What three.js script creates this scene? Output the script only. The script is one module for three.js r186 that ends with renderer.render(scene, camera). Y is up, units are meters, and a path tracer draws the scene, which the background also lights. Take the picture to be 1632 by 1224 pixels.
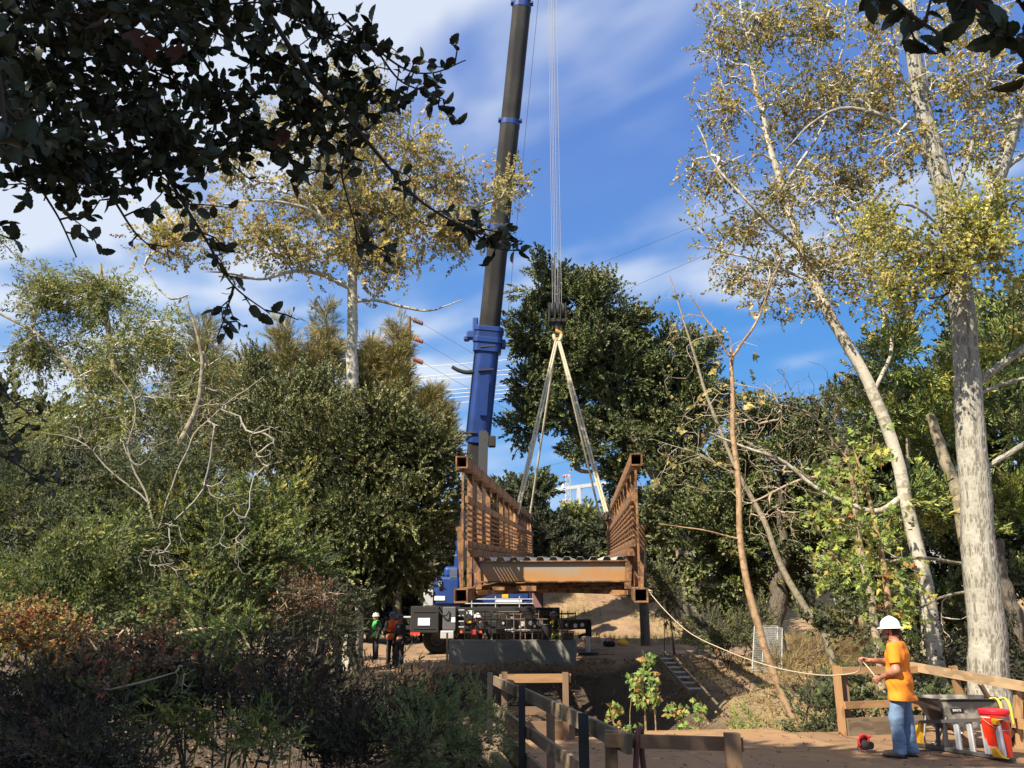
import * as THREE from 'three';
import { RoundedBoxGeometry } from 'three/addons/geometries/RoundedBoxGeometry.js';
import { mergeGeometries } from 'three/addons/utils/BufferGeometryUtils.js';

/* ---------- camera, sky, sun, exposure ---------- */
const V3 = THREE.Vector3, F = 1368, EYE = 1.66, PITCH = Math.atan((1000 - 612) / F);
const scene = new THREE.Scene();
const camera = new THREE.PerspectiveCamera(2 * Math.atan(612 / F) * 180 / Math.PI, 4 / 3, 0.1, 9000);
camera.position.set(0, EYE, 0);
camera.rotation.x = PITCH;
const renderer = new THREE.WebGLRenderer({ antialias: true });
renderer.toneMapping = THREE.LinearToneMapping;
renderer.toneMappingExposure = 1.92;
renderer.shadowMap.enabled = true;
const SUN = new V3(-0.68, 0.95, 0.70).normalize();
const sun = new THREE.DirectionalLight(new THREE.Color(1, 0.9, 0.74), 5);
sun.position.copy(SUN).multiplyScalar(90).add(new V3(0, 0, -25));
sun.target.position.set(0, 0, -25);
sun.castShadow = true;
Object.assign(sun.shadow.camera, { left: -60, right: 60, top: 60, bottom: -60, near: 1, far: 220 });
sun.shadow.mapSize.set(4096, 4096);
scene.add(sun, sun.target);

/* ---------- noise ---------- */
function mulberry(a) { return () => { a = (a + 0x6d2b79f5) | 0; let t = Math.imul(a ^ (a >>> 15), 1 | a); t = (t + Math.imul(t ^ (t >>> 7), 61 | t)) ^ t; return ((t ^ (t >>> 14)) >>> 0) / 4294967296; }; }
let rnd = mulberry(7);
const rr = (a, b) => a + (b - a) * rnd();
const lerp = (a, b, t) => a + (b - a) * t, clamp = (x, a = 0, b = 1) => Math.min(b, Math.max(a, x));
const smooth = (a, b, x) => { const t = clamp((x - a) / (b - a)); return t * t * (3 - 2 * t); };
const hash3 = (x, y, z) => { let h = Math.imul(x, 374761393) ^ Math.imul(y, 668265263) ^ Math.imul(z, 2147483647 ^ 0x5bd1e995); h = Math.imul(h ^ (h >>> 13), 1274126177); return ((h ^ (h >>> 16)) >>> 0) / 4294967296; };
function noise(x, y, z, per = 0) {
  const xi = Math.floor(x), yi = Math.floor(y), zi = Math.floor(z), w = per ? (v) => ((v % per) + per) % per : (v) => v;
  let fx = x - xi, fy = y - yi, fz = z - zi; fx = fx * fx * (3 - 2 * fx); fy = fy * fy * (3 - 2 * fy); fz = fz * fz * (3 - 2 * fz);
  const h = (a, b, c) => hash3(w(xi + a), w(yi + b), zi + c);
  return lerp(lerp(lerp(h(0, 0, 0), h(1, 0, 0), fx), lerp(h(0, 1, 0), h(1, 1, 0), fx), fy), lerp(lerp(h(0, 0, 1), h(1, 0, 1), fx), lerp(h(0, 1, 1), h(1, 1, 1), fx), fy), fz);
}
function fbm(x, y, z, o = 4, per = 0) { let s = 0, a = 0.5, f = 1, n = 0; for (let i = 0; i < o; i++) { s += a * noise(x * f, y * f, z + i * 17.3, per ? per * f : 0); n += a; a *= 0.5; f *= 2; } return s / n; }

/* ---------- sky: clear blue with thin wind-drawn cirrus ---------- */
{
  const W = 1280, H = 640, d = new Float32Array(W * H * 4);
  for (let j = 0; j < H; j++) {
    const el = ((j + 0.5) / H - 0.5) * Math.PI;
    for (let i = 0; i < W; i++) {
      const az = ((i + 0.5) / W - 0.5) * 2 * Math.PI, o = (j * W + i) * 4;
      const x = Math.cos(el) * Math.cos(az), z = Math.cos(el) * Math.sin(az), y = Math.max(Math.sin(el), 0.001), e = Math.max(el, 0) * 180 / Math.PI;
      const t1 = smooth(0, 14, e), t2 = smooth(8, 34, e), t3 = smooth(25, 80, e);
      let c = [0.36, 0.60, 0.90];
      c = c.map((v, k) => lerp(v, [0.14, 0.42, 0.88][k], t1));
      c = c.map((v, k) => lerp(v, [0.064, 0.218, 0.67][k], t2));
      c = c.map((v, k) => lerp(v, [0.05, 0.15, 0.50][k], t3));
      if (el < 0.02) { d[o] = c[0] * 0.52; d[o + 1] = c[1] * 0.52; d[o + 2] = c[2] * 0.52; d[o + 3] = 1; continue; }
      // a cloud sheet high overhead, seen along its own plane
      const k = 1 / (y + 0.09), px = x * k, pz = z * k, u = px * 0.9 + pz * 0.42, v = pz * 0.9 - px * 0.42;
      const wx = fbm(u * 0.7 + 3, v * 0.7, 1, 3) - 0.5, wz = fbm(u * 0.7, v * 0.7 + 9, 5, 3) - 0.5;
      const big = fbm(u * 0.55 + wx * 1.6 + 11.2, v * 0.9 + wz * 1.6 + 4.1, 2, 4);
      const fine = 0.6 * fbm(u * 1.7 + wx * 4, v * 4.4 + wz * 5, 8, 5) + 0.4 * fbm(u * 4.5 + wz * 5, v * 7 + wx * 6, 12, 4);
      const veil = fbm(u * 0.3 + 7, v * 0.3, 21, 3);
      let a = smooth(0.435, 0.62, big * 0.62 + fine * 0.42) * (0.42 + 0.58 * smooth(0.3, 0.56, fine)) + smooth(0.4, 0.72, veil) * 0.2 * (0.4 + fine);
      a *= smooth(3, 15, e) * lerp(1, 0.6, smooth(28, 60, e));
      a = clamp(a, 0, 0.8);
      const w = [0.88, 0.94, 1.02];
      for (let q = 0; q < 3; q++) d[o + q] = lerp(c[q], w[q], a) * 0.52;
      d[o + 3] = 1;
    }
  }
  const t = new THREE.DataTexture(d, W, H, THREE.RGBAFormat, THREE.FloatType);
  t.mapping = THREE.EquirectangularReflectionMapping; t.magFilter = t.minFilter = THREE.LinearFilter; t.needsUpdate = true;
  scene.background = t; scene.environment = t;
}

/* ---------- helpers ---------- */
const CP = Math.cos(PITCH), SP = Math.sin(PITCH);
function ray(px, py) { const x = (px - 816) / F, y = (612 - py) / F; return new V3(x, y * CP + SP, -CP + y * SP); }
function at(px, py, D) { const r = ray(px, py), k = D / -r.z; return new V3(r.x * k, EYE + r.y * k, -D); }   // the point at that distance ahead
const mpp = (D) => (D * 0.985) / F;                                    // metres per photo pixel there
function prof(a, D) { if (D <= a[0][0]) return a[0][1]; for (let i = 1; i < a.length; i++) if (D < a[i][0]) { const t = (D - a[i - 1][0]) / (a[i][0] - a[i - 1][0]); return lerp(a[i - 1][1], a[i][1], t * t * (3 - 2 * t)); } return a[a.length - 1][1]; }
const PL = [[0, 0], [6, -0.5], [12, -1.3], [17, -2.5], [22, -2.4], [26.5, -1.5], [31, 0.1], [33, 0.42], [40, 0.45], [50, 0.8], [70, 1.6], [300, 6], [2500, 20]];
const PR = [[0, 0], [6, -0.4], [11, -0.75], [15, -0.75], [18, -0.4], [24, 0.15], [31, 0.5], [38, 0.5], [45, 0.75], [50, 1.1], [60, 4.6], [66, 5.4], [300, 9], [2500, 20]];
function ground(x, D) {
  const far = smooth(40, 47, D), w = lerp(smooth(2.6, 5.6, x), smooth(-3, 1, x), far);
  let y = lerp(prof(PL, D), prof(PR, D), w);
  const flat = smooth(31.5, 33.5, D) * (1 - smooth(46, 50, D));
  y += (fbm(x * 0.35, D * 0.35, 3, 4) - 0.5) * lerp(0.55, 0.12, flat) + (fbm(x * 1.7, D * 1.7, 9, 3) - 0.5) * lerp(0.16, 0.05, flat);
  return y;
}
const onGround = (x, D, up = 0) => new V3(x, ground(x, D) + up, -D);
const used = new Map();
function numbered(n) { const k = used.get(n) ?? 0; used.set(n, k + 1); return k ? `${n}_${String(k).padStart(3, '0')}` : n; }
function tag(o, label, category, group) { o.userData.label = label; o.userData.category = category; if (group) o.userData.group = group; return o; }
function thing(name, label, category, pos = [0, 0, 0], turn = 0, group) {
  const o = new THREE.Group(); o.name = numbered(name); scene.add(o);
  if (pos.isVector3) o.position.copy(pos); else o.position.set(...pos);
  o.rotation.y = turn; return tag(o, label, category, group);
}
function structure(o, name) { o.name = numbered(name); o.userData.kind = 'structure'; scene.add(o); return o; }
function mesh(name, geo, mat, parent) { const m = new THREE.Mesh(geo, mat); m.name = name; m.castShadow = m.receiveShadow = true; if (parent) parent.add(m); else { m.name = numbered(name); scene.add(m); } return m; }
function stuff(o) { o.userData.kind = 'stuff'; return o; }
const M4 = (pos, q = new THREE.Quaternion(), s = 1) => new THREE.Matrix4().compose(pos, q, typeof s === 'number' ? new V3(s, s, s) : s);
const YUP = new V3(0, 1, 0), ZF = new V3(0, 0, 1);

class Geo {                                                            // collects shapes into one geometry
  constructor() { this.p = []; this.n = []; this.u = []; this.i = []; this.c = null; }
  get count() { return this.p.length / 3; }
  add(g, m) {
    g = g.clone(); if (m) g.applyMatrix4(m);
    const o = this.count, P = g.attributes.position.array, N = g.attributes.normal.array, U = g.attributes.uv?.array;
    for (let k = 0; k < P.length; k++) { this.p.push(P[k]); this.n.push(N[k]); }
    for (let k = 0; k < P.length / 3; k++) this.u.push(U ? U[2 * k] : 0, U ? U[2 * k + 1] : 0);
    const I = g.index?.array; if (I) for (const v of I) this.i.push(o + v); else for (let k = 0; k < P.length / 3; k++) this.i.push(o + k);
    return this;
  }
  tube(pts, radii, sides = 6, cap = true, lobes = 0) {                      // a tapered, bent tube; uv in metres
    const n = pts.length; if (n < 2) return this;
    let nrm = null, L = 0; const girth = Math.max(0.1, (Array.isArray(radii) ? radii[Math.floor(n / 3)] : radii.a) * 6.28), base = this.count, t = new V3(), b = new V3();
    for (let k = 0; k < n; k++) {
      t.subVectors(pts[Math.min(k + 1, n - 1)], pts[Math.max(k - 1, 0)]).normalize();
      if (!nrm) { nrm = new V3(Math.abs(t.y) > 0.9 ? 1 : 0, Math.abs(t.y) > 0.9 ? 0 : 1, 0); }
      nrm.addScaledVector(t, -nrm.dot(t)).normalize(); b.crossVectors(t, nrm);
      if (k) L += pts[k].distanceTo(pts[k - 1]);
      const r = Array.isArray(radii) ? radii[k] : lerp(radii.a, radii.b, k / (n - 1));
      for (let s = 0; s <= sides; s++) {
        const a = (s / sides) * Math.PI * 2, ca = Math.cos(a), sa = Math.sin(a), q = lobes ? 1 + lobes * (fbm(Math.cos(a) * 2 + 5, Math.sin(a) * 2, L * 1.3, 3) - 0.5) : 1;
        const nx = nrm.x * ca + b.x * sa, ny = nrm.y * ca + b.y * sa, nz = nrm.z * ca + b.z * sa;
        this.p.push(pts[k].x + nx * r * q, pts[k].y + ny * r * q, pts[k].z + nz * r * q); this.n.push(nx, ny, nz); this.u.push((s / sides) * girth, L);
      }
    }
    for (let k = 0; k < n - 1; k++) for (let s = 0; s < sides; s++) { const a = base + k * (sides + 1) + s, c = a + sides + 1; this.i.push(a, a + 1, c, a + 1, c + 1, c); }
    if (cap) for (const [k, sg] of [[0, -1], [n - 1, 1]]) {
      t.subVectors(pts[Math.min(k + 1, n - 1)], pts[Math.max(k - 1, 0)]).normalize().multiplyScalar(sg);
      const o = this.count, from = base + k * (sides + 1);
      for (let s = 0; s < sides; s++) { const f = (from + s) * 3; this.p.push(this.p[f], this.p[f + 1], this.p[f + 2]); this.n.push(t.x, t.y, t.z); this.u.push(0, 0); }
      for (let s = 1; s < sides - 1; s++) sg > 0 ? this.i.push(o, o + s, o + s + 1) : this.i.push(o, o + s + 1, o + s);
    }
    return this;
  }
  bar(a, b, w, h, up = YUP) { return this.add(plank(w, h, a.distanceTo(b)), between(a, b, up)); }
  build() {
    const g = new THREE.BufferGeometry();
    g.setAttribute('position', new THREE.Float32BufferAttribute(this.p, 3)); g.setAttribute('normal', new THREE.Float32BufferAttribute(this.n, 3));
    g.setAttribute('uv', new THREE.Float32BufferAttribute(this.u, 2)); g.setIndex(this.i); return g;
  }
  mesh(name, mat, parent) { return mesh(name, this.build(), mat, parent); }
}
const plankCache = new Map();
function plank(w, h, l, ch = 0) {                                          // box along z, uv in metres with v along the grain
  const g = new THREE.BoxGeometry(w, h, l), p = g.attributes.position, n = g.attributes.normal, u = g.attributes.uv, ou = rnd() * 3, ov = rnd() * 3;
  for (let k = 0; k < p.count; k++) {
    const ax = Math.abs(n.getX(k)), az = Math.abs(n.getZ(k));
    if (az > 0.5) u.setXY(k, p.getX(k) + ou, p.getY(k) + ov); else u.setXY(k, (ax > 0.5 ? p.getY(k) : p.getX(k)) + ou, p.getZ(k) + ov);
  }
  return g;
}
function between(a, b, up = YUP) {                                         // frame whose z runs from a to b, centred between them
  const z = new V3().subVectors(b, a).normalize(); let x = new V3().crossVectors(up, z); if (x.lengthSq() < 1e-6) x.set(1, 0, 0); x.normalize();
  const y = new V3().crossVectors(z, x), m = new THREE.Matrix4().makeBasis(x, y, z); m.setPosition(new V3().addVectors(a, b).multiplyScalar(0.5)); return m;
}
function barMesh(name, a, b, w, h, mat, parent, up) { return new Geo().bar(a, b, w, h, up).mesh(name, mat, parent); }
function boxAt(g, w, h, d, x, y, z, r = 0) { return g.add(r ? new RoundedBoxGeometry(w, h, d, 2, r) : plank(w, h, d), new THREE.Matrix4().makeTranslation(x, y, z)); }
function curve(pts, n) { const c = new THREE.CatmullRomCurve3(pts, false, 'centripetal'); return c.getPoints(n); }

/* ---------- textures ---------- */
function tex(n, fn, srgb = false, rep = 1) {
  const d = new Uint8Array(n * n * 4);
  for (let j = 0; j < n; j++) for (let i = 0; i < n; i++) { const c = fn(i / n, j / n), o = (j * n + i) * 4; for (let k = 0; k < 3; k++) { const v = clamp(Array.isArray(c) ? c[k] : c); d[o + k] = 255 * (srgb ? (v <= 0.0031308 ? v * 12.92 : 1.055 * Math.pow(v, 1 / 2.4) - 0.055) : v); } d[o + 3] = 255; }
  const t = new THREE.DataTexture(d, n, n, THREE.RGBAFormat, THREE.UnsignedByteType);
  t.wrapS = t.wrapT = THREE.MirroredRepeatWrapping; t.magFilter = t.minFilter = THREE.LinearFilter; t.repeat.set(rep, rep); if (srgb) t.colorSpace = THREE.SRGBColorSpace; t.needsUpdate = true; return t;
}
const mix3 = (a, b, t) => [lerp(a[0], b[0], t), lerp(a[1], b[1], t), lerp(a[2], b[2], t)];
const rgb = (r, g, b) => new THREE.Color().setRGB(r, g, b);
function std({ color, ...o }) { const m = new THREE.MeshStandardMaterial({ roughness: 0.8, ...o }); if (color) Array.isArray(color) ? m.color.setRGB(...color) : m.color.copy(color); return m; }
const grain = tex(256, (u, v) => { const w = fbm(u * 4, v * 4, 2, 3, 4); const g = fbm(u * 40 + w * 3, v * 3, 1, 4, 0) * 0.6 + 0.4 * fbm(u * 8, v * 2, 4, 3, 0); const k = smooth(0.60, 0.68, fbm(u * 7 + 3, v * 2.5, 9, 3, 0)); return [0.40 + 0.78 * g, 0.39 + 0.76 * g, 0.37 + 0.74 * g].map((x) => x * (1 - 0.35 * k)); });
const rough1 = tex(256, (u, v) => fbm(u * 8, v * 8, 3, 5, 8));
const rustMap = tex(384, (u, v) => { const a = fbm(u * 6, v * 6, 3, 5, 6), b = fbm(u * 24, v * 24, 7, 3, 24), s = smooth(0.35, 0.65, a); return mix3(mix3([0.10, 0.048, 0.024], [0.30, 0.14, 0.052], s), [0.40, 0.25, 0.12], smooth(0.55, 0.75, b) * 0.45); }, true);
const concMap = tex(256, (u, v) => { const a = fbm(u * 5, v * 5, 3, 5, 5), b = fbm(u * 30, v * 30, 5, 3, 30); return mix3([0.20, 0.20, 0.18], [0.33, 0.32, 0.29], a * 0.7 + b * 0.4); }, true);
const paleBark = tex(384, (u, v) => { const a = fbm(u * 5, v * 9, 3, 4, 0), b = fbm(u * 11 + 4, v * 14, 8, 4, 0), c = fbm(u * 60, v * 20, 1, 2, 0); let k = mix3([0.43, 0.39, 0.30], [0.55, 0.515, 0.43], b); k = mix3(k, [0.26, 0.23, 0.15], smooth(0.5, 0.62, a) * 0.8); k = mix3(k, [0.20, 0.16, 0.10], smooth(0.62, 0.7, b) * 0.6); return k.map((x) => x * (0.85 + 0.3 * c)); }, true);
const furrow = (u, v) => { const w = fbm(u * 5, v * 5, 4, 3, 5), f = fbm(u * 44 + w * 0.7, v * 11 + w * 0.5, 2, 4, 0), g = fbm(u * 16, v * 5, 12, 3, 0); return 0.6 * f + 0.4 * g; };
const greyBark = tex(384, (u, v) => { const ln = smooth(0.34, 0.52, furrow(u, v)), b = fbm(u * 6, v * 6, 9, 4, 6), s = fbm(u * 50, v * 50, 5, 2, 50); return mix3([0.17, 0.155, 0.12], mix3([0.28, 0.26, 0.21], [0.42, 0.395, 0.33], b), ln).map((x) => x * (0.8 + 0.4 * s)); }, true);
const greyBump = tex(384, (u, v) => smooth(0.28, 0.62, furrow(u, v)));
const darkBark = tex(256, (u, v) => { const f = fbm(u * 18, v * 4, 2, 4, 0); return mix3([0.05, 0.04, 0.03], [0.19, 0.16, 0.12], f); }, true);
const soilMap = tex(512, (u, v) => { const a = fbm(u * 6, v * 6, 3, 5, 6), b = fbm(u * 40, v * 40, 7, 4, 40), p = fbm(u * 90, v * 90, 2, 2, 90); return [0, 1, 2].map(() => clamp(0.66 + 0.7 * (a - 0.5) + 0.55 * (b - 0.5) + 0.35 * smooth(0.62, 0.8, p) - 0.3 * smooth(0.62, 0.75, 1 - p) + 0.2)); });
const soilBump = tex(384, (u, v) => 0.5 * fbm(u * 12, v * 12, 3, 5, 12) + 0.5 * fbm(u * 60, v * 60, 7, 3, 60));
const plyMap = tex(384, (u, v) => { const w = fbm(u * 3, v * 3, 2, 3, 3), g = fbm(u * 26 + w * 4, v * 3, 1, 4, 0), st = fbm(u * 4, v * 4, 6, 4, 4); return mix3(mix3([0.33, 0.20, 0.105], [0.50, 0.33, 0.19], g * 0.6 + w * 0.4), [0.20, 0.12, 0.07], smooth(0.52, 0.7, st) * 0.55); }, true);
const clothBump = tex(256, (u, v) => fbm(u * 6, v * 6, 3, 4, 6));
const MAT = {
  rust: std({ map: rustMap, bumpMap: rough1, bumpScale: 0.002, roughness: 0.78 }),
  wood: std({ map: grain, color: [0.47, 0.275, 0.125], roughness: 0.75 }),
  woodPale: std({ map: grain, color: [0.54, 0.38, 0.22], roughness: 0.75 }),
  woodBrown: std({ map: grain, color: [0.26, 0.165, 0.10], roughness: 0.85 }),
  woodGrey: std({ map: grain, color: [0.27, 0.205, 0.135], roughness: 0.9 }),
  ply: [0, 1, 2].map((k) => std({ map: plyMap, color: [[0.70, 0.64, 0.57], [0.57, 0.52, 0.46], [0.76, 0.69, 0.59]][k], roughness: 0.85 })),
  conc: std({ map: concMap, bumpMap: rough1, bumpScale: 0.004, roughness: 0.92 }),
  black: std({ color: [0.018, 0.018, 0.02], roughness: 0.5 }),
  blackMat: std({ color: [0.022, 0.021, 0.021], roughness: 0.85, bumpMap: rough1, bumpScale: 0.003 }),
  dark: std({ color: [0.045, 0.045, 0.047], roughness: 0.45, metalness: 0.3 }),
  steel: std({ color: [0.42, 0.42, 0.42], roughness: 0.4, metalness: 0.7 }),
  alu: std({ color: [0.62, 0.62, 0.61], roughness: 0.38, metalness: 0.6 }),
  blue: new THREE.MeshPhysicalMaterial({ map: tex(256, (u, v) => { const a = fbm(u * 4, v * 4, 3, 5, 4), b = fbm(u * 30, v * 4, 5, 3, 0); return [0.75, 0.75, 0.75].map((x) => x + 0.5 * (a - 0.5) + 0.35 * (b - 0.5)); }, false, 0.35), color: rgb(0.004, 0.046, 0.24), roughness: 0.55, clearcoat: 0.15, clearcoatRoughness: 0.4 }),
  white: std({ color: [0.78, 0.78, 0.76], roughness: 0.5 }),
  galv: std({ color: [0.55, 0.56, 0.55], roughness: 0.5, metalness: 0.4 }),
  rubber: std({ color: [0.014, 0.014, 0.014], roughness: 0.9 }),
  rebar: std({ color: [0.17, 0.12, 0.09], roughness: 0.8 }),
  red: std({ color: [0.5, 0.03, 0.025], roughness: 0.45 }),
  orange: std({ color: [0.72, 0.10, 0.02], roughness: 0.5 }),
  yellow: std({ color: [0.8, 0.42, 0.02], roughness: 0.5 }),
  rope: std({ color: [0.46, 0.38, 0.26], roughness: 0.95, bumpMap: rough1, bumpScale: 0.003 }),
  rope2: std({ color: [0.30, 0.30, 0.31], roughness: 0.6 }),
  sling: std({ color: [0.46, 0.40, 0.28], roughness: 0.9, bumpMap: clothBump, bumpScale: 0.006 }),
  glass: new THREE.MeshPhysicalMaterial({ color: rgb(0.6, 0.68, 0.7), roughness: 0.06, transmission: 0.85, thickness: 0 }),
  pale: std({ map: paleBark, bumpMap: rough1, bumpScale: 0.006, roughness: 0.85 }),
  grey: std({ map: greyBark, bumpMap: greyBump, bumpScale: 0.012, roughness: 0.92 }),
  tanBark: std({ map: paleBark, color: [0.82, 0.58, 0.40], roughness: 0.88 }),
  dim: std({ map: darkBark, bumpMap: greyBump, bumpScale: 0.02, roughness: 0.95 }),
  greyLimb: std({ map: paleBark, color: [0.62, 0.58, 0.50], roughness: 0.9 }),
  twigPale: std({ color: [0.44, 0.39, 0.31], roughness: 0.9 }),
  twigWhite: std({ color: [0.54, 0.50, 0.42], roughness: 0.9 }),
  twigDead: std({ color: [0.30, 0.27, 0.22], roughness: 0.95 }),
  twigDark: std({ color: [0.055, 0.042, 0.032], roughness: 0.95 }),
  twigTan: std({ color: [0.36, 0.28, 0.19], roughness: 0.92 }),
};
const leafMat = (rough = 0.75, tr = 0.3) => new THREE.MeshPhysicalMaterial({ color: 0xffffff, vertexColors: true, roughness: rough, transmission: tr, thickness: 0, side: THREE.DoubleSide });
MAT.leaf = leafMat(1, 0.38); MAT.leafGloss = std({ vertexColors: true, roughness: 0.5, side: THREE.DoubleSide }); MAT.needle = std({ vertexColors: true, roughness: 0.9, side: THREE.DoubleSide });

/* ---------- leaves, sprigs, crowns, branching ---------- */
// a leaf outline: half widths along its length; drawn as two folded halves
const LEAF = {
  oak: { l: 0.062, w: [[0, 0.03], [0.3, 0.42], [0.6, 0.46], [0.85, 0.26], [1, 0]], fold: 0.25, curl: 0.15, asp: 0.62 },
  round: { l: 0.075, w: [[0, 0.05], [0.25, 0.5], [0.6, 0.42], [1, 0]], fold: 0.2, curl: 0.2, asp: 0.95 },
  lance: { l: 0.105, w: [[0, 0.04], [0.35, 0.5], [0.7, 0.36], [1, 0]], fold: 0.3, curl: 0.25, asp: 0.26 },
  willow: { l: 0.10, w: [[0, 0.05], [0.4, 0.5], [1, 0]], fold: 0.3, curl: 0.3, asp: 0.17 },
  ash: { l: 0.085, w: [[0, 0.04], [0.4, 0.5], [1, 0]], fold: 0.25, curl: 0.25, asp: 0.36 },
  lobed: { l: 0.15, w: [[0, 0.04], [0.12, 0.42], [0.28, 0.5], [0.36, 0.2], [0.6, 0.34], [0.68, 0.15], [1, 0]], fold: 0.22, curl: 0.3, asp: 0.95 },
  needle: { l: 0.30, w: [[0, 0.35], [0.5, 0.5], [1, 0]], fold: 0.1, curl: 0.2, asp: 0.05 },
  grass: { l: 0.4, w: [[0, 0.5], [0.5, 0.35], [1, 0]], fold: 0.15, curl: 0.5, asp: 0.03 },
};
function leafInto(P, C, kind, m, size, col) {
  const L = LEAF[kind], l = L.l * size, hw = l * L.asp, row = L.w.map(([t, w]) => { const y = t * l, z = -L.curl * t * t * l; return [new V3(-w * hw, y, z + w * hw * L.fold).applyMatrix4(m), new V3(0, y, z).applyMatrix4(m), new V3(w * hw, y, z + w * hw * L.fold).applyMatrix4(m)]; });
  const tri = (a, b, c) => { for (const q of [a, b, c]) { P.push(q.x, q.y, q.z); C.push(...col); } };
  for (let k = 0; k < row.length - 1; k++) for (const s of [0, 2]) {
    const a = row[k][s], b = row[k + 1][s], c = row[k][1], d = row[k + 1][1];
    if (s === 0) { tri(a, c, b); if (k < row.length - 2) tri(b, c, d); } else { tri(c, a, b); if (k < row.length - 2) tri(c, b, d); }
  }
}
function flatGeo(P, C) {
  const g = new THREE.BufferGeometry(); g.setAttribute('position', new THREE.Float32BufferAttribute(P, 3)); if (C) g.setAttribute('color', new THREE.Float32BufferAttribute(C, 3)); g.computeVertexNormals(); return g;
}
function sprigGeo(kind, n, len, { spread = 0.9, droop = 0.2, size = 1, twig = 0.004, vary = 0.3, seed = 1, rosette = false } = {}) {
  const R = mulberry(seed * 977 + n), P = [], C = [];
  for (let k = 0; k < n; k++) {
    const t = rosette ? 0.6 + 0.4 * R() : (k + 0.6) / n, a = k * 2.4 + R() * 1.2, tilt = lerp(spread, spread * 0.5, t) + (R() - 0.5) * 0.5;
    const base = new V3((R() - 0.5) * 0.1 * len, t * len, -droop * t * t * len);
    const q = new THREE.Quaternion().setFromEuler(new THREE.Euler(tilt, 0, 0)).premultiply(new THREE.Quaternion().setFromAxisAngle(YUP, a)).multiply(new THREE.Quaternion().setFromAxisAngle(YUP, (R() - 0.5) * 2.4));
    const b = 1 + (R() - 0.5) * 2 * vary;
    leafInto(P, C, kind, M4(base, q), size * (0.7 + 0.5 * R()), [b * (1 + (R() - 0.5) * 0.16), b, b * (1 + (R() - 0.5) * 0.2)]);
  }
  if (twig) { const a = [[0, 0, 0], [0, len * 0.5, -droop * 0.25 * len], [0, len, -droop * len]]; for (let k = 0; k < 2; k++) for (const [ox, oz] of [[twig, 0], [0, twig]]) { const [x0, y0, z0] = a[k], [x1, y1, z1] = a[k + 1]; P.push(x0 - ox, y0, z0 - oz, x0 + ox, y0, z0 + oz, x1, y1, z1); for (let q = 0; q < 3; q++) C.push(0.9, 0.7, 0.6); } }
  return flatGeo(P, C);
}
const SPRIG = {};
function sprig(kind) {
  const make = {
    oak: () => sprigGeo('oak', 20, 0.34, { spread: 1.0, size: 1.25, seed: 3 }),
    oakFar: () => sprigGeo('oak', 16, 0.5, { spread: 1.1, size: 2.0, seed: 4 }),
    round: () => sprigGeo('round', 9, 0.34, { spread: 1.3, size: 1.0, droop: 0.3, seed: 5 }),
    lobed: () => sprigGeo('lobed', 6, 0.36, { spread: 1.3, size: 0.95, droop: 0.3, seed: 6 }),
    lobedSmall: () => sprigGeo('lobed', 8, 0.42, { spread: 1.3, size: 0.8, droop: 0.3, seed: 16 }),
    lance: () => sprigGeo('lance', 13, 0.34, { spread: 0.9, size: 1.15, droop: 0.25, seed: 7 }),
    willow: () => sprigGeo('willow', 16, 0.5, { spread: 0.7, size: 1.1, droop: 0.5, seed: 8 }),
    ash: () => sprigGeo('ash', 13, 0.38, { spread: 1.1, size: 1.05, droop: 0.5, seed: 9 }),
    small: () => sprigGeo('oak', 16, 0.26, { spread: 1.0, size: 0.85, seed: 10 }),
    needle: () => sprigGeo('needle', 14, 0.5, { spread: 0.5, size: 1.2, droop: 0.3, twig: 0, seed: 11 }),
    grass: () => sprigGeo('grass', 12, 0.02, { spread: 0.35, twig: 0, seed: 12 }),
    tri: () => sprigGeo('round', 6, 0.26, { spread: 1.2, size: 1.1, seed: 13 }),
  };
  return SPRIG[kind] ??= make[kind]();
}
const pick = (pal) => { let s = 0; for (const p of pal) s += p[3] ?? 1; let r = rnd() * s; for (const p of pal) { r -= p[3] ?? 1; if (r <= 0) return p; } return pal[0]; };
function scatter(name, kind, list, mat, parent) {                          // list of {p, dir, s, c}
  const g = sprig(kind), im = new THREE.InstancedMesh(g, mat, list.length), q = new THREE.Quaternion(), q2 = new THREE.Quaternion(), c = new THREE.Color();
  list.forEach((o, k) => { q.setFromUnitVectors(YUP, o.dir); q2.setFromAxisAngle(YUP, rnd() * 6.283); q.multiply(q2); im.setMatrixAt(k, M4(o.p, q, o.s)); im.setColorAt(k, c.setRGB(...o.c)); });
  im.name = name; im.castShadow = im.receiveShadow = true; if (parent) parent.add(im); else { im.name = numbered(name); scene.add(im); } return stuff(im);
}
const B = (px, py, D, rx, ry, rz) => { const m = mpp(D); return { c: at(px, py, D), r: new V3(rx * m, ry * m, rz ?? (rx + ry) * 0.5 * m), D }; };
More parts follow.
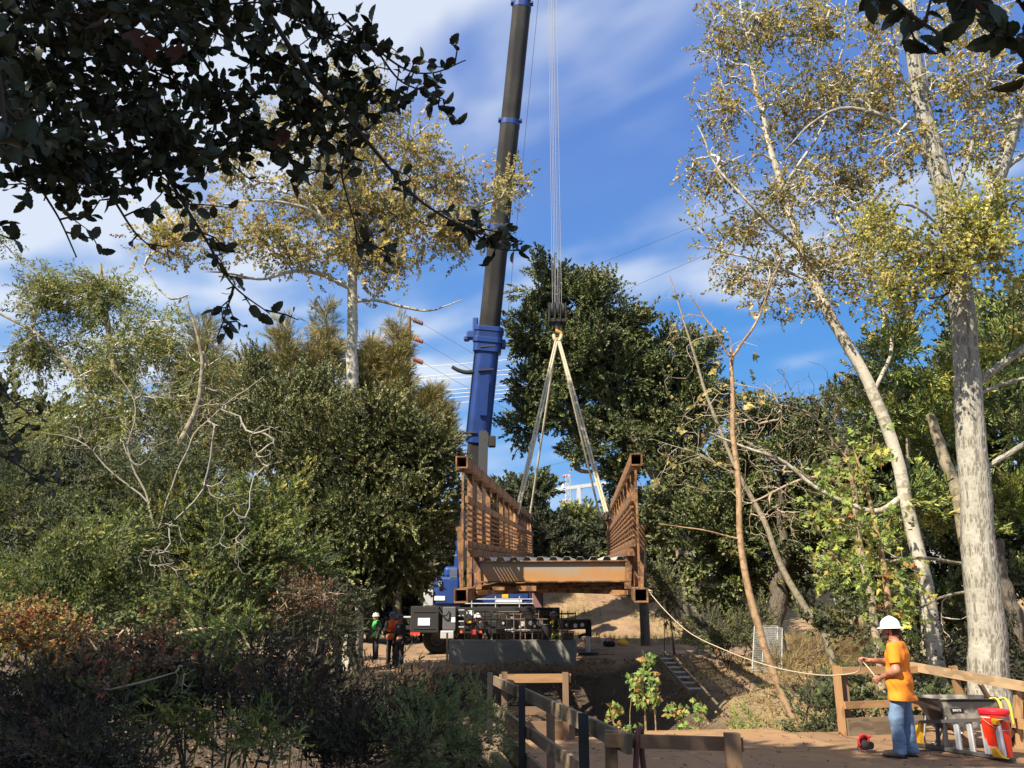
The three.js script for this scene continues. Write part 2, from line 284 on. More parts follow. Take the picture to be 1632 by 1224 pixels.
function inBlobs(blobs, n, { shell = 0.55, gap = 0.42, freq = 0.9, seed = 0 } = {}) {
  const out = [], vol = blobs.map((b) => Math.pow(b.r.x * b.r.y * b.r.z, 0.72)), tot = vol.reduce((a, b) => a + b, 0);
  blobs.forEach((b, bi) => {
    let k = Math.round(n * vol[bi] / tot), tries = k * 8;
    while (k > 0 && tries-- > 0) {
      const d = new V3(rr(-1, 1), rr(-1, 1), rr(-1, 1)); const l = d.length(); if (l > 1 || l < 0.05) continue;
      d.divideScalar(l); const r = Math.pow(rnd(), shell), lump = 0.5 + 1.0 * fbm(d.x * 1.7 + bi * 3, d.y * 1.7 + seed, d.z * 1.7, 3);
      const p = new V3(d.x * b.r.x, d.y * b.r.y, d.z * b.r.z).multiplyScalar(r * lump).add(b.c);
      if (fbm(p.x * freq + seed, p.y * freq, p.z * freq, 3) < gap) continue;
      if (p.y < ground(p.x, -p.z) + 0.05) continue;
      out.push({ p, d, b }); k--;
    }
  });
  return out;
}
function crown(name, parent, blobs, n, kind, pal, { s = 1, mat = MAT.leaf, up = 0.35, droop = 0, clump = 0.6, ...o } = {}) {
  const sd = rnd() * 50, list = [], per = o.per ?? 14, g3 = () => (rnd() + rnd() + rnd() - 1.5) * 1.2;
  for (const { p: q, d, b } of inBlobs(blobs, Math.round(n / per), { seed: sd, ...o })) {      // a spray of sprigs at each branch end
    const rc = (o.rc ?? 0.16) * Math.cbrt(b.r.x * b.r.y * b.r.z) + 0.16, tint = (0.68 + 0.64 * rnd()), pc = pick(pal), ax = d.clone().add(new V3(rr(-1, 1), rr(-0.4, 0.8), rr(-1, 1)).multiplyScalar(0.6)).normalize(), m = Math.round(per * rr(0.5, 1.6));
    for (let j = 0; j < m; j++) {
      const a = g3(), p = new V3(g3() * rc, g3() * rc * 0.55, g3() * rc).addScaledVector(ax, a * rc * 1.1).add(q); if (p.y < ground(p.x, -p.z) + 0.05) continue;
      const dir = d.clone().multiplyScalar(0.7).add(ax).add(new V3(rr(-1, 1), rr(-1, 1) + up - droop, rr(-1, 1)).multiplyScalar(0.9)).normalize();
      const c = rnd() < 0.6 ? pc : pick(pal), k = (0.8 + 0.4 * rnd()) * lerp(1, tint, clump);
      list.push({ p, dir, s: s * rr(0.7, 1.3), c: [c[0] * k, c[1] * k, c[2] * k] });
    }
  }
  return scatter(name, kind, list, mat, parent);
}
// a branching frame that reaches for points in the crown; returns where leaves can sit
function branching(parent, stems, targets, { mat, r0 = 0.006, pow = 2.4, from = 0.25, step = 0.5, rise = 0.12, jit = 0.08, name = 'branches', maxR = 0.16 } = {}) {
  const N = [], tips = [];
  for (const st of stems) { const n = st.pts.length; let prev = -1; st.pts.forEach((p, k) => { if (k / (n - 1) < (st.from ?? from)) return; N.push({ p, par: prev, fixed: true, r: st.r[k], w: 0, d: k ? new V3().subVectors(p, st.pts[k - 1]).normalize() : YUP }); prev = N.length - 1; }); }
  const nt = N.length, dist = (t) => { let m = 1e9; for (let k = 0; k < nt; k++) m = Math.min(m, N[k].p.distanceToSquared(t)); return m; };
  const order = targets.map((t) => ({ t, m: dist(t) })).sort((a, b) => a.m - b.m), chains = [];
  for (const { t } of order) {
    let best = 0, bd = 1e9;
    for (let k = 0; k < N.length; k++) { const n = N[k], dx = t.x - n.p.x, dy = t.y - n.p.y, dz = t.z - n.p.z, l = Math.sqrt(dx * dx + dy * dy + dz * dz), al = (dx * n.d.x + dy * n.d.y + dz * n.d.z) / (l + 1e-6); const c = l * (1.35 - 0.5 * al) + (n.fixed ? 0.0 : 0.02); if (c < bd) { bd = c; best = k; } }
    const s = N[best], L = s.p.distanceTo(t), k = Math.max(2, Math.min(7, Math.ceil(L / step))), mid = s.p.clone().addScaledVector(s.d, L * 0.35).lerp(t, 0.25).add(new V3(0, L * rise, 0));
    const ids = [best]; let prev = best;
    for (let q = 1; q <= k; q++) {
      const a = q / k, p = new V3().addScaledVector(s.p, (1 - a) * (1 - a)).addScaledVector(mid, 2 * a * (1 - a)).addScaledVector(t, a * a);
      if (q < k) p.add(new V3(rr(-1, 1), rr(-1, 1), rr(-1, 1)).multiplyScalar(jit * L / k));
      N.push({ p, par: prev, w: 0, d: new V3().subVectors(p, N[prev].p).normalize() }); prev = N.length - 1; ids.push(prev);
    }
    for (let q = prev; q >= 0 && !N[q].fixed; q = N[q].par) N[q].w++;
    chains.push(ids); tips.push({ p: t, d: N[prev].d, a: N[ids[Math.max(0, ids.length - 2)]].p });
  }
  const g = new Geo(), R = (n) => (n.fixed ? n.r : Math.min(maxR, r0 * Math.pow(n.w, 1 / pow)));
  for (const ids of chains) {
    const pts = ids.map((q) => N[q].p), rs = ids.map((q) => R(N[q])); rs[0] = Math.min(rs[0], rs[1] * 1.25); rs[rs.length - 1] *= 0.5;
    g.tube(pts, rs, rs[0] > 0.07 ? 7 : rs[0] > 0.025 ? 5 : 3, false);
  }
  if (g.count) stuff(g.mesh(name, mat, parent));
  return tips;
}
function leavesAt(name, parent, tips, kind, pal, { per = 4, spread = 0.25, s = 1, mat = MAT.leaf, keep = 1, droop = 0.2, clump = 0.6 } = {}) {
  const list = [], sd = rnd() * 40;
  for (const t of tips) if (rnd() < keep) for (let k = 0; k < per; k++) {
    const p = t.a.clone().lerp(t.p, rr(0.2, 1.05)).add(new V3(rr(-1, 1), rr(-1, 1), rr(-1, 1)).multiplyScalar(spread));
    const dir = t.d.clone().add(new V3(rr(-1, 1), rr(-1, 1) - droop, rr(-1, 1)).multiplyScalar(0.9)).normalize(), c = pick(pal), q = (0.72 + 0.56 * rnd()) * (1 + clump * (fbm(p.x * 0.7 + sd, p.y * 0.7, p.z * 0.7, 2) - 0.5));
    list.push({ p, dir, s: s * rr(0.7, 1.3), c: c.slice(0, 3).map((v) => v * q) });
  }
  return scatter(name, kind, list, mat, parent);
}
// a trunk or limb drawn through photo points: [px, py, D, width in px]
function stem(list, n = 24, wob = 0.02) {
  const pts = list.map(([x, y, D]) => at(x, y, D)), rad = list.map(([, , D, w]) => w * mpp(D) / 2), out = curve(pts, n), R = [];
  const seg = []; let acc = 0; pts.forEach((p, k) => { if (k) acc += p.distanceTo(pts[k - 1]); seg.push(acc); });
  let a2 = 0; out.forEach((p, k) => { if (k) a2 += p.distanceTo(out[k - 1]); const l = a2 / 1.0; let j = 0; while (j < seg.length - 2 && seg[j + 1] < l) j++; const t = clamp((l - seg[j]) / (seg[j + 1] - seg[j] || 1)); R.push(lerp(rad[j], rad[j + 1], t)); });
  out.forEach((p, k) => { if (k) p.add(new V3((fbm(k * 0.4, acc, 1, 2) - 0.5) * wob * 2, 0, (fbm(k * 0.4, acc, 9, 2) - 0.5) * wob * 2)); });
  return { pts: out, r: R };
}
function foot(st, down = 0.3) {                                            // runs the stem into the ground with a flare
  const p = st.pts[0], gy = ground(p.x, -p.z); st.pts.unshift(new V3(p.x, Math.min(p.y, gy) - down, p.z)); st.r.unshift(st.r[0] * 1.25); return st;
}
const trunkMesh = (name, st, mat, parent, sides = 12, lobes = 0.22) => new Geo().tube(st.pts, st.r, sides, true, lobes).mesh(name, mat, parent);
function tree(name, label, category, basePt, group) { return thing(name, label, category, [0, 0, 0], 0, group); }
function settle(o, p) { for (const c of o.children) c.position.sub(p); o.position.copy(p); return o; }

/* ---------- the ground ---------- */
{
  const xs = [], ds = [];
  for (let k = -80; k <= 80; k++) { const t = k / 80; xs.push(Math.sign(t) * (Math.abs(t) * 22 + Math.pow(Math.abs(t), 6) * 1500)); }
  for (let d = -30; d < 5; d += 2.5) ds.push(d);
  for (let d = 5; d < 66; d += 0.27) ds.push(d);
  for (let k = 0; k <= 26; k++) ds.push(66 * Math.pow(2500 / 66, k / 26));
  const P = [], U = [], C = [], I = [], nx = xs.length;
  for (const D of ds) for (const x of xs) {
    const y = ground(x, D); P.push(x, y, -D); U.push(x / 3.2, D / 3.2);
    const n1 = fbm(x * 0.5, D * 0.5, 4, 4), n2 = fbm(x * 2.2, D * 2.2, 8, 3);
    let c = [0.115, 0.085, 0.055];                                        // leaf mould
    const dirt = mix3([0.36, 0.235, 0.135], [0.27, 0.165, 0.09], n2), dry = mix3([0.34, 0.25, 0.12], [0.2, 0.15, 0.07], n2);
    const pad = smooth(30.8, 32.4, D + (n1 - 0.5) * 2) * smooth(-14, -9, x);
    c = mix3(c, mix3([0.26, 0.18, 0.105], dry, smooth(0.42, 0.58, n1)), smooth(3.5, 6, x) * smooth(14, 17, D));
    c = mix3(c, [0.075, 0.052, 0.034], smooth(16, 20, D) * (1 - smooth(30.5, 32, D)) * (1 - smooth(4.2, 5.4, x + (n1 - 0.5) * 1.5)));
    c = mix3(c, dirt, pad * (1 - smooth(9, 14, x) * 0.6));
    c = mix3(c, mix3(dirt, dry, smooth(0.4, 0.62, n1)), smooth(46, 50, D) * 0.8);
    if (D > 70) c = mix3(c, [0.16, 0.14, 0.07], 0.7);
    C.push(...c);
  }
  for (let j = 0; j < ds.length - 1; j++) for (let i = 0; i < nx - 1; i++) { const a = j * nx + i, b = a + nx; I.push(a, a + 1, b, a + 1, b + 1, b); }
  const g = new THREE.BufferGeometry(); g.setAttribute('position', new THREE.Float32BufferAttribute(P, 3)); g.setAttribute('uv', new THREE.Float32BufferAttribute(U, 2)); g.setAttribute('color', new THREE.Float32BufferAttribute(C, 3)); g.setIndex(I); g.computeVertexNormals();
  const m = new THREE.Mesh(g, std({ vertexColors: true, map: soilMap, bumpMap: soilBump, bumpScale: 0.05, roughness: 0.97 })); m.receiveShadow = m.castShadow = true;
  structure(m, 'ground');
  // far mountains
  const Q = [], J = [], n = 90, rows = 14;
  for (let r = 0; r <= rows; r++) for (let k = 0; k <= n; k++) {
    const x = lerp(-2600, 2600, k / n), t = r / rows, ridge = 150 + 170 * fbm(k * 0.09, 2.2, 1, 4) + 60 * fbm(k * 0.35, 1, 4, 3);
    Q.push(x, 10 + ridge * Math.pow(t, 1.25) * (0.85 + 0.3 * fbm(k * 0.3, r * 0.5, 7, 3)), -(1500 + 700 * t + 120 * fbm(k * 0.25, r * 0.4, 3, 3)));
  }
  for (let r = 0; r < rows; r++) for (let k = 0; k < n; k++) { const a = r * (n + 1) + k, b = a + n + 1; J.push(a, a + 1, b, a + 1, b + 1, b); }
  const hg = new THREE.BufferGeometry(); hg.setAttribute('position', new THREE.Float32BufferAttribute(Q, 3)); hg.setIndex(J); hg.computeVertexNormals();
  structure(new THREE.Mesh(hg, std({ color: [0.24, 0.235, 0.27], roughness: 1 })), 'hills');
}

/* ---------- the plywood deck and its timber rails ---------- */
const RU = new V3(-0.139, 0, -0.990).normalize(), RX = new V3(0.990, 0, -0.139).normalize();   // along the deck, across it
const RO = at(785, 1180, 14.1).setY(0);                                   // far left corner of the deck
const onDeck = (a, b, y = 0) => RO.clone().addScaledVector(RX, a).addScaledVector(RU, -b).setY(y);   // a metres across, b metres back towards us
{
  const deck = new THREE.Group(); structure(deck, 'deck');
  const turn = Math.atan2(-RX.z, RX.x), c = onDeck(0, 0);
  deck.position.copy(c); deck.rotation.y = turn;
  const g = {}; let id = 0;
  for (let i = 0; i < 5; i++) for (let j = 0; j < 9; j++) {
    const w = 2.43, d = 1.212, off = i % 2 ? 0.6 : 0, z0 = -0.35 + j * 1.22 - off;
    const key = (id++) % 4; g[key] ??= plank(w, 0.019, d);
    const s = mesh('plywood_sheet', g[key], MAT.ply[(i * 2 + j * 3 + ((i * j) % 2)) % 3], deck); s.position.set(0.06 + w / 2 + i * 2.44, -0.0095 - rnd() * 0.004, z0 + d / 2); s.rotation.z = (rnd() - 0.5) * 0.003;
  }
  for (const x of [0.1, 3, 6, 9]) { const b = mesh('joist', plank(0.2, 0.4, 9.6), MAT.woodGrey, deck); b.position.set(x + 0.1, -0.23, 4.2); }
  for (const x of [0.2, 6.2]) for (const z of [0.6, 8.2]) { const b = mesh('pile', new THREE.CylinderGeometry(0.16, 0.17, 2.8, 12), MAT.woodGrey, deck); b.position.set(x, -1.8, z); }
}
function railRun(name, label, pieces, group) { const t = thing(name, label, 'railing', [0, 0, 0], 0, group); for (const [n, a, b, w, h, m, up] of pieces) barMesh(n, a, b, w, h, m, t, up); return t; }
{ // long rail that comes towards us, outer posts of steel
  const H = 0.93, y1 = 0.50, L = 7.45, P = [];
  const o = (b, y, s = 0) => onDeck(s, b, y);
  const rb = (y, h, w, m, b0 = -0.05, b1 = L + 0.1, s = 0.02) => [o(b0, y, s), o(b1, y, s), w, h, m];
  P.push(['top_rail', ...rb(H - 0.06, 0.135, 0.04, MAT.woodGrey, -0.05, 2.2, 0.02)], ['top_rail', ...rb(H - 0.065, 0.135, 0.042, MAT.woodGrey, 2.15, L + 0.2, 0.064)]);
  P.push(['middle_rail', ...rb(y1 - 0.03, 0.135, 0.04, MAT.woodGrey, -0.02, 3.4)], ['middle_rail', ...rb(y1 - 0.04, 0.135, 0.04, MAT.woodGrey, 3.35, L, 0.062)]);
  P.push(['toe_board', ...rb(0.12, 0.24, 0.04, MAT.woodGrey, 0, 4)], ['toe_board', ...rb(0.118, 0.24, 0.04, MAT.woodGrey, 4.01, L + 0.2)]);
  P.push(['edge_beam', ...rb(-0.14, 0.2, 0.12, MAT.woodGrey, -0.1, L + 0.3, -0.08)]);
  for (const b of [0, 3.3, 6.65]) P.push(['steel_post', o(b, -0.9, -0.045), o(b, b === 3.3 ? 1.0 : 0.985, -0.045), 0.08, 0.075, MAT.black, ZF]);
  for (const b of [0.16, 4.05]) P.push(['wooden_post', o(b, 0, 0.16), o(b, b > 1 ? 0.92 : 1.0, 0.16), 0.09, 0.09, MAT.woodBrown, ZF]);
  railRun('deck_railing', 'long weathered grey timber railing with black steel posts, running towards the viewer', P);
}
{ // far end rail across the deck corner
  const a = 0.1, b = 1.16, z = 0.02, Q = (x, y) => onDeck(x, z, y);
  const P = [['top_rail', Q(a, 0.895), Q(b + 0.07, 0.895), 0.04, 0.13, MAT.wood], ['middle_rail', Q(a, 0.42), Q(b + 0.1, 0.42), 0.04, 0.12, MAT.woodBrown], ['toe_board', Q(a, 0.13), Q(b + 0.12, 0.13), 0.045, 0.27, MAT.woodBrown], ['post', onDeck(1.13, z + 0.066, 0), onDeck(1.13, z + 0.066, 0.985), 0.09, 0.09, MAT.woodBrown, ZF]];
  railRun('deck_railing', 'short brown timber end railing with toe board facing the concrete block', P);
}
{ // near rail that closes the deck
  const p0 = at(968, 1160, 6.72), p1 = at(1176, 1160, 6.5), d = new V3().subVectors(p1, p0).setY(0).normalize(), y = 0.87;
  const q = (s, h) => p0.clone().addScaledVector(d, s).setY(h), L = p0.distanceTo(p1);
  const P = [['top_rail', q(-0.02, y), q(L + 0.03, y), 0.042, 0.092, MAT.woodBrown]];
  const z = new V3(0, 0, 0.066);
  P.push(['post', q(0.03, -0.8).sub(z), q(0.03, y + 0.06).sub(z), 0.085, 0.085, MAT.woodBrown, ZF], ['post', q(L - 0.06, -0.8).add(z), q(L - 0.06, y + 0.08).add(z), 0.1, 0.085, MAT.woodBrown, ZF]);
  railRun('deck_railing', 'brown timber barrier rail closing the deck, dark red hose hung over it', P);
  const h = thing('hose', 'dark red hose looped over the brown timber barrier rail', 'hose');
  const hx = (px) => q((px - 968) / (1176 - 968) * L, 0);
  const top = hx(1020), pt = (dx, y, dz) => top.clone().addScaledVector(d, dx).add(new V3(0, y, dz));
  new Geo().tube(curve([pt(-0.075, -0.5, 0.1), pt(-0.06, 0.35, 0.06), pt(-0.035, 0.78, 0.05), pt(-0.005, 0.945, 0.0), pt(0.015, 0.95, -0.03), pt(0.02, 0.8, -0.055), pt(0.055, 0.4, -0.075), pt(0.075, -0.5, -0.1)], 40), { a: 0.021, b: 0.021 }, 8).mesh('hose_loop', std({ color: [0.10, 0.028, 0.022], roughness: 0.6 }), h);
  settle(h, top.clone().setY(0));
}
{ // sunlit pine rails on the far side, either side of the man
  const A = at(1343, 1170, 14.7).setY(0), Bp = at(1470, 1165, 15.2).setY(0), d = new V3().subVectors(Bp, A).normalize(), q = (s, y) => A.clone().addScaledVector(d, s).setY(y), L = A.distanceTo(Bp);
  const f = new V3(0, 0, 0.07);
  railRun('deck_railing', 'new pine railing behind the man, with grey toe board', [
    ['post', q(0.0, -0.3), q(0.0, 1.06), 0.1, 0.09, MAT.wood, ZF], ['post', q(0.16, -0.9).sub(f), q(0.16, 0.98).sub(f), 0.1, 0.09, MAT.woodBrown, ZF],
    ['top_rail', q(0.06, 0.985).add(f), q(L, 0.985).add(f), 0.042, 0.115, MAT.wood], ['middle_rail', q(0.06, 0.46).add(f), q(L, 0.46).add(f), 0.042, 0.11, MAT.wood], ['toe_board', q(0.08, 0.13).add(f), q(L, 0.13).add(f), 0.042, 0.27, MAT.woodGrey]]);
  const C = at(1452, 1062, 15.3), E2 = at(1660, 1099, 12.7), C2 = at(1452, 1122, 15.28), E3 = at(1660, 1160, 12.68);
  const P1 = at(1523, 1068, 14.3), P2 = P1.clone().setY(0);
  railRun('deck_railing', 'new pine railing slanting past the pale tree trunk, wheelbarrow in front', [
    ['top_rail', C, E2, 0.042, 0.14, MAT.woodPale], ['middle_rail', C2, E3, 0.042, 0.13, MAT.wood], ['post', P2.add(new V3(0.1, 0, -0.075)), P1.add(new V3(0, 0.06, -0.075)), 0.1, 0.09, MAT.wood, ZF],
    ['brace', at(1562, 1090, 13.4), at(1618, 1185, 13.6), 0.04, 0.09, MAT.woodBrown, ZF], ['post', at(1620, 1185, 13.2).setY(-0.2), at(1622, 1095, 13.25), 0.09, 0.09, MAT.wood, ZF]]);
}

/* ---------- the hanging steel bridge ---------- */
{
  const dir = ray(934, 898).normalize(), rx = new V3().crossVectors(dir, YUP).normalize(), up = new V3().crossVectors(rx, dir).normalize();
  const near = at(877, 0, 20); const yTop = at(877, 736, 20).y, yBot = at(877, 949, 20).y, deckY = at(881, 888, 21).y - dir.y / -dir.z * 1.0;
  const W2 = 2.045, hT = yTop - deckY, hB = yBot - deckY, LEN = 26;
  const t = thing('pedestrian_bridge', 'rust brown steel truss footbridge hanging from the crane in slings', 'bridge', at(876, 890, 20).setY(deckY));
  t.quaternion.setFromRotationMatrix(new THREE.Matrix4().makeBasis(rx, up, dir.clone().negate()));
  const p = (x, y, u) => new V3(x, y, -u), Z = new V3(0, 0, 1), X = new V3(1, 0, 0);
  const tubeBox = (g, w, th, a, b) => { for (const [ox, oy, ww, hh] of [[0, w / 2 - th / 2, w, th], [0, -w / 2 + th / 2, w, th], [w / 2 - th / 2, 0, th, w - 2 * th], [-w / 2 + th / 2, 0, th, w - 2 * th]]) g.bar(a.clone().add(new V3(ox, oy, 0)), b.clone().add(new V3(ox, oy, 0)), ww, hh); return g; };
  for (const s of [-1, 1]) {
    const x = s * W2;
    for (const [n, y, w] of [['top_chord', hT, 0.26], ['bottom_chord', hB, 0.29]]) {
      const g = new Geo(); tubeBox(g, w, 0.022, p(x, y, 0), p(x, y, LEN));
      const m = g.mesh(n, MAT.rust, t);
      const r = new Geo(); for (const [ox, oy, ww, hh] of [[0, w / 2, w + 0.03, 0.03], [0, -w / 2, w + 0.03, 0.03], [w / 2, 0, 0.03, w - 0.03], [-w / 2, 0, 0.03, w - 0.03]]) r.add(plank(ww, hh, 0.03), new THREE.Matrix4().makeTranslation(x + ox, y + oy, 0.0)); r.mesh('end_plate', MAT.rust, t);
    }
    // verticals and diagonals on the chord line, safety rails on the inner face
    const U0 = 1.55, n = 12, step = (LEN - U0 - 0.1) / n, top = hT - 0.13, bot = hB + 0.145;
    for (let k = 0; k <= n; k++) barMesh('post', p(x, bot, U0 + k * step), p(x, top, U0 + k * step), 0.13, 0.15, MAT.rust, t, Z);
    for (let k = 0; k < n; k++) { const u0 = U0 + k * step + 0.09, u1 = U0 + (k + 1) * step - 0.09, sw = k < n / 2; barMesh('diagonal', p(x + s * 0.012, sw ? top : bot, u0), p(x + s * 0.012, sw ? bot : top, u1), 0.09, 0.12, MAT.rust, t, Z); }
    for (let k = 0; k <= n; k++) { barMesh('joint_plate', p(x - s * 0.066, bot + 0.02, U0 + k * step), p(x - s * 0.066, bot + 0.34, U0 + k * step), 0.012, 0.36, MAT.rust, t, Z); barMesh('joint_plate', p(x - s * 0.066, top - 0.26, U0 + k * step), p(x - s * 0.066, top - 0.01, U0 + k * step), 0.012, 0.3, MAT.rust, t, Z); }
    const xi = x - s * 0.115;
    barMesh('hand_rail', p(xi, 1.34, 0.06), p(xi, 1.34, LEN - 0.1), 0.075, 0.17, MAT.rust, t);
    barMesh('lower_rail', p(xi, 0.30, 0.06), p(xi, 0.30, LEN - 0.1), 0.075, 0.17, MAT.rust, t);
    barMesh('kick_plate', p(xi - s * 0.06, 0.10, 0.3), p(xi - s * 0.06, 0.10, LEN - 0.3), 0.16, 0.17, MAT.rust, t);
    for (let k = 0; k < 6; k++) barMesh('safety_bar', p(xi, 0.475 + k * 0.13, 0.08), p(xi, 0.475 + k * 0.13, LEN - 0.2), 0.042, 0.042, MAT.rust, t);
    barMesh('end_post', p(x - s * 0.02, bot, 0.08), p(x - s * 0.02, top, 0.08), 0.05, 0.06, MAT.rust, t, Z);
    barMesh('gusset_plate', p(x - s * 0.23, -0.86 + 0.1, 1.42), p(x - s * 0.16, 0.16, 1.42), 0.16, 0.02, MAT.rust, t, Z);
    for (let k = 0; k < 3; k++) {                                             // outside braces
      const u = 0.5 + k * 8; barMesh('outrigger_stub', p(x + s * 0.02, 0.68, u), p(x + s * 0.2, 0.68, u), 0.09, 0.09, MAT.rust, t);
      const sh = new THREE.Shape([new THREE.Vector2(s * 0.03, 0.62), new THREE.Vector2(s * 0.17, 0.62), new THREE.Vector2(s * 0.09, -0.70), new THREE.Vector2(s * 0.02, -0.70)]);
      const e = new THREE.ExtrudeGeometry(sh, { depth: 0.12, bevelEnabled: false }); e.translate(x, 0, -u - 0.06); mesh('outrigger_brace', e, MAT.rust, t);
    }
  }
  // end beam and cross beams
  const inner = W2 - 0.2;
  const web = tex(256, (u, v) => { const a = fbm(u * 5, v * 2.2, 3, 4, 0), s = fbm(u * 30, v * 3, 5, 3, 0); return mix3([0.31, 0.25, 0.175], [0.40, 0.20, 0.07], smooth(0.35, 0.85, a * 0.7 + (1 - v) * 0.62 - 0.08 + (s - 0.5) * 0.35)); }, true);
  const wm = std({ map: web, roughness: 0.6 });
  const U0 = 1.5, n = 12, step = (LEN - 1.65) / n;
  for (let k = 0; k <= n; k++) {
    const u = U0 + k * step, fb = new THREE.Group(); fb.name = 'floor_beam'; t.add(fb);
    const wg = new THREE.BoxGeometry(2 * inner, 0.46, 0.02); wg.translate(0, -0.335, -u); mesh('web', wg, k ? MAT.rust : wm, fb);
    for (const y of [-0.09, -0.58]) { const m = mesh('flange', plank(2 * inner, 0.028, 0.2), MAT.rust, fb); m.position.set(0, y, -u); }
  }
  for (let k = 0; k < 6; k++) for (const s of [-1, 1]) barMesh('wind_brace', p(-s * inner, hB + 0.02, 1.2 + k * 2 * step), p(s * inner, hB + 0.02, 1.2 + (k * 2 + 2) * step - 0.4), 0.1, 0.1, MAT.rust, t);
  { const sp = p(-inner + 0.95, hB + 0.12, 1.4); barMesh('splice_plate', sp, sp.clone().add(new V3(0.5, 0, 0)), 0.06, 0.12, MAT.rust, t); }
  // corrugated deck sheet, ribs along the bridge
  const prof2 = [], w = 2 * inner - 0.1, ribs = 11;
  const sh = new THREE.Shape(); const pts = []; const pit = w / ribs;
  for (let k = 0; k < ribs; k++) { const x0 = -w / 2 + k * pit; pts.push([x0, 0], [x0 + pit * 0.28, 0], [x0 + pit * 0.42, 0.085], [x0 + pit * 0.78, 0.085], [x0 + pit * 0.92, 0]); }
  pts.push([w / 2, 0]);
  pts.forEach(([x, y], k) => (k ? sh.lineTo(x, y) : sh.moveTo(x, y))); [...pts].reverse().forEach(([x, y]) => sh.lineTo(x, y - 0.006));
  const dg = new THREE.ExtrudeGeometry(sh, { depth: LEN - 1.9, bevelEnabled: false }); dg.translate(0, -0.068, -(LEN - 0.5)); mesh('corrugated_deck', dg, MAT.galv, t);
}
const HOOK = at(888, 500, 39.5);
{ // the hook block, its ropes and the slings
  const h = thing('hook_block', 'black crane hook block hanging on the hoist ropes above the slings', 'hook block', HOOK), S = mpp(39.5);
  const g = new Geo(); for (const x of [-0.4, -0.14, 0.14, 0.4]) boxAt(g, 0.05, 0.98, 0.62, x, 0.0, 0); g.mesh('cheek_plate', MAT.blackMat, h); stuff(h.children[0]);
  for (const x of [-0.27, 0, 0.27]) { const c = new THREE.CylinderGeometry(0.36, 0.36, 0.12, 24); c.rotateZ(Math.PI / 2); c.translate(x, 0.16, 0); mesh('sheave', c, MAT.dark, h); }
  const cr = new Geo(); boxAt(cr, 0.8, 0.16, 0.5, 0, -0.42, 0, 0.03); mesh('crosshead', cr.build(), MAT.blackMat, h);
  mesh('swivel', new THREE.CylinderGeometry(0.16, 0.13, 0.34, 16).translate(0, -0.62, 0), MAT.dark, h);
  new Geo().tube(curve([[0, -0.72], [0, -0.9], [0.16, -1.0], [0.2, -1.16], [0.06, -1.3], [-0.12, -1.26], [-0.19, -1.12]].map(([x, y]) => new V3(x, y, 0)), 24), { a: 0.11, b: 0.05 }, 10).mesh('hook', std({ color: [0.5, 0.24, 0.05], roughness: 0.6 }), h);
  const top = HOOK.clone().add(new V3(0, -1.28, 0));
  const ends = [[at(823, 822, 36), 'cream lifting sling from hook to near end of the bridge left truss'], [at(844, 826, 43), 'thinner cream lifting sling from hook to far part of the bridge left truss'], [at(967, 818, 36), 'cream lifting sling from hook to near end of the bridge right truss'], [at(957, 826, 43), 'thinner cream lifting sling from hook to far part of the bridge right truss']];
  ends.forEach(([e, l], k) => {
    const s = thing('lifting_sling', l, 'sling'), o = new V3((k < 2 ? -1 : 1) * 0.06, -0.15, (k % 2 ? -1 : 1) * 0.05), far = k % 2, a0 = top.clone().add(o), off = new V3(0, 0, 0);
    const perp = new V3().subVectors(e, a0).cross(ZF).normalize().multiplyScalar(0.06);
    for (const q of far ? [0] : [-1, 1]) new Geo().tube([a0.clone().addScaledVector(perp, q * 0.7), a0.clone().lerp(e, 0.5).addScaledVector(perp, q * 1.0), e.clone().addScaledVector(perp, q * 0.8)], { a: 0.052, b: 0.052 }, 6).mesh('sling_leg', MAT.sling, s);
    new Geo().tube(curve([top.clone().add(new V3(o.x * 3, 0.2, 0)), top.clone().add(new V3(o.x * 2.6, 0.0, o.z)), a0], 6), { a: 0.085, b: 0.085 }, 6).mesh('sling_eye', MAT.sling, s);
    const sh = new THREE.TorusGeometry(0.16, 0.045, 8, 16, Math.PI * 1.6); const m = mesh('shackle', sh, MAT.dark, s); m.position.copy(e).add(new V3(0, -0.12, 0)); m.rotation.z = -0.9;
    settle(s, top);
  });
}
function project(p) { const x = p.x, y = p.y - EYE, z = p.z, zz = -(z * CP - y * SP), yy = y * CP + z * SP; return [816 + F * x / zz, 612 - F * yy / zz]; }

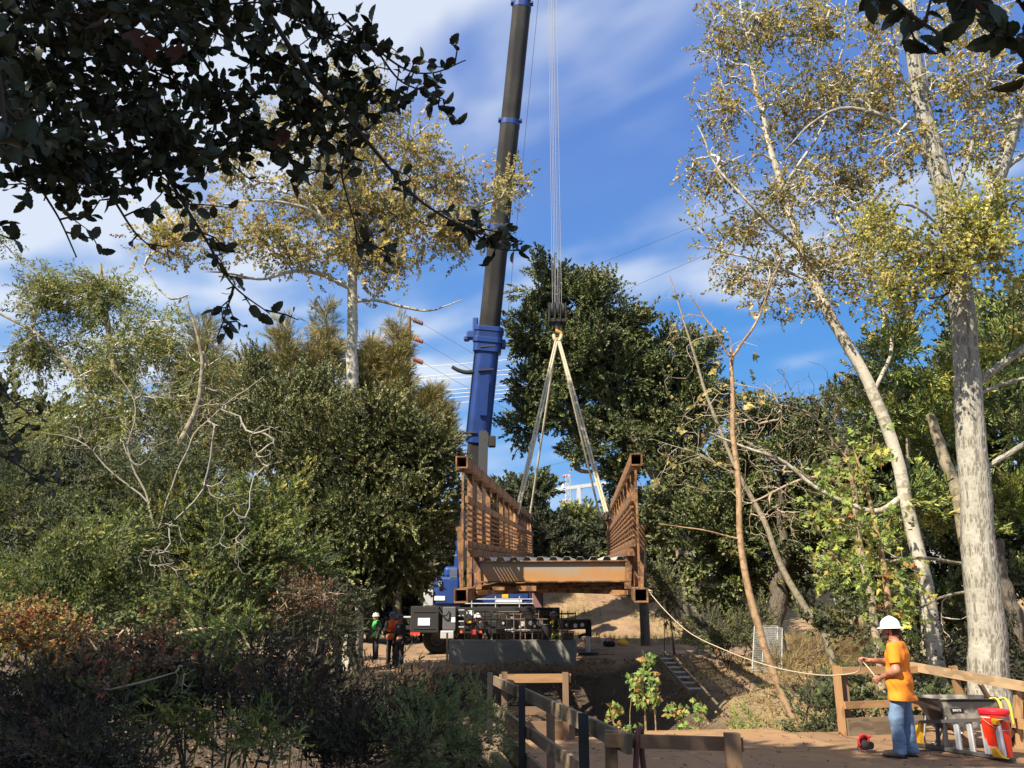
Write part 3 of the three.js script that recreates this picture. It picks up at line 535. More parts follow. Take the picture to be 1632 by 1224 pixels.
/* ---------- the crane ---------- */
{
  const t = thing('mobile_crane', 'big mobile crane with blue upper works, black carrier and long telescopic boom', 'crane');
  const bA = at(743, 890, 48), bT = at(873, -400, 39.5);
  const bp = (py) => { let a = -0.5, b = 1.2; for (let k = 0; k < 40; k++) { const m = (a + b) / 2; project(bA.clone().lerp(bT, m))[1] > py ? (a = m) : (b = m); } return bA.clone().lerp(bT, a); };
  const rrect = (w, h, r) => { const s = new THREE.Shape(), x = w / 2, y = h / 2; s.moveTo(-x + r, -y); s.lineTo(x - r, -y); s.absarc(x - r, -y + r, r, -Math.PI / 2, 0); s.lineTo(x, y - r); s.absarc(x - r, y - r, r, 0, Math.PI / 2); s.lineTo(-x + r, y); s.absarc(-x + r, y - r, r, Math.PI / 2, Math.PI); s.lineTo(-x, -y + r); s.absarc(-x + r, -y + r, r, Math.PI, Math.PI * 1.5); return s; };
  const sec = (name, p0, p1, w, h, r, mat, bev = 0.02) => { const a = bp(p0), b = bp(p1), L = a.distanceTo(b), g = new THREE.ExtrudeGeometry(rrect(w, h, r), { depth: L, bevelEnabled: bev > 0, bevelThickness: bev, bevelSize: bev, bevelSegments: 2, curveSegments: 10 }); g.translate(0, 0, -L / 2); g.applyMatrix4(between(a, b, ZF)); return mesh(name, g, mat, t); };
  const boomDark = std({ map: tex(256, (u, v) => { const a = fbm(u * 3, v * 3, 3, 4, 3), s = fbm(u * 30, v * 2, 4, 3, 0); return mix3([0.011, 0.0105, 0.010], [0.042, 0.037, 0.032], smooth(0.35, 0.8, a * 0.6 + s * 0.4)); }, true, 0.3), roughness: 0.82 });
  sec('boom_base', 706, 530, 1.28, 1.5, 0.4, MAT.blue); sec('boom_foot', 900, 700, 1.02, 1.3, 0.2, MAT.blackMat);
  const dark2 = boomDark;
  sec('boom_section', 540, 368, 1.12, 1.3, 0.42, dark2); sec('boom_section', 372, 198, 1.07, 1.22, 0.4, dark2); sec('boom_section', 204, 12, 1.02, 1.15, 0.38, dark2); sec('boom_section', 18, -420, 0.96, 1.06, 0.36, dark2);
  for (const [y, w] of [[366, 1.16], [198, 1.11], [12, 1.06]]) { sec('boom_collar', y + 4, y - 3, w, w * 1.12, 0.42, MAT.blue); const c = bp(y), g = new Geo(); boxAt(g, 0.16, 0.16, 0.3, w / 2 + 0.06, 0, w * 0.3, 0.03); boxAt(g, 0.14, 0.2, 0.3, -w / 2 - 0.05, 0.05, w * 0.3, 0.03); const m = g.mesh('collar_lug', MAT.blue, t); m.position.copy(c); stuff(m); }
  sec('boom_head', 562, 526, 1.5, 1.66, 0.3, MAT.blue); sec('boom_head', 548, 541, 1.62, 1.78, 0.3, MAT.blue); sec('boom_head', 530, 524, 1.6, 1.74, 0.3, MAT.blue);
  { const g = new Geo(), c = bp(541), side = new V3(1, 0, 0); boxAt(g, 0.5, 0.45, 0.5, c.x - 0.95, c.y + 0.1, c.z + 0.4, 0.08); boxAt(g, 0.3, 0.25, 0.35, c.x - 1.2, c.y - 0.1, c.z + 0.4, 0.06); boxAt(g, 0.3, 0.9, 0.4, c.x - 0.72, c.y + 0.7, c.z + 0.3, 0.06); boxAt(g, 0.24, 0.5, 0.4, c.x + 0.86, c.y - 0.4, c.z + 0.3, 0.06); stuff(g.mesh('boom_fitting', MAT.blue, t)); }
  for (const y of [560, 597]) { const c = bp(y); barMesh('boom_strap', c.clone().add(new V3(-0.35, 0, 0.84)), c.clone().add(new V3(0.5, 0.06, 0.84)), 0.1, 0.09, MAT.dark, t); }
  { const c = bp(597).add(new V3(-0.6, 0, 0.5)); new Geo().tube(curve([c, c.clone().add(new V3(-0.4, -0.02, 0)), c.clone().add(new V3(-0.85, 0.1, 0)), c.clone().add(new V3(-1.2, 0.3, 0))], 12), { a: 0.14, b: 0.1 }, 8).mesh('boom_arm', MAT.blackMat, t); }
  new Geo().bar(bp(540).add(new V3(-0.63, 0, 0.55)), bp(705).add(new V3(-0.63, 0, 0.55)), 0.08, 0.08).mesh('boom_pipe', MAT.dark, t);
  { const c = bp(610), d = new Geo(); d.bar(bp(612).add(new V3(0.1, 0, 0.9)), bp(668).add(new V3(0.16, 0, 0.9)), 0.46, 0.08, ZF); stuff(d.mesh('boom_plate', MAT.blue, t)); }
  barMesh('lift_cylinder', at(770, 688, 45.6), at(764, 905, 45), 0.42, 0.42, MAT.dark, t, ZF); barMesh('lift_rod', at(776, 690, 45.3), at(770, 905, 44.8), 0.16, 0.16, MAT.dark, t, ZF);
  { const g = new Geo(), c = at(784, 704, 45.4); boxAt(g, 0.4, 0.6, 0.4, c.x, c.y, c.z, 0.06); boxAt(g, 0.3, 0.16, 0.3, c.x - 0.25, c.y + 0.1, c.z, 0.03); g.mesh('winch_lamp', MAT.blackMat, t); stuff(t.children.at(-1)); }
  { const c = at(742, 690, 46); new Geo().tube([c.clone().add(new V3(0.6, 0, 0)), c.clone().add(new V3(-0.15, 0, 0))], { a: 0.06, b: 0.06 }, 6).mesh('step_bar', MAT.blackMat, t); }
  // hoist ropes, straight down to the block
  for (let k = 0; k < 6; k++) { const x = HOOK.x + (k - 2.5) * 0.085; new Geo().tube([new V3(x, HOOK.y + 0.4, HOOK.z + (k % 2) * 0.25 - 0.12), new V3(x - 0.0, bT.y + 1, HOOK.z + (k % 2) * 0.25 - 0.12)], { a: 0.013, b: 0.013 }, 5).mesh('hoist_rope', MAT.rope2, t); }
  // boom stay line
  new Geo().tube([bp(545).add(new V3(1.0, 0, 0.6)), at(858, 0, 42), bT.clone().add(new V3(0.8, 0, 0))], { a: 0.012, b: 0.012 }, 4).mesh('stay_line', MAT.twigDark, t);
  { const h = new Geo(); boxAt(h, 1.5, 2.2, 1.2, bT.x - 0.2, bT.y + 0.3, bT.z, 0.1); h.mesh('boom_tip', MAT.blue, t); }

  // upper works
  const px = (a, b, D) => [at(a, 960, D).x, at(b, 960, D).x];
  const block = (name, a, b, y0, y1, D, depth, mat, r = 0.05, parent = t) => { const [x0, x1] = px(a, b, D), lo = at((a + b) / 2, y1, D).y, hi = at((a + b) / 2, y0, D).y, g = new RoundedBoxGeometry(x1 - x0, hi - lo, depth, 3, Math.min(r, depth * 0.45, (hi - lo) * 0.45)); g.translate((x0 + x1) / 2, (lo + hi) / 2, -D - depth / 2); return mesh(name, g, mat, parent); };
  block('engine_house', 752, 848, 890, 967, 44.5, 3.4, MAT.blue, 0.12);
  block('turntable', 735, 850, 962, 972, 43.6, 3.6, MAT.blackMat, 0.05);
  const cab = block('cab', 691, 733, 918, 966, 43, 1.9, MAT.blue, 0.18);
  block('cab_roof', 706, 733, 902, 922, 43.05, 1.6, MAT.blue, 0.2, cab); block('cab_window', 716, 728, 907, 921, 42.97, 0.1, MAT.glass, 0.02, cab); block('white_stripe', 692, 709, 950, 957, 42.97, 0.05, MAT.white, 0.01, cab);
  block('mirror', 698, 703, 924, 938, 42.9, 0.06, MAT.galv, 0.01, cab); block('ladder_frame', 676, 690, 940, 965, 42.9, 0.5, MAT.galv, 0.02);
  block('counterweight', 848, 866, 943, 971, 44.2, 2.4, std({ color: [0.20, 0.105, 0.10], roughness: 0.7 }), 0.06);
  block('sign_plate', 800, 810, 947, 953, 44.4, 0.06, MAT.yellow, 0.01); block('sign_plate', 790, 832, 956, 960, 44.4, 0.06, MAT.white, 0.01); block('side_panel', 812, 842, 944, 955, 44.43, 0.06, MAT.blue, 0.02);
  barMesh('boom_cradle', at(733, 840, 46), at(728, 905, 46), 0.3, 0.3, MAT.blue, t, ZF);
  // carrier
  block('carrier_frame', 657, 892, 968, 1000, 40.6, 2.4, MAT.blackMat, 0.04); block('carrier_skirt', 725, 890, 990, 1010, 40.3, 0.4, MAT.black, 0.04);
  block('outrigger_box', 655, 700, 966, 1009, 40.2, 2.2, MAT.blackMat, 0.05); block('side_box', 706, 727, 967, 1004, 40.1, 0.6, std({ color: [0.10, 0.10, 0.105], roughness: 0.5 }), 0.05);
  block('colour_plate', 667, 686, 985, 997, 40.17, 0.06, MAT.white, 0.01); block('colour_plate', 720, 726, 984, 992, 40.07, 0.06, MAT.white, 0.01); block('colour_plate', 744, 755, 973, 982, 40.2, 0.06, MAT.white, 0.01); block('colour_plate', 744, 754, 990, 993, 40.2, 0.06, MAT.yellow, 0.01);  // first white plate paints the lit patch on the outrigger box
  block('tail_light', 655, 671, 1008, 1013, 40.15, 0.1, MAT.red, 0.02); block('bumper_beam', 636, 657, 997, 1004, 40.6, 0.3, MAT.blackMat, 0.03); block('guard_rail', 640, 656, 982, 985, 40.6, 0.1, MAT.galv, 0.02);
  block('valve_box', 703, 724, 1005, 1018, 40.0, 0.4, MAT.galv, 0.04); block('valve_box', 752, 760, 1004, 1012, 40.05, 0.3, MAT.red, 0.04);
  for (const [x, r] of [[697, 0.68], [752, 0.66], [808, 0.66], [856, 0.66]]) {
    const w = new THREE.Group(); w.name = 'wheel'; t.add(w); const gx = at(x, 1020, 40.9).x, gy = ground(gx, 41.2) + r; w.position.set(gx, gy, -41.2);
    const ty = new THREE.TorusGeometry(r - 0.2, 0.22, 14, 32); ty.scale(1, 1, 1.0); mesh('tyre', ty, MAT.rubber, w);
    const rim = new THREE.LatheGeometry([[0.01, 0.05], [0.2, 0.06], [0.26, 0.14], [r - 0.3, 0.16], [r - 0.26, 0.05]].map(([a, b]) => new THREE.Vector2(a, b)), 24); rim.rotateX(Math.PI / 2); mesh('rim', rim, MAT.dark, w);
  }
  const ob = block('outrigger_beam', 790, 941, 987, 1003, 40.0, 0.5, MAT.black, 0.03);
  for (const [x, y, r] of [[816, 985, 2.6], [833, 994, 3.8], [846, 993, 3.6], [860, 993, 4.4], [829, 999, 2], [852, 998, 2.2], [818, 1004, 3.6], [903, 996, 2.2], [917, 997, 3.2], [928, 996, 3.0], [802, 993, 2]]) { const c = new THREE.CylinderGeometry(r * mpp(40), r * mpp(40), 0.05, 16); c.rotateX(Math.PI / 2); const p = at(x, y, 39.97); c.translate(p.x, p.y, p.z); mesh('reflector', c, MAT.white, ob); }
  block('rail_strip', 805, 872, 1003, 1006, 39.95, 0.06, MAT.white, 0.01); block('jack_leg', 933, 942, 990, 1016, 39.9, 0.4, MAT.blackMat, 0.05); 
  { const a = at(937, 1014, 39.7), gy = ground(a.x, 39.7); new Geo().tube([a, new V3(a.x, gy + 0.1, a.z)], { a: 0.09, b: 0.09 }, 10).mesh('jack_rod', MAT.steel, t); mesh('jack_pad', new THREE.CylinderGeometry(0.45, 0.5, 0.12, 20).translate(a.x, gy + 0.06, a.z), MAT.blackMat, t); }
  new Geo().tube(curve([at(922, 1016, 39.8), at(928, 1012, 39.8), at(934, 1011, 39.8)], 6), { a: 0.07, b: 0.05 }, 6).mesh('jack_handle', MAT.blackMat, t);
  for (const [a, b] of [[[740, 962], [850, 962]], [[740, 955], [850, 955]], [[676, 968], [676, 944]], [[752, 968], [752, 950]], [[790, 968], [790, 950]], [[828, 968], [828, 950]]]) new Geo().tube([at(...a, 43.4), at(...b, 43.4)], { a: 0.03, b: 0.03 }, 6).mesh('hand_rail', MAT.galv, t);
  for (const [x0, x1, s] of [[730, 748, 10], [744, 768, 14], [758, 790, 9], [700, 716, 8], [800, 830, 7]]) new Geo().tube(curve([at(x0, 972, 40.05), at((x0 * 2 + x1) / 3, 972 + s, 39.95), at((x0 + 2 * x1) / 3, 973 + s, 39.95), at(x1, 974, 40.05)], 14), { a: 0.035, b: 0.035 }, 6).mesh('hose', MAT.rubber, t);
  for (const [x, y] of [[661, 1011], [667, 1011], [735, 1007], [766, 1007]]) mesh('lamp', new THREE.CylinderGeometry(0.06, 0.06, 0.05, 12).rotateX(Math.PI / 2).translate(...at(x, y, 39.93).toArray()), MAT.orange, t);
  for (let k = 0; k < 4; k++) barMesh('step', at(731, 972 + k * 9, 40.02), at(740, 972 + k * 9, 40.02), 0.06, 0.05, MAT.galv, t);
  for (const [x0, x1, y0, y1] of [[660, 695, 975, 975.8], [660, 695, 1002, 1002.8], [728, 890, 981, 981.8]]) block('seam', x0, x1, y0, y1, 40.17, 0.05, MAT.dark, 0.004);
  settle(t, onGround(-0.5, 42));
}

/* ---------- concrete block with its cage of bars ---------- */
{
  const D = 32.5, x0 = at(715, 1040, D).x, x1 = at(918, 1040, D).x, top = at(816, 1020, D).y, gy = ground(0, D) - 0.35, xc = (x0 + x1) / 2;
  const t = thing('bridge_abutment', 'low grey concrete abutment block dappled with shade, on the far bank', 'concrete block', [xc, gy, -D - 0.45]);
  mesh('block', new RoundedBoxGeometry(x1 - x0, top - gy, 0.95, 3, 0.02).translate(0, (top - gy) / 2, 0), MAT.conc, t);
  const c = thing('rebar_cage', 'cage of upright steel reinforcing bars standing on the concrete block', 'rebar cage', [xc, top, -D - 0.45]);
  const bar = new THREE.CylinderGeometry(0.021, 0.021, 1, 6), put = (a, b) => { const m = mesh('rebar', bar, MAT.rebar, c), v = new V3().subVectors(b, a); m.position.addVectors(a, b).multiplyScalar(0.5); m.quaternion.setFromUnitVectors(YUP, v.clone().normalize()); m.scale.set(1, v.length(), 1); };
  const L = (px, py, z = 0) => { const p = at(px, py, D + 0.45 - z); return new V3(p.x - xc, p.y - top, z); };
  for (let k = 0; k < 15; k++) { const px = 742 + k * 9.6 + rr(-1.5, 1.5), zz = k % 2 ? 0.28 : -0.25; const a = L(px, 1021, zz); a.y = -0.05; put(a, L(px + rr(-2, 2), 974 + rr(-2, 8), zz)); }
  for (const [a, b, y, z] of [[752, 880, 975, 0.3], [760, 915, 979, -0.27], [745, 876, 987, 0.3], [790, 890, 1005, 0.3], [790, 885, 1009, -0.27], [878, 917, 978, 0.3], [880, 917, 986, 0.3]]) put(L(a, y, z), L(b, y + rr(-1, 1), z));
  for (const x of [885, 895, 905, 917]) put(L(x, 974, 0.3), L(x, 988, 0.3)); for (const x of [896, 905]) put(L(x, 988, 0.3), L(x, 1021, 0.3));
  // formwork boards, stakes and small gear around
  const st = thing('survey_stake', 'thin wooden stake beside the concrete block end', 'stake', onGround(at(713, 1040, 33).x, 33)); barMesh('stake', new V3(0, -0.2, 0), new V3(-0.02, 1.05, 0), 0.07, 0.05, MAT.woodPale, st, ZF);
  [['pale plank lying on bare earth right of the concrete block, furthest of three', 946, 1036, 0.2, 1.5], ['pale plank lying on bare earth right of the concrete block, middle of three', 950, 1044, -0.1, 1.7], ['pale plank lying on bare earth right of the concrete block, closest of three', 945, 1051, 0.05, 1.3]].forEach(([l, x, y, a, len]) => { const q = hit(x, y), b = thing('plank', l, 'plank', q.add(new V3(0, 0.04, 0)), a, 'planks beside the concrete block'); mesh('board', plank(len, 0.05, 0.24), MAT.woodPale, b); });
  const drum = thing('plastic_tub', 'dark grey tub standing on the concrete block among bars', 'tub', new V3(at(872, 1020, D).x, top, -D - 0.25)); mesh('tub_body', new THREE.LatheGeometry([[0.001, 0], [0.17, 0], [0.21, 0.5], [0.24, 0.52], [0.24, 0.56], [0.2, 0.54], [0.16, 0.05]].map(([a, b]) => new THREE.Vector2(a, b)), 20), MAT.dark, drum);
  const cr = thing('crate', 'dark brown crate at the end of the concrete block top', 'crate', new V3(at(907, 1020, D).x, top, -D - 0.4)); { const g = new Geo(); boxAt(g, 0.38, 0.26, 0.3, 0, 0.13, 0, 0.02); mesh('box', g.build(), MAT.rebar, cr); mesh('lid', new RoundedBoxGeometry(0.41, 0.04, 0.33, 2, 0.01).translate(0, 0.29, 0), MAT.blackMat, cr); }
}
function hit(px, py, from = 8) { const r = ray(px, py); for (let D = from; D < 400; D += 0.05) { const k = D / -r.z, x = r.x * k, y = EYE + r.y * k; if (y < ground(x, D)) return new V3(x, ground(x, D), -D); } return at(px, py, 60); }

/* ---------- poles, wires and pylons beyond ---------- */
{
  const t = thing('utility_pole', 'brown utility pole with three rusty strings of insulators, above the feathery trees', 'utility pole'), D = 75, b = at(657, 700, D), top = at(652, 505, D);
  b.y = ground(b.x, D); new Geo().tube([b, top], { a: 0.22, b: 0.19 }, 10).mesh('pole', MAT.woodBrown, t);
  barMesh('arm', at(650, 509, D), at(664, 508, D), 0.18, 0.18, MAT.woodBrown, t);
  [[509, 516], [538, 545], [571, 578]].forEach(([y0, y1], k) => { const a = at(656, y0, D), c = at(674, y1, D), g = new Geo(); for (let q = 0; q < 7; q++) { const p = a.clone().lerp(c, 0.2 + q * 0.12); g.add(new THREE.SphereGeometry(0.17, 8, 6), M4(p, new THREE.Quaternion(), new V3(0.7, 1.3, 1.3))); } g.tube([a, c], { a: 0.07, b: 0.05 }, 6); stuff(g.mesh('insulator_string', k ? std({ color: [0.30, 0.07, 0.03], roughness: 0.4 }) : std({ color: [0.16, 0.09, 0.07], roughness: 0.4 }), t)); });
  settle(t, b);
  const wire = std({ color: [0.85, 0.85, 0.84], roughness: 0.35, metalness: 0.2 }), names = ['topmost', 'second', 'third', 'fourth', 'fifth', 'sixth', 'lowest'];
  [[585, 577], [600.6, 593], [605.5, 599.5], [625, 617.5], [631, 624], [638, 630], [648, 639]].forEach(([a, c], k) => { const s = (c - a) / 94, y = (x) => a + (x - 660) * s; const w = thing('power_line', `${names[k]} of seven pale power lines crossing the sky behind the boom`, 'power line', [0, 0, 0], 0, 'power lines behind the boom'), p = [at(470, y(470), 88), at(760, y(760) + 1, 88), at(1060, y(1060), 88)]; new Geo().tube(curve(p, 10), { a: 0.032, b: 0.032 }, 5).mesh('conductor', wire, w); settle(w, p[0]); });
  [['thin dark wire rising across the sky toward the tall pale tree, upper one', [880, 450], [1400, 245], 70], ['thin dark wire rising across the sky toward the tall pale tree, lower one', [900, 505], [1400, 285], 70], ['thin dark wire low in the sky above the substation frame', [800, 760], [960, 722], 90], ['thin dark wire from the top insulators down behind the boom', [674, 516], [850, 620], 75], ['thin dark wire from the middle insulators down behind the boom', [674, 545], [850, 648], 75], ['thin dark wire from the lowest insulators down behind the boom', [674, 578], [850, 676], 75]].forEach(([l, a, c, D2]) => { const w = thing('overhead_wire', l, 'wire'), p = [at(...a, D2), at(...c, D2)]; new Geo().tube(p, { a: 0.014, b: 0.014 }, 4).mesh('conductor', MAT.twigDark, w); settle(w, p[0]); });
  const f = thing('substation_frame', 'pale steel frame of post and slanting crossbeam seen between the bridge sides', 'substation frame'), D3 = 110;
  const fb = at(922, 850, D3); barMesh('post', new V3(fb.x, ground(fb.x, D3), fb.z), at(922, 773, D3), 0.5, 0.5, MAT.galv, f, ZF); barMesh('post', new V3(at(863, 850, D3).x, ground(0, D3), -D3), at(863, 783, D3), 0.4, 0.4, MAT.galv, f, ZF); barMesh('crossbeam', at(860, 784, D3), at(966, 770, D3), 0.45, 0.45, MAT.galv, f); barMesh('brace', at(921, 786, D3), at(929, 776, D3), 0.25, 0.25, MAT.galv, f);
  for (const x of [868, 883, 898]) { const p = at(x, 784 - (x - 860) * 0.13, D3); const g = new THREE.ConeGeometry(0.35, 0.9, 8); g.translate(p.x, p.y + 0.5, p.z); mesh('insulator', g, MAT.galv, f); }
  settle(f, new V3(fb.x, ground(fb.x, D3), fb.z));
  const w = thing('lattice_pylon', 'slim lattice steel pylon with red insulator strings behind the substation frame', 'pylon'), D4 = 170, base = at(906, 840, D4); base.y = ground(base.x, D4);
  const tp = at(905, 756, D4), g = new Geo(), H = tp.y - base.y, wd = (q) => lerp(0.75, 0.42, q);
  for (const sx of [-1, 1]) for (const sz of [-1, 1]) g.bar(base.clone().add(new V3(sx * wd(0), 0, sz * wd(0))), tp.clone().add(new V3(sx * wd(1), 0, sz * wd(1))), 0.12, 0.12);
  for (let k = 0; k < 16; k++) { const a = k / 16, b2 = (k + 1) / 16, y0 = base.clone().lerp(tp, a), y1 = base.clone().lerp(tp, b2); for (const sz of [-1, 1]) for (const s of [-1, 1]) g.bar(y0.clone().add(new V3(s * wd(a), 0, sz * wd(a))), y1.clone().add(new V3(-s * wd(b2), 0, sz * wd(b2))), 0.07, 0.07); }
  stuff(g.mesh('lattice', MAT.galv, w)); for (const [y, x0, x1] of [[758, 897, 908], [797, 896, 914]]) barMesh('arm', at(x0, y, D4), at(x1, y - 1, D4), 0.2, 0.25, MAT.galv, w); for (const [x, y] of [[899, 760], [899, 800]]) { const a = at(x - 2, y, D4), b2 = at(x + 5, y - 2.5, D4); new Geo().tube([a, b2], { a: 0.25, b: 0.25 }, 8).mesh('insulator', std({ color: [0.45, 0.1, 0.05] }), w); }
  settle(w, base);
}

/* ---------- a dark pole, fence panels, the ladder and oddments on the far bank ---------- */
{
  const p = hit(1029, 1029); const t = thing('timber_pile', 'tall dark round timber pile below the bridge right corner', 'post', p); const top = at(1022, 860, -p.z); new Geo().tube([new V3(0, -0.4, 0), new V3(top.x - p.x, top.y - p.y, 0)], { a: 0.26, b: 0.22 }, 14, true, 0.1).mesh('shaft', MAT.dim, t);
  const mk = (l, x0, y0, D, w, hgt, lean, turn) => { const b = at(x0, y0, D); b.y = ground(b.x, D); const f = thing('fence_panel', l, 'fence panel', b, turn, 'loose fence panels'); f.rotation.x = lean; const bt = new THREE.CylinderGeometry(0.015, 0.015, 1, 8); const ln = (a, c2) => { const m = mesh('frame_tube', bt, MAT.galv, f), v = new V3().subVectors(c2, a); m.position.addVectors(a, c2).multiplyScalar(0.5); m.quaternion.setFromUnitVectors(YUP, v.clone().normalize()); m.scale.y = v.length(); }; ln(new V3(0, 0, 0), new V3(w * 0.3, hgt, 0)); ln(new V3(w, 0, 0), new V3(w * 1.3, hgt, 0)); ln(new V3(w * 0.3, hgt, 0), new V3(w * 1.3, hgt, 0)); ln(new V3(0, 0.02, 0), new V3(w, 0.02, 0)); const g = new Geo(); for (let k = 0; k < 22; k++) { const s = k / 21; g.tube([new V3(w * s, 0, 0), new V3(w * (s + 0.3), hgt, 0)], { a: 0.004, b: 0.004 }, 3, false); g.tube([new V3(w * 0.3 * s, hgt * s, 0), new V3(w * 0.3 * s + w, hgt * s, 0)], { a: 0.004, b: 0.004 }, 3, false); } stuff(g.mesh('wire_mesh', MAT.galv, f)); };
  mk('pale framed wire mesh fence panel leaning behind the thin reddish tree, rear one', 1196, 1032, 27.5, 0.75, 1.35, -0.12, 0.1); mk('pale framed wire mesh fence panel leaning near the thin reddish tree, front one', 1212, 1034, 27.2, 0.62, 1.3, -0.12, 0.15);
  // ladder lying up the bank
  const a = hit(1112, 1112), b = hit(1058, 1052), l = thing('ladder', 'aluminium ladder lying up the shaded earth bank below the bridge', 'ladder'), d = new V3().subVectors(b, a).normalize(), sd = new V3().crossVectors(YUP, d).normalize(), upv = new V3(0, 0.12, 0);
  for (const s of [-0.22, 0.22]) barMesh('rail', a.clone().addScaledVector(sd, s).add(upv), b.clone().addScaledVector(sd, s).add(upv), 0.06, 0.08, MAT.rebar, l); for (let k = 0; k < 7; k++) { const c = a.clone().lerp(b, 0.06 + k * 0.14).add(upv).add(new V3(0, 0.02, 0)); barMesh('rung', c.clone().addScaledVector(sd, -0.22), c.clone().addScaledVector(sd, 0.22), 0.045, 0.045, MAT.alu, l); } settle(l, a);
  const bag = thing('bag', 'small yellow bag lying at the top of the far bank', 'bag', hit(993, 1029)); { const g = new THREE.SphereGeometry(0.24, 18, 12), q = g.attributes.position; for (let k = 0; k < q.count; k++) { const n = 0.8 + 0.5 * fbm(q.getX(k) * 7, q.getY(k) * 7, q.getZ(k) * 7, 3); q.setXYZ(k, q.getX(k) * n * 1.2, Math.max(-0.02, q.getY(k) * n * 0.8 + 0.1), q.getZ(k) * n); } g.computeVertexNormals(); mesh('sack', g, MAT.yellow, bag); const kn = new THREE.TorusGeometry(0.06, 0.02, 6, 12); kn.translate(0.05, 0.28, 0); mesh('tie', kn, MAT.yellow, bag); }
  const jug = thing('water_jug', 'small white and blue water jug at the leaning grey trunk foot', 'jug', hit(1099, 1026)); mesh('jug_body', new THREE.LatheGeometry([[0.001, 0], [0.15, 0], [0.17, 0.05], [0.17, 0.3], [0.12, 0.36], [0.001, 0.36]].map(([x, y]) => new THREE.Vector2(x, y)), 18), MAT.white, jug); mesh('jug_cap', new THREE.CylinderGeometry(0.1, 0.12, 0.1, 14).translate(0, 0.41, 0), MAT.blue, jug);
  const pile = thing('tool_bag', 'dark bundle of tools beside the small yellow bag', 'tool bag', hit(971, 1031)); { const g = new RoundedBoxGeometry(0.6, 0.26, 0.35, 4, 0.1), q = g.attributes.position; for (let k = 0; k < q.count; k++) q.setY(k, q.getY(k) + 0.13 + 0.12 * (fbm(q.getX(k) * 4, q.getZ(k) * 4, 2, 3) - 0.5)); g.computeVertexNormals(); mesh('bag_body', g, MAT.blackMat, pile); new Geo().tube(curve([new V3(-0.2, 0.22, 0), new V3(-0.1, 0.4, 0), new V3(0.1, 0.4, 0), new V3(0.2, 0.22, 0)], 10), { a: 0.02, b: 0.02 }, 6).mesh('handle', MAT.red, pile); }
  [['thin stake with orange ribbon at the foot of the leaning grey trunk', 1140, 1012, 29], ['thin stake with orange ribbon on the dirt rise right of the pile', 1137, 960, 48]].forEach(([lab, x, y, D]) => { const q = at(x, y, D); q.y = ground(q.x, D); const s = thing('survey_stake', lab, 'stake', q); barMesh('stake', new V3(0, -0.1, 0), new V3(0, 0.75, 0), 0.05, 0.03, MAT.woodPale, s, ZF); barMesh('ribbon', new V3(0, 0.6, 0.02), new V3(0.04, 0.78, 0.03), 0.07, 0.04, MAT.orange, s, ZF); });
}
/* ---------- people: distance fields turned into one smooth surface ---------- */
const smin = (a, b, k) => { const h = Math.max(k - Math.abs(a - b), 0) / k; return Math.min(a, b) - h * h * k * 0.25; };
function cap(a, b, ra, rb) { const d = [b[0] - a[0], b[1] - a[1], b[2] - a[2]], dd = d[0] * d[0] + d[1] * d[1] + d[2] * d[2] || 1e-9; return (x, y, z) => { const px = x - a[0], py = y - a[1], pz = z - a[2], t = clamp((px * d[0] + py * d[1] + pz * d[2]) / dd), ex = px - d[0] * t, ey = py - d[1] * t, ez = pz - d[2] * t; return Math.sqrt(ex * ex + ey * ey + ez * ez) - (ra + (rb - ra) * t); }; }
function ell(c, r, yaw = 0) { const cs = Math.cos(yaw), sn = Math.sin(yaw), m = Math.min(...r); return (x, y, z) => { const X = x - c[0], Y = y - c[1], Z = z - c[2], u = (X * cs - Z * sn) / r[0], v = Y / r[1], w = (X * sn + Z * cs) / r[2], l = Math.sqrt(u * u + v * v + w * w); return (l - 1) * m * (l < 1 ? 1 : 1); }; }
const blend = (fs, k) => (x, y, z) => { let d = 9; for (const f of fs) d = smin(d, f(x, y, z), k); return d; };
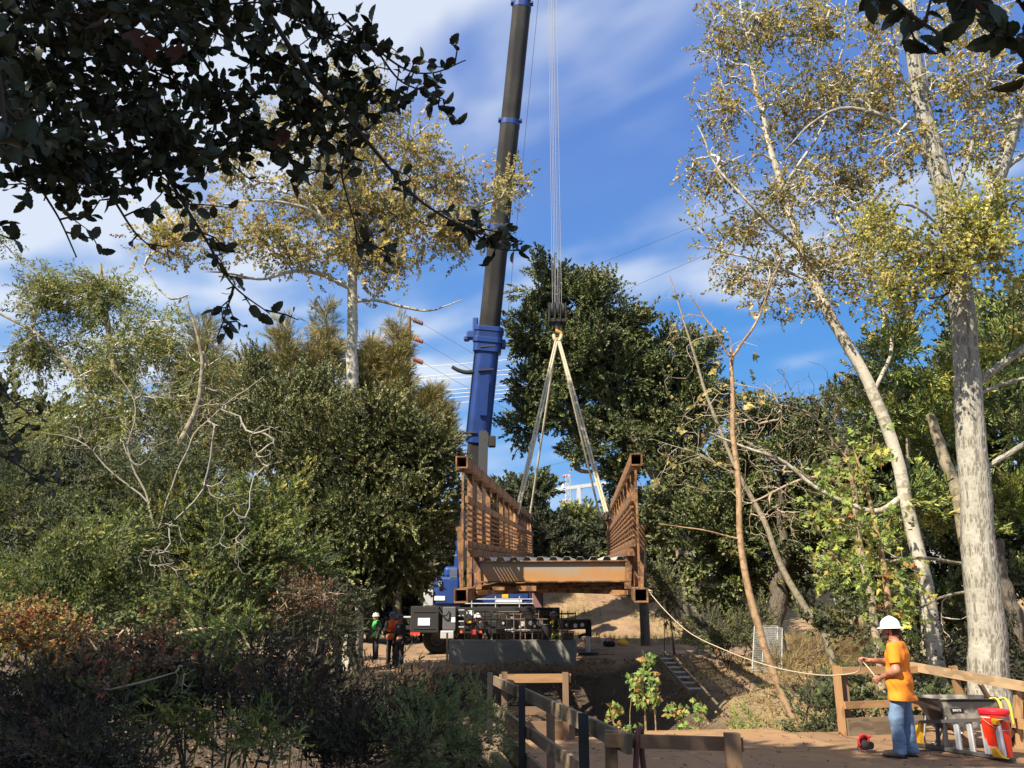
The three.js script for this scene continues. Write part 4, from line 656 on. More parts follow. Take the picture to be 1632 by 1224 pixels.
function nets(f, lo, hi, h) {                                              // surface nets
  const n = [0, 1, 2].map((k) => Math.ceil((hi[k] - lo[k]) / h) + 1), [nx, ny, nz] = n, val = new Float32Array(nx * ny * nz), id = new Int32Array(nx * ny * nz).fill(-1), P = [], I = [];
  const ix = (i, j, k) => (k * ny + j) * nx + i;
  for (let k = 0; k < nz; k++) for (let j = 0; j < ny; j++) for (let i = 0; i < nx; i++) val[ix(i, j, k)] = f(lo[0] + i * h, lo[1] + j * h, lo[2] + k * h);
  for (let k = 0; k < nz - 1; k++) for (let j = 0; j < ny - 1; j++) for (let i = 0; i < nx - 1; i++) {
    let m = 0, sx = 0, sy = 0, sz = 0; const v = []; for (let q = 0; q < 8; q++) v.push(val[ix(i + (q & 1), j + ((q >> 1) & 1), k + (q >> 2))]);
    for (let q = 0; q < 8; q++) for (const b of [1, 2, 4]) if (!(q & b)) { const a = v[q], c = v[q | b]; if ((a < 0) !== (c < 0)) { const t = a / (a - c); sx += (q & 1) + (b === 1 ? t : 0); sy += ((q >> 1) & 1) + (b === 2 ? t : 0); sz += (q >> 2) + (b === 4 ? t : 0); m++; } }
    if (m) { id[ix(i, j, k)] = P.length / 3; P.push(lo[0] + (i + sx / m) * h, lo[1] + (j + sy / m) * h, lo[2] + (k + sz / m) * h); }
  }
  const quad = (a, b, c, d, flip) => { if (a < 0 || b < 0 || c < 0 || d < 0) return; flip ? I.push(a, c, b, a, d, c) : I.push(a, b, c, a, c, d); };
  for (let k = 1; k < nz - 1; k++) for (let j = 1; j < ny - 1; j++) for (let i = 1; i < nx - 1; i++) {
    const a = val[ix(i, j, k)] < 0;
    if (a !== (val[ix(i + 1, j, k)] < 0)) quad(id[ix(i, j - 1, k - 1)], id[ix(i, j, k - 1)], id[ix(i, j, k)], id[ix(i, j - 1, k)], !a);
    if (a !== (val[ix(i, j + 1, k)] < 0)) quad(id[ix(i - 1, j, k - 1)], id[ix(i - 1, j, k)], id[ix(i, j, k)], id[ix(i, j, k - 1)], !a);
    if (a !== (val[ix(i, j, k + 1)] < 0)) quad(id[ix(i - 1, j - 1, k)], id[ix(i, j - 1, k)], id[ix(i, j, k)], id[ix(i - 1, j, k)], !a);
  }
  const N = [], e = h * 0.5; for (let q = 0; q < P.length; q += 3) { const [x, y, z] = [P[q], P[q + 1], P[q + 2]], g = new V3(f(x + e, y, z) - f(x - e, y, z), f(x, y + e, z) - f(x, y - e, z), f(x, y, z + e) - f(x, y, z - e)).normalize(); N.push(g.x, g.y, g.z); }
  const g = new THREE.BufferGeometry(); g.setAttribute('position', new THREE.Float32BufferAttribute(P, 3)); g.setAttribute('normal', new THREE.Float32BufferAttribute(N, 3)); g.setAttribute('uv', new THREE.Float32BufferAttribute(P.flatMap((v, k) => (k % 3 === 0 ? [P[k] + P[k + 2], P[k + 1]] : [])), 2)); g.setIndex(I); return g;
}
const SKIN = std({ color: [0.42, 0.19, 0.115], roughness: 0.55 });
const DENIM = std({ map: tex(256, (u, v) => { const a = fbm(u * 4, v * 4, 3, 4, 4), b = fbm(u * 60, v * 60, 4, 2, 60); return mix3([0.085, 0.15, 0.26], [0.20, 0.29, 0.42], a * 0.7 + b * 0.4); }, true), roughness: 0.95 });
function hardHat(parent, mat, c, s = 1, brim = true) {
  const pts = [[0.001, 0.128], [0.045, 0.124], [0.085, 0.105], [0.112, 0.07], [0.124, 0.03], [0.128, 0.0], [0.15, -0.006], [0.172, -0.016], [0.174, -0.022], [0.15, -0.014], [0.12, -0.008], [0.11, 0.03], [0.001, 0.11]].map(([x, y]) => new THREE.Vector2((brim ? x : Math.min(x, 0.145)) * s, y * s));
  const g = new THREE.LatheGeometry(pts, 32); g.scale(1.12, 1.1, 1); const h = mesh('hard_hat', g, mat, parent); h.position.set(...c);
  const r = new Geo(); for (const z of [-0.03, 0, 0.03]) r.tube(curve([[-0.12, 0.05], [-0.07, 0.108], [0, 0.14], [0.07, 0.108], [0.12, 0.05]].map(([x, y]) => new V3(x * 1.05 * s, y * 1.08 * s * (1 - Math.abs(z) * 1.2), z)), 14), { a: 0.008, b: 0.008 }, 5); mesh('hat_ridge', r.build(), mat, h); stuff(h.children[0]); return h;
}
{
  const base = at(1441, 1207, 12.35).setY(0.0);
  const t = thing('person', 'man in white hard hat, orange t-shirt and blue jeans holding a rope', 'person', base, -0.68);
  // he faces -x; his left side is towards us (+z)
  const AL = [-0.02, 0.09, 0.125], KL = [-0.03, 0.5, 0.125], HL = [0.015, 0.92, 0.09], AR = [0.06, 0.09, -0.135], KR = [0.03, 0.5, -0.13], HR = [0.03, 0.92, -0.09];
  const SL = [0.02, 1.455, 0.19], SR = [0.0, 1.455, -0.19], EL = [0.06, 1.15, 0.265], WL = [-0.19, 1.03, 0.15], ER = [-0.17, 1.24, -0.22], WR = [-0.40, 1.25, -0.03];
  const head = [-0.045, 1.665, 0], NK = [0.015, 1.5, 0];
  const skull = [ell([head[0] + 0.012, head[1] + 0.025, 0], [0.098, 0.105, 0.078]), ell([head[0] - 0.03, head[1] - 0.045, 0], [0.065, 0.085, 0.06])];
  const face = [cap([head[0] - 0.095, head[1] + 0.012, 0], [head[0] - 0.118, head[1] - 0.022, 0], 0.010, 0.016), cap([head[0] - 0.083, head[1] + 0.03, -0.035], [head[0] - 0.083, head[1] + 0.03, 0.035], 0.014, 0.014), ell([head[0] - 0.078, head[1] - 0.095, 0], [0.028, 0.026, 0.03]), cap([head[0] - 0.093, head[1] - 0.058, -0.016], [head[0] - 0.093, head[1] - 0.058, 0.016], 0.009, 0.009)];
  const ears = [-1, 1].map((s) => ell([head[0] + 0.02, head[1] - 0.005, s * 0.08], [0.02, 0.034, 0.013]));
  const arms = [cap(SL, EL, 0.062, 0.050), cap(EL, WL, 0.050, 0.031), cap(SR, ER, 0.062, 0.050), cap(ER, WR, 0.050, 0.031), ell([EL[0] - 0.06, EL[1] - 0.03, EL[2] - 0.02], [0.06, 0.045, 0.045])];
  const trunk = [cap([0.02, 0.98, -0.05], [0.02, 0.98, 0.05], 0.12, 0.12), cap([0.01, 1.12, -0.04], [0.01, 1.12, 0.04], 0.115, 0.115), cap([0.015, 1.33, -0.09], [0.015, 1.33, 0.09], 0.12, 0.12), cap([0.02, 1.46, -0.14], [0.02, 1.46, 0.14], 0.06, 0.06)];
  const legs = [cap(HL, KL, 0.082, 0.056), cap(KL, AL, 0.055, 0.04), cap(HR, KR, 0.082, 0.056), cap(KR, AR, 0.055, 0.04)];
  const neck = cap(NK, [head[0] + 0.025, head[1] - 0.05, 0], 0.06, 0.056);
  const bodyF = blend([...trunk, ...legs, ...arms, neck, ...skull], 0.05);
  const lower = nets((x, y, z) => Math.max(bodyF(x, y, z), y - 1.56), [-0.5, 0.03, -0.42], [0.28, 1.6, 0.42], 0.0125);
  const headF = blend([neck, ...skull], 0.04), headG = nets((x, y, z) => Math.max(smin(headF(x, y, z), blend([...face, ...ears], 0.012)(x, y, z), 0.02), 1.555 - y), [-0.2, 1.54, -0.13], [0.12, 1.82, 0.13], 0.0045);
  const hand = (W, dir, palmN, side) => {                                  // palm, four curled fingers and a thumb
    const d = new V3(...dir).normalize(), n = new V3(...palmN).addScaledVector(d, -new V3(...palmN).dot(d)).normalize(), s = new V3().crossVectors(d, n).multiplyScalar(side), w = new V3(...W);
    const pt = (a, b, c) => { const p = w.clone().addScaledVector(d, a).addScaledVector(s, b).addScaledVector(n, c); return [p.x, p.y, p.z]; }, out = [];
    out.push(cap(pt(-0.02, 0, 0), pt(0.02, 0, 0), 0.03, 0.028));
    for (const b of [-0.028, -0.009, 0.010, 0.029]) out.push(cap(pt(0.015, b * 0.75, 0), pt(0.085, b, 0), 0.016, 0.0135));
    const palm = blend(out, 0.02), fingers = [[-0.029, 0.030], [-0.0095, 0.036], [0.0105, 0.034], [0.03, 0.026]].map(([b, l]) => blend([cap(pt(0.085, b, 0), pt(0.085 + l, b, 0.016), 0.0098, 0.009), cap(pt(0.085 + l, b, 0.016), pt(0.085 + l * 0.85, b, 0.046), 0.009, 0.0085), cap(pt(0.085 + l * 0.85, b, 0.046), pt(0.085, b, 0.05), 0.0085, 0.0078)], 0.004));
    const thumb = blend([cap(pt(0.02, -0.026, 0.01), pt(0.06, -0.05, 0.03), 0.014, 0.0115), cap(pt(0.06, -0.05, 0.03), pt(0.092, -0.036, 0.048), 0.0112, 0.0095)], 0.008);
    const f = (x, y, z) => { let v = palm(x, y, z); for (const g of fingers) v = smin(v, g(x, y, z), 0.006); return smin(v, thumb(x, y, z), 0.012); }, c = pt(0.06, 0, 0.02);
    return nets(f, c.map((q) => q - 0.12), c.map((q) => q + 0.12), 0.004);
  };
  const strip = (g) => { const q = g.clone(); return q; };
  mesh('body', mergeGeometries([lower, headG, hand(WL, [-0.8, -0.45, -0.1], [-0.2, 0.2, -1], 1), hand(WR, [-0.9, 0.05, 0.2], [0, -0.5, 1], -1)].map(strip)), SKIN, t);
  // shirt
  const crease = (x, y, z) => { const a = fbm(x * 6 + y * 4, y * 4 - z * 3, z * 6, 2); return 0.03 * (1 - Math.abs(a - 0.5) * 6) * smooth(1.45, 1.0, y) * 0.5 + 0.016 * (fbm(x * 14 + y * 9, y * 8, z * 14, 2) - 0.5); };
  const hem = [cap([0.05, 0.74, -0.095], [0.05, 0.74, 0.095], 0.17, 0.17), cap([0.03, 0.98, -0.085], [0.03, 0.98, 0.085], 0.16, 0.16), cap([0.0, 1.14, -0.07], [0.0, 1.14, 0.07], 0.142, 0.142), cap([0.02, 1.33, -0.1], [0.02, 1.33, 0.1], 0.14, 0.14), cap([0.03, 1.455, -0.15], [0.03, 1.455, 0.15], 0.075, 0.075), cap([0.025, 1.50, -0.06], [0.025, 1.50, 0.06], 0.07, 0.07)];
  const sleeve = (S, E, q) => { const D = new V3(...E).sub(new V3(...S)), L = D.length(); D.normalize(); const c = cap(S, [S[0] + D.x * L * q, S[1] + D.y * L * q, S[2] + D.z * L * q], 0.082, 0.085), lim = L * q; return (x, y, z) => Math.max(c(x, y, z), (x - S[0]) * D.x + (y - S[1]) * D.y + (z - S[2]) * D.z - lim); };
  const torsoF = blend(hem, 0.09), s1 = sleeve(SL, EL, 0.74), s2 = sleeve(SR, ER, 0.74);
  const shirtF = (x, y, z) => { let v = smin(torsoF(x, y, z), s1(x, y, z), 0.04); v = smin(v, s2(x, y, z), 0.04); v += crease(x, y, z); v = Math.max(v, 0.745 - y); const nx = x - 0.0, nz = z; return Math.max(v, Math.min(y - 1.515 - 0.25 * nx, 1)); };
  mesh('t_shirt', nets(shirtF, [-0.32, 0.72, -0.40], [0.26, 1.6, 0.42], 0.0095), std({ color: [0.86, 0.24, 0.012], roughness: 0.85, bumpMap: clothBump, bumpScale: 0.004 }), t);
  // jeans
  const legL = blend([cap([0.02, 0.86, 0.085], [-0.03, 0.5, 0.128], 0.108, 0.086), cap([-0.03, 0.5, 0.128], [-0.01, 0.08, 0.128], 0.086, 0.094)], 0.05), legR = blend([cap([0.035, 0.86, -0.085], [0.035, 0.5, -0.132], 0.108, 0.086), cap([0.035, 0.5, -0.132], [0.07, 0.08, -0.136], 0.086, 0.094)], 0.05), seatF = cap([0.03, 0.86, -0.06], [0.03, 0.86, 0.06], 0.12, 0.12);
  const jeansF = (x, y, z) => { let v = smin(smin(legL(x, y, z), seatF(x, y, z), 0.06), 9, 0.01); v = Math.min(v, smin(legR(x, y, z), seatF(x, y, z), 0.06)); const low = smooth(0.4, 0.1, y); v += 0.026 * (fbm(x * 8 + y * 3, y * 9 - x * 4, z * 8, 2) - 0.5) + low * 0.03 * (fbm(x * 5, y * 24, z * 5, 2) - 0.5); return Math.max(v, 0.05 - y, y - 0.9); };
  mesh('jeans', nets(jeansF, [-0.2, 0.03, -0.32], [0.28, 1.02, 0.32], 0.0095), DENIM, t);
  for (const [A, k] of [[AL, 0], [AR, 1]]) { const f = blend([cap([A[0] + 0.02, 0.06, A[2]], [A[0] - 0.05, 0.055, A[2]], 0.05, 0.05), cap([A[0] - 0.05, 0.05, A[2]], [A[0] - 0.175, 0.04, A[2] + 0.01], 0.048, 0.043), cap([A[0], 0.06, A[2]], [A[0], 0.15, A[2]], 0.052, 0.055)], 0.04); const b = mesh('boot', nets((x, y, z) => Math.max(f(x, y, z), 0.012 - y), [A[0] - 0.26, -0.01, A[2] - 0.1], [A[0] + 0.12, 0.22, A[2] + 0.1], 0.008), std({ color: [0.23, 0.17, 0.115], roughness: 0.9 }), t); const so = new THREE.Shape(); so.ellipse(A[0] - 0.065, A[2] + 0.004, 0.165, 0.055, 0, Math.PI * 2); const sg = new THREE.ExtrudeGeometry(so, { depth: 0.018, bevelEnabled: false }); sg.rotateX(Math.PI / 2); sg.translate(0, 0.02, 0); sg.scale(1, 1, 1); mesh('sole', sg, MAT.rubber, b); }
  mesh('beard', nets(blend([ell([head[0] - 0.06, head[1] - 0.082, 0], [0.052, 0.048, 0.062]), cap([head[0] - 0.01, head[1] - 0.035, 0.062], [head[0] - 0.05, head[1] - 0.09, 0.05], 0.02, 0.025), cap([head[0] - 0.01, head[1] - 0.035, -0.062], [head[0] - 0.05, head[1] - 0.09, -0.05], 0.02, 0.025)], 0.03), [-0.2, 1.5, -0.12], [0.05, 1.68, 0.12], 0.006), std({ color: [0.045, 0.028, 0.02], roughness: 1 }), t);
  mesh('hair', nets((x, y, z) => Math.max(ell([head[0] + 0.022, head[1] + 0.012, 0], [0.105, 0.11, 0.088])(x, y, z), head[0] - 0.005 - x, 1.615 - y), [-0.1, 1.58, -0.12], [0.14, 1.82, 0.12], 0.007), std({ color: [0.035, 0.022, 0.016], roughness: 1 }), t);
  for (const s of [-1, 1]) mesh('eye', new THREE.SphereGeometry(0.011, 10, 8).translate(head[0] - 0.088, head[1] + 0.012, s * 0.032), std({ color: [0.1, 0.08, 0.07], roughness: 0.2 }), t);
  const hat = hardHat(t, std({ color: [0.84, 0.83, 0.80], roughness: 0.35 }), [head[0] + 0.0, head[1] + 0.062, 0], 0.98); hat.rotation.z = 0.05;
  mesh('hat_band', new THREE.TorusGeometry(0.108, 0.012, 8, 28).rotateX(Math.PI / 2).translate(head[0] + 0.005, head[1] + 0.048, 0), MAT.blackMat, t);
  t.rotateZ(-0.035); t.scale.setScalar(0.965); t.updateMatrixWorld(true);
  const w = (p) => new V3(...p).applyMatrix4(t.matrixWorld), hr = w([WR[0] - 0.085, WR[1] - 0.0, WR[2] + 0.05]), hl = w([WL[0] - 0.07, WL[1] - 0.035, WL[2] - 0.03]);
  const r = thing('tag_line', 'cream tag line rope sagging from the bridge corner to the man', 'rope'), st = at(1035, 944, 20.0), P = [st, at(1062, 975, 19.2), at(1100, 1009, 18), at(1160, 1038, 16.6), at(1215, 1058, 15.4), at(1275, 1072, 14.2), at(1335, 1076, 13.1), at(1370, 1068, 12.7), hr, hr.clone().add(new V3(0.05, -0.06, 0.02)), hl.clone().add(new V3(-0.015, 0.05, 0)), hl, hl.clone().add(new V3(0.03, -0.1, 0.02))];
  new Geo().tube(curve(P, 90), { a: 0.0098, b: 0.0092 }, 7).mesh('rope_length', MAT.rope, r); mesh('knot', new THREE.TorusKnotGeometry(0.04, 0.018, 40, 6, 2, 3), MAT.rope, r).position.copy(st); settle(r, st);
}
// crew on the far bank
function crew(label, px, D, turn, o = {}) {
  const x = at(px, 1040, D).x, t = thing('person', label, 'person', onGround(x, D), turn, 'crew on the far bank');
  const bend = o.bend ?? 0, k = (p) => { if (p[1] < 0.95) return p; const dy = p[1] - 0.95, dx = p[0]; return [dx - Math.sin(bend) * dy, 0.95 + Math.cos(bend) * dy, p[2]]; };
  const hd = k([-0.03, 1.655, 0]), SL = k([0, 1.45, 0.19]), SR = k([0, 1.45, -0.19]), EL = o.cross ? k([-0.06, 1.2, 0.26]) : k([0.03, 1.17, 0.27]), WL = o.cross ? k([-0.24, 1.22, 0.06]) : k([-0.05, 0.93, 0.27]), ER = o.cross ? k([-0.06, 1.2, -0.26]) : k([0.02, 1.17, -0.27]), WR = o.cross ? k([-0.22, 1.26, -0.04]) : k([-0.09, 0.94, -0.26]);
  const HA = (W, E) => { const d = new V3(...W).sub(new V3(...E)).normalize(); return [0, 1, 2].map((q) => W[q] + [d.x, d.y, d.z][q] * 0.09); }, fin = (W, E) => [-0.024, -0.008, 0.008, 0.024].map((b, i) => { const h = HA(W, E); return cap([h[0] + b, h[1] + 0.02, h[2]], [h[0] + b - 0.015, h[1] - 0.05 + Math.abs(i - 1.5) * 0.008, h[2]], 0.0105, 0.009); });
  const parts = [cap(k([0.01, 0.98, -0.05]), k([0.01, 0.98, 0.05]), 0.12, 0.12), cap(k([0.01, 1.3, -0.09]), k([0.01, 1.3, 0.09]), 0.125, 0.125), cap(k([0.01, 1.45, -0.14]), k([0.01, 1.45, 0.14]), 0.06, 0.06), cap(k([0.01, 1.48, 0]), hd, 0.058, 0.055), ell([hd[0] + 0.01, hd[1] + 0.02, 0], [0.098, 0.108, 0.08]), ell([hd[0] - 0.04, hd[1] - 0.05, 0], [0.062, 0.075, 0.058]), cap([hd[0] - 0.095, hd[1], 0], [hd[0] - 0.115, hd[1] - 0.025, 0], 0.012, 0.016), ell([hd[0] + 0.02, hd[1], 0.08], [0.02, 0.034, 0.014]), ell([hd[0] + 0.02, hd[1], -0.08], [0.02, 0.034, 0.014]),
    cap(SL, EL, 0.058, 0.048), cap(EL, WL, 0.046, 0.03), cap(SR, ER, 0.058, 0.048), cap(ER, WR, 0.046, 0.03), cap(WL, HA(WL, EL), 0.03, 0.034), cap(WR, HA(WR, ER), 0.03, 0.034)];
  const legs = [cap([0.01, 0.92, 0.09], [-0.01, 0.5, 0.11], 0.085, 0.058), cap([-0.01, 0.5, 0.11], [0.0, 0.08, 0.11], 0.055, 0.042), cap([0.01, 0.92, -0.09], [0.0, 0.5, -0.11], 0.085, 0.058), cap([0, 0.5, -0.11], [0.03, 0.08, -0.12], 0.055, 0.042)];
  const f = blend([...parts, ...legs], 0.045), fg = [...fin(WL, EL), ...fin(WR, ER)];
  mesh('body', nets((x2, y, z) => { let v = f(x2, y, z); for (const g of fg) v = smin(v, g(x2, y, z), 0.008); return v; }, [-0.85, 0.02, -0.4], [0.3, 1.85, 0.4], 0.018), SKIN, t);
  const tf = blend([cap(k([0.01, 0.9, -0.07]), k([0.01, 0.9, 0.07]), 0.145, 0.145), cap(k([0.01, 1.3, -0.1]), k([0.01, 1.3, 0.1]), 0.142, 0.142), cap(k([0.01, 1.44, -0.15]), k([0.01, 1.44, 0.15]), 0.078, 0.078)], 0.08);
  const sl = blend([cap(SL, EL, 0.076, 0.066), cap(EL, WL, 0.062, 0.046), cap(SR, ER, 0.076, 0.066), cap(ER, WR, 0.062, 0.046)], 0.03);
  mesh('shirt', nets((x2, y, z) => Math.max(smin(tf(x2, y, z), sl(x2, y, z), 0.03) + 0.012 * (fbm(x2 * 9, y * 9, z * 9, 2) - 0.5), 0.84 - y), [-0.75, 0.8, -0.42], [0.3, 1.62, 0.42], 0.018), std({ color: o.shirt ?? [0.03, 0.03, 0.035], roughness: 0.9 }), t);
  if (o.vest) { const v = mesh('hi_vis_vest', nets((x2, y, z) => Math.max(tf(x2, y, z) - 0.016, 0.86 - y, Math.abs(z) - 0.2), [-0.7, 0.8, -0.3], [0.3, 1.62, 0.3], 0.018), std({ color: o.vest, roughness: 0.8 }), t); if (!bend) { for (const s of [-1, 1]) mesh('reflective_strip', nets((x2, y, z) => Math.max(tf(x2, y, z) - 0.022, Math.abs(z - s * 0.11) - 0.028, 0.9 - y), [-0.3, 0.85, -0.3], [0.3, 1.6, 0.3], 0.018), std({ color: o.strip ?? [0.6, 0.6, 0.5], roughness: 0.5 }), v); mesh('reflective_strip', nets((x2, y, z) => Math.max(tf(x2, y, z) - 0.023, Math.abs(y - 1.08) - 0.028), [-0.3, 0.98, -0.3], [0.3, 1.2, 0.3], 0.018), std({ color: o.strip ?? [0.6, 0.6, 0.5], roughness: 0.5 }), v); } }
  const lg = blend([cap([0.01, 0.9, 0.085], [0, 0.5, 0.11], 0.105, 0.084), cap([0, 0.5, 0.11], [0.01, 0.08, 0.11], 0.084, 0.082)], 0.04), lr = blend([cap([0.01, 0.9, -0.085], [0.005, 0.5, -0.11], 0.105, 0.084), cap([0.005, 0.5, -0.11], [0.03, 0.08, -0.12], 0.084, 0.082)], 0.04);
  mesh('trousers', nets((x2, y, z) => Math.max(Math.min(lg(x2, y, z), lr(x2, y, z)), 0.07 - y, y - 0.97), [-0.2, 0.04, -0.3], [0.2, 1, 0.3], 0.018), o.jeans ? DENIM : std({ color: [0.022, 0.024, 0.03], roughness: 0.95 }), t);
  for (const z of [0.11, -0.12]) mesh('boot', nets(blend([cap([0.03, 0.06, z], [-0.05, 0.055, z], 0.05, 0.05), cap([-0.05, 0.045, z], [-0.15, 0.04, z], 0.047, 0.04)], 0.03), [-0.25, -0.02, z - 0.1], [0.12, 0.16, z + 0.1], 0.016), MAT.rubber, t);
  hardHat(t, std({ color: o.hat ?? [0.75, 0.75, 0.73], roughness: 0.4 }), [hd[0], hd[1] + 0.055, 0], 0.95, false);
  return t;
}
crew('crew member in dark clothes and grey hard hat by the tree trunk, group end', 568, 35, 2.6, { hat: [0.45, 0.45, 0.43], vest: [0.05, 0.05, 0.03] });
crew('crew member in bright green safety vest and white hard hat', 598, 36.5, 0.5, { vest: [0.03, 0.42, 0.06], hat: [0.78, 0.78, 0.76], strip: [0.1, 0.5, 0.12] });
crew('crew member in orange safety vest seen from behind', 624, 32.6, -1.2, { vest: [0.66, 0.09, 0.02], strip: [0.75, 0.2, 0.03], hat: [0.03, 0.06, 0.2], cross: true });
crew('crew member all in dark clothes close beside the orange vest', 637, 32.0, 0.7, { hat: [0.04, 0.04, 0.05], shirt: [0.02, 0.02, 0.024] });
crew('crew member in lime yellow vest and jeans behind the concrete block', 884, 33.9, 0.3, { vest: [0.55, 0.68, 0.02], hat: [0.75, 0.77, 0.82], jeans: true, strip: [0.75, 0.2, 0.02], cross: true });
crew('crew member in white hard hat bending behind the steel bars', 776, 34.2, 0.2, { hat: [0.82, 0.82, 0.8], bend: 0.5 });

/* ---------- tools on the deck ---------- */
{
  const t = thing('circular_saw', 'small red handheld circular saw lying on the plywood deck', 'circular saw', at(1379, 1196, 12.9).setY(0.0), 0.4);
  const g = new Geo(); boxAt(g, 0.27, 0.012, 0.14, 0, 0.006, 0); g.mesh('base_plate', MAT.steel, t);
  mesh('motor', new THREE.CylinderGeometry(0.05, 0.055, 0.15, 18).rotateX(Math.PI / 2).translate(-0.01, 0.09, 0.06), MAT.blackMat, t);
  const gd = new THREE.CylinderGeometry(0.095, 0.095, 0.035, 28, 1, false, 0, Math.PI * 2); gd.rotateX(Math.PI / 2); gd.translate(0.02, 0.09, -0.04); mesh('blade_guard', gd, MAT.red, t);
  mesh('blade', new THREE.CylinderGeometry(0.085, 0.085, 0.004, 28).rotateX(Math.PI / 2).translate(0.02, 0.082, -0.062), MAT.steel, t);
  new Geo().tube(curve([new V3(-0.09, 0.08, 0), new V3(-0.1, 0.17, 0), new V3(-0.02, 0.21, 0), new V3(0.07, 0.17, 0), new V3(0.08, 0.1, 0)], 16), { a: 0.019, b: 0.017 }, 9).mesh('handle', MAT.red, t);
  mesh('knob', new THREE.SphereGeometry(0.024, 12, 8).translate(0.1, 0.19, 0), MAT.red, t);
  new Geo().tube(curve([new V3(-0.1, 0.1, 0), new V3(-0.18, 0.03, 0.05), new V3(0.1, 0.008, 0.2), new V3(0.42, 0.008, 0.12), new V3(0.65, 0.008, 0.3), new V3(1.1, 0.008, 0.36)], 40), { a: 0.006, b: 0.006 }, 6).mesh('cord', MAT.rubber, t);
}
{
  const c = at(1534, 1178, 13.35).setY(0), t = thing('wheelbarrow', 'dirty black wheelbarrow with wooden handles behind the ladder', 'wheelbarrow', c, 0.05);
  const mk = (rows) => { const P = [], I = [], n = 28; rows.forEach(([x0, x1, hw, y, r]) => { for (let k = 0; k < n; k++) { const a = (k / n) * Math.PI * 2, ca = Math.cos(a), sa = Math.sin(a), e = r, qx = Math.sign(ca) * Math.pow(Math.abs(ca), e), qz = Math.sign(sa) * Math.pow(Math.abs(sa), e); P.push(lerp(x0, x1, qx * 0.5 + 0.5), y, qz * hw); } }); for (let j = 0; j < rows.length - 1; j++) for (let k = 0; k < n; k++) { const a = j * n + k, b = j * n + (k + 1) % n; I.push(a, b, a + n, b, b + n, a + n); } const base = (rows.length - 1) * n; for (let k = 1; k < n - 1; k++) I.push(base, base + k, base + k + 1); const g = new THREE.BufferGeometry(); g.setAttribute('position', new THREE.Float32BufferAttribute(P, 3)); g.setAttribute('uv', new THREE.Float32BufferAttribute(P.flatMap((v, k) => (k % 3 === 0 ? [P[k], P[k + 1] + P[k + 2]] : [])), 2)); g.setIndex(I); g.computeVertexNormals(); return g; };
  const tub = std({ map: tex(256, (u, v) => { const a = fbm(u * 5, v * 5, 3, 5, 5), b = fbm(u * 14, v * 14, 8, 4, 14); return mix3([0.04, 0.038, 0.036], [0.36, 0.33, 0.27], smooth(0.36, 0.66, a) * (0.35 + 0.65 * smooth(0.3, 0.6, b))); }, true), roughness: 0.8, side: THREE.DoubleSide });
  mesh('tray', mk([[-0.32, 0.34, 0.29, 0.25, 0.4], [-0.36, 0.39, 0.325, 0.32, 0.4], [-0.46, 0.48, 0.345, 0.52, 0.4], [-0.53, 0.54, 0.362, 0.67, 0.4], [-0.555, 0.565, 0.378, 0.685, 0.4], [-0.56, 0.57, 0.38, 0.67, 0.4], [-0.53, 0.54, 0.362, 0.676, 0.4], [-0.45, 0.47, 0.34, 0.52, 0.4], [-0.31, 0.33, 0.28, 0.27, 0.4]]), tub, t);
  const cv = document.createElement('canvas'); cv.width = 256; cv.height = 64; const x = cv.getContext('2d'); x.fillStyle = '#15151a'; x.fillRect(0, 0, 256, 64); x.fillStyle = '#d8d8d2'; x.font = 'bold 52px sans-serif'; x.textAlign = 'center'; x.textBaseline = 'middle'; x.fillText('BRUTE', 128, 34);
  const ct = new THREE.CanvasTexture(cv); ct.colorSpace = THREE.SRGBColorSpace; const lab = mesh('lettering', new THREE.PlaneGeometry(0.2, 0.05), std({ map: ct, roughness: 0.7 }), t); lab.position.set(-0.22, 0.53, 0.352); lab.rotation.x = -0.11;
  for (const s of [-1, 1]) { const a = new V3(-0.72, 0.62, s * 0.3), b = new V3(0.75, 0.2, s * 0.12); barMesh('handle', a, b, 0.045, 0.045, MAT.wood, t); barMesh('grip', new V3(-0.88, 0.665, s * 0.32), new V3(-0.6, 0.587, s * 0.288), 0.055, 0.055, MAT.woodBrown, t); new Geo().tube(curve([new V3(-0.35, 0.45, s * 0.28), new V3(-0.42, 0.02, s * 0.26), new V3(-0.3, 0.02, s * 0.26), new V3(-0.02, 0.4, s * 0.26)], 20), { a: 0.016, b: 0.016 }, 7).mesh('leg', MAT.steel, t); }
  const w = new THREE.Group(); w.name = 'wheel'; t.add(w); w.position.set(0.66, 0.2, 0); mesh('tyre', new THREE.TorusGeometry(0.145, 0.05, 12, 28), MAT.rubber, w); mesh('rim', new THREE.CylinderGeometry(0.1, 0.1, 0.05, 20).rotateX(Math.PI / 2), MAT.steel, w);
  const sp = thing('strap', 'pair of yellow straps hanging over the wheelbarrow end', 'strap', c.clone().add(new V3(0.44, 0.66, 0.2))); for (const [dx, l] of [[0, 0.3], [0.13, 0.34]]) { const g = new Geo(); const P = curve([new V3(dx - 0.1, -0.03, 0.0), new V3(dx - 0.07, 0.02, 0.06), new V3(dx - 0.05, 0.03, 0.12), new V3(dx - 0.03, -0.03, 0.18), new V3(dx, -l * 0.9, 0.17)], 20); g.tube(P, P.map((_, k) => 0.015 + 0.006 * Math.sin(k * 0.5)), 8); g.mesh('strap_loop', std({ color: [0.75, 0.6, 0.08], roughness: 0.8 }), sp); }
}
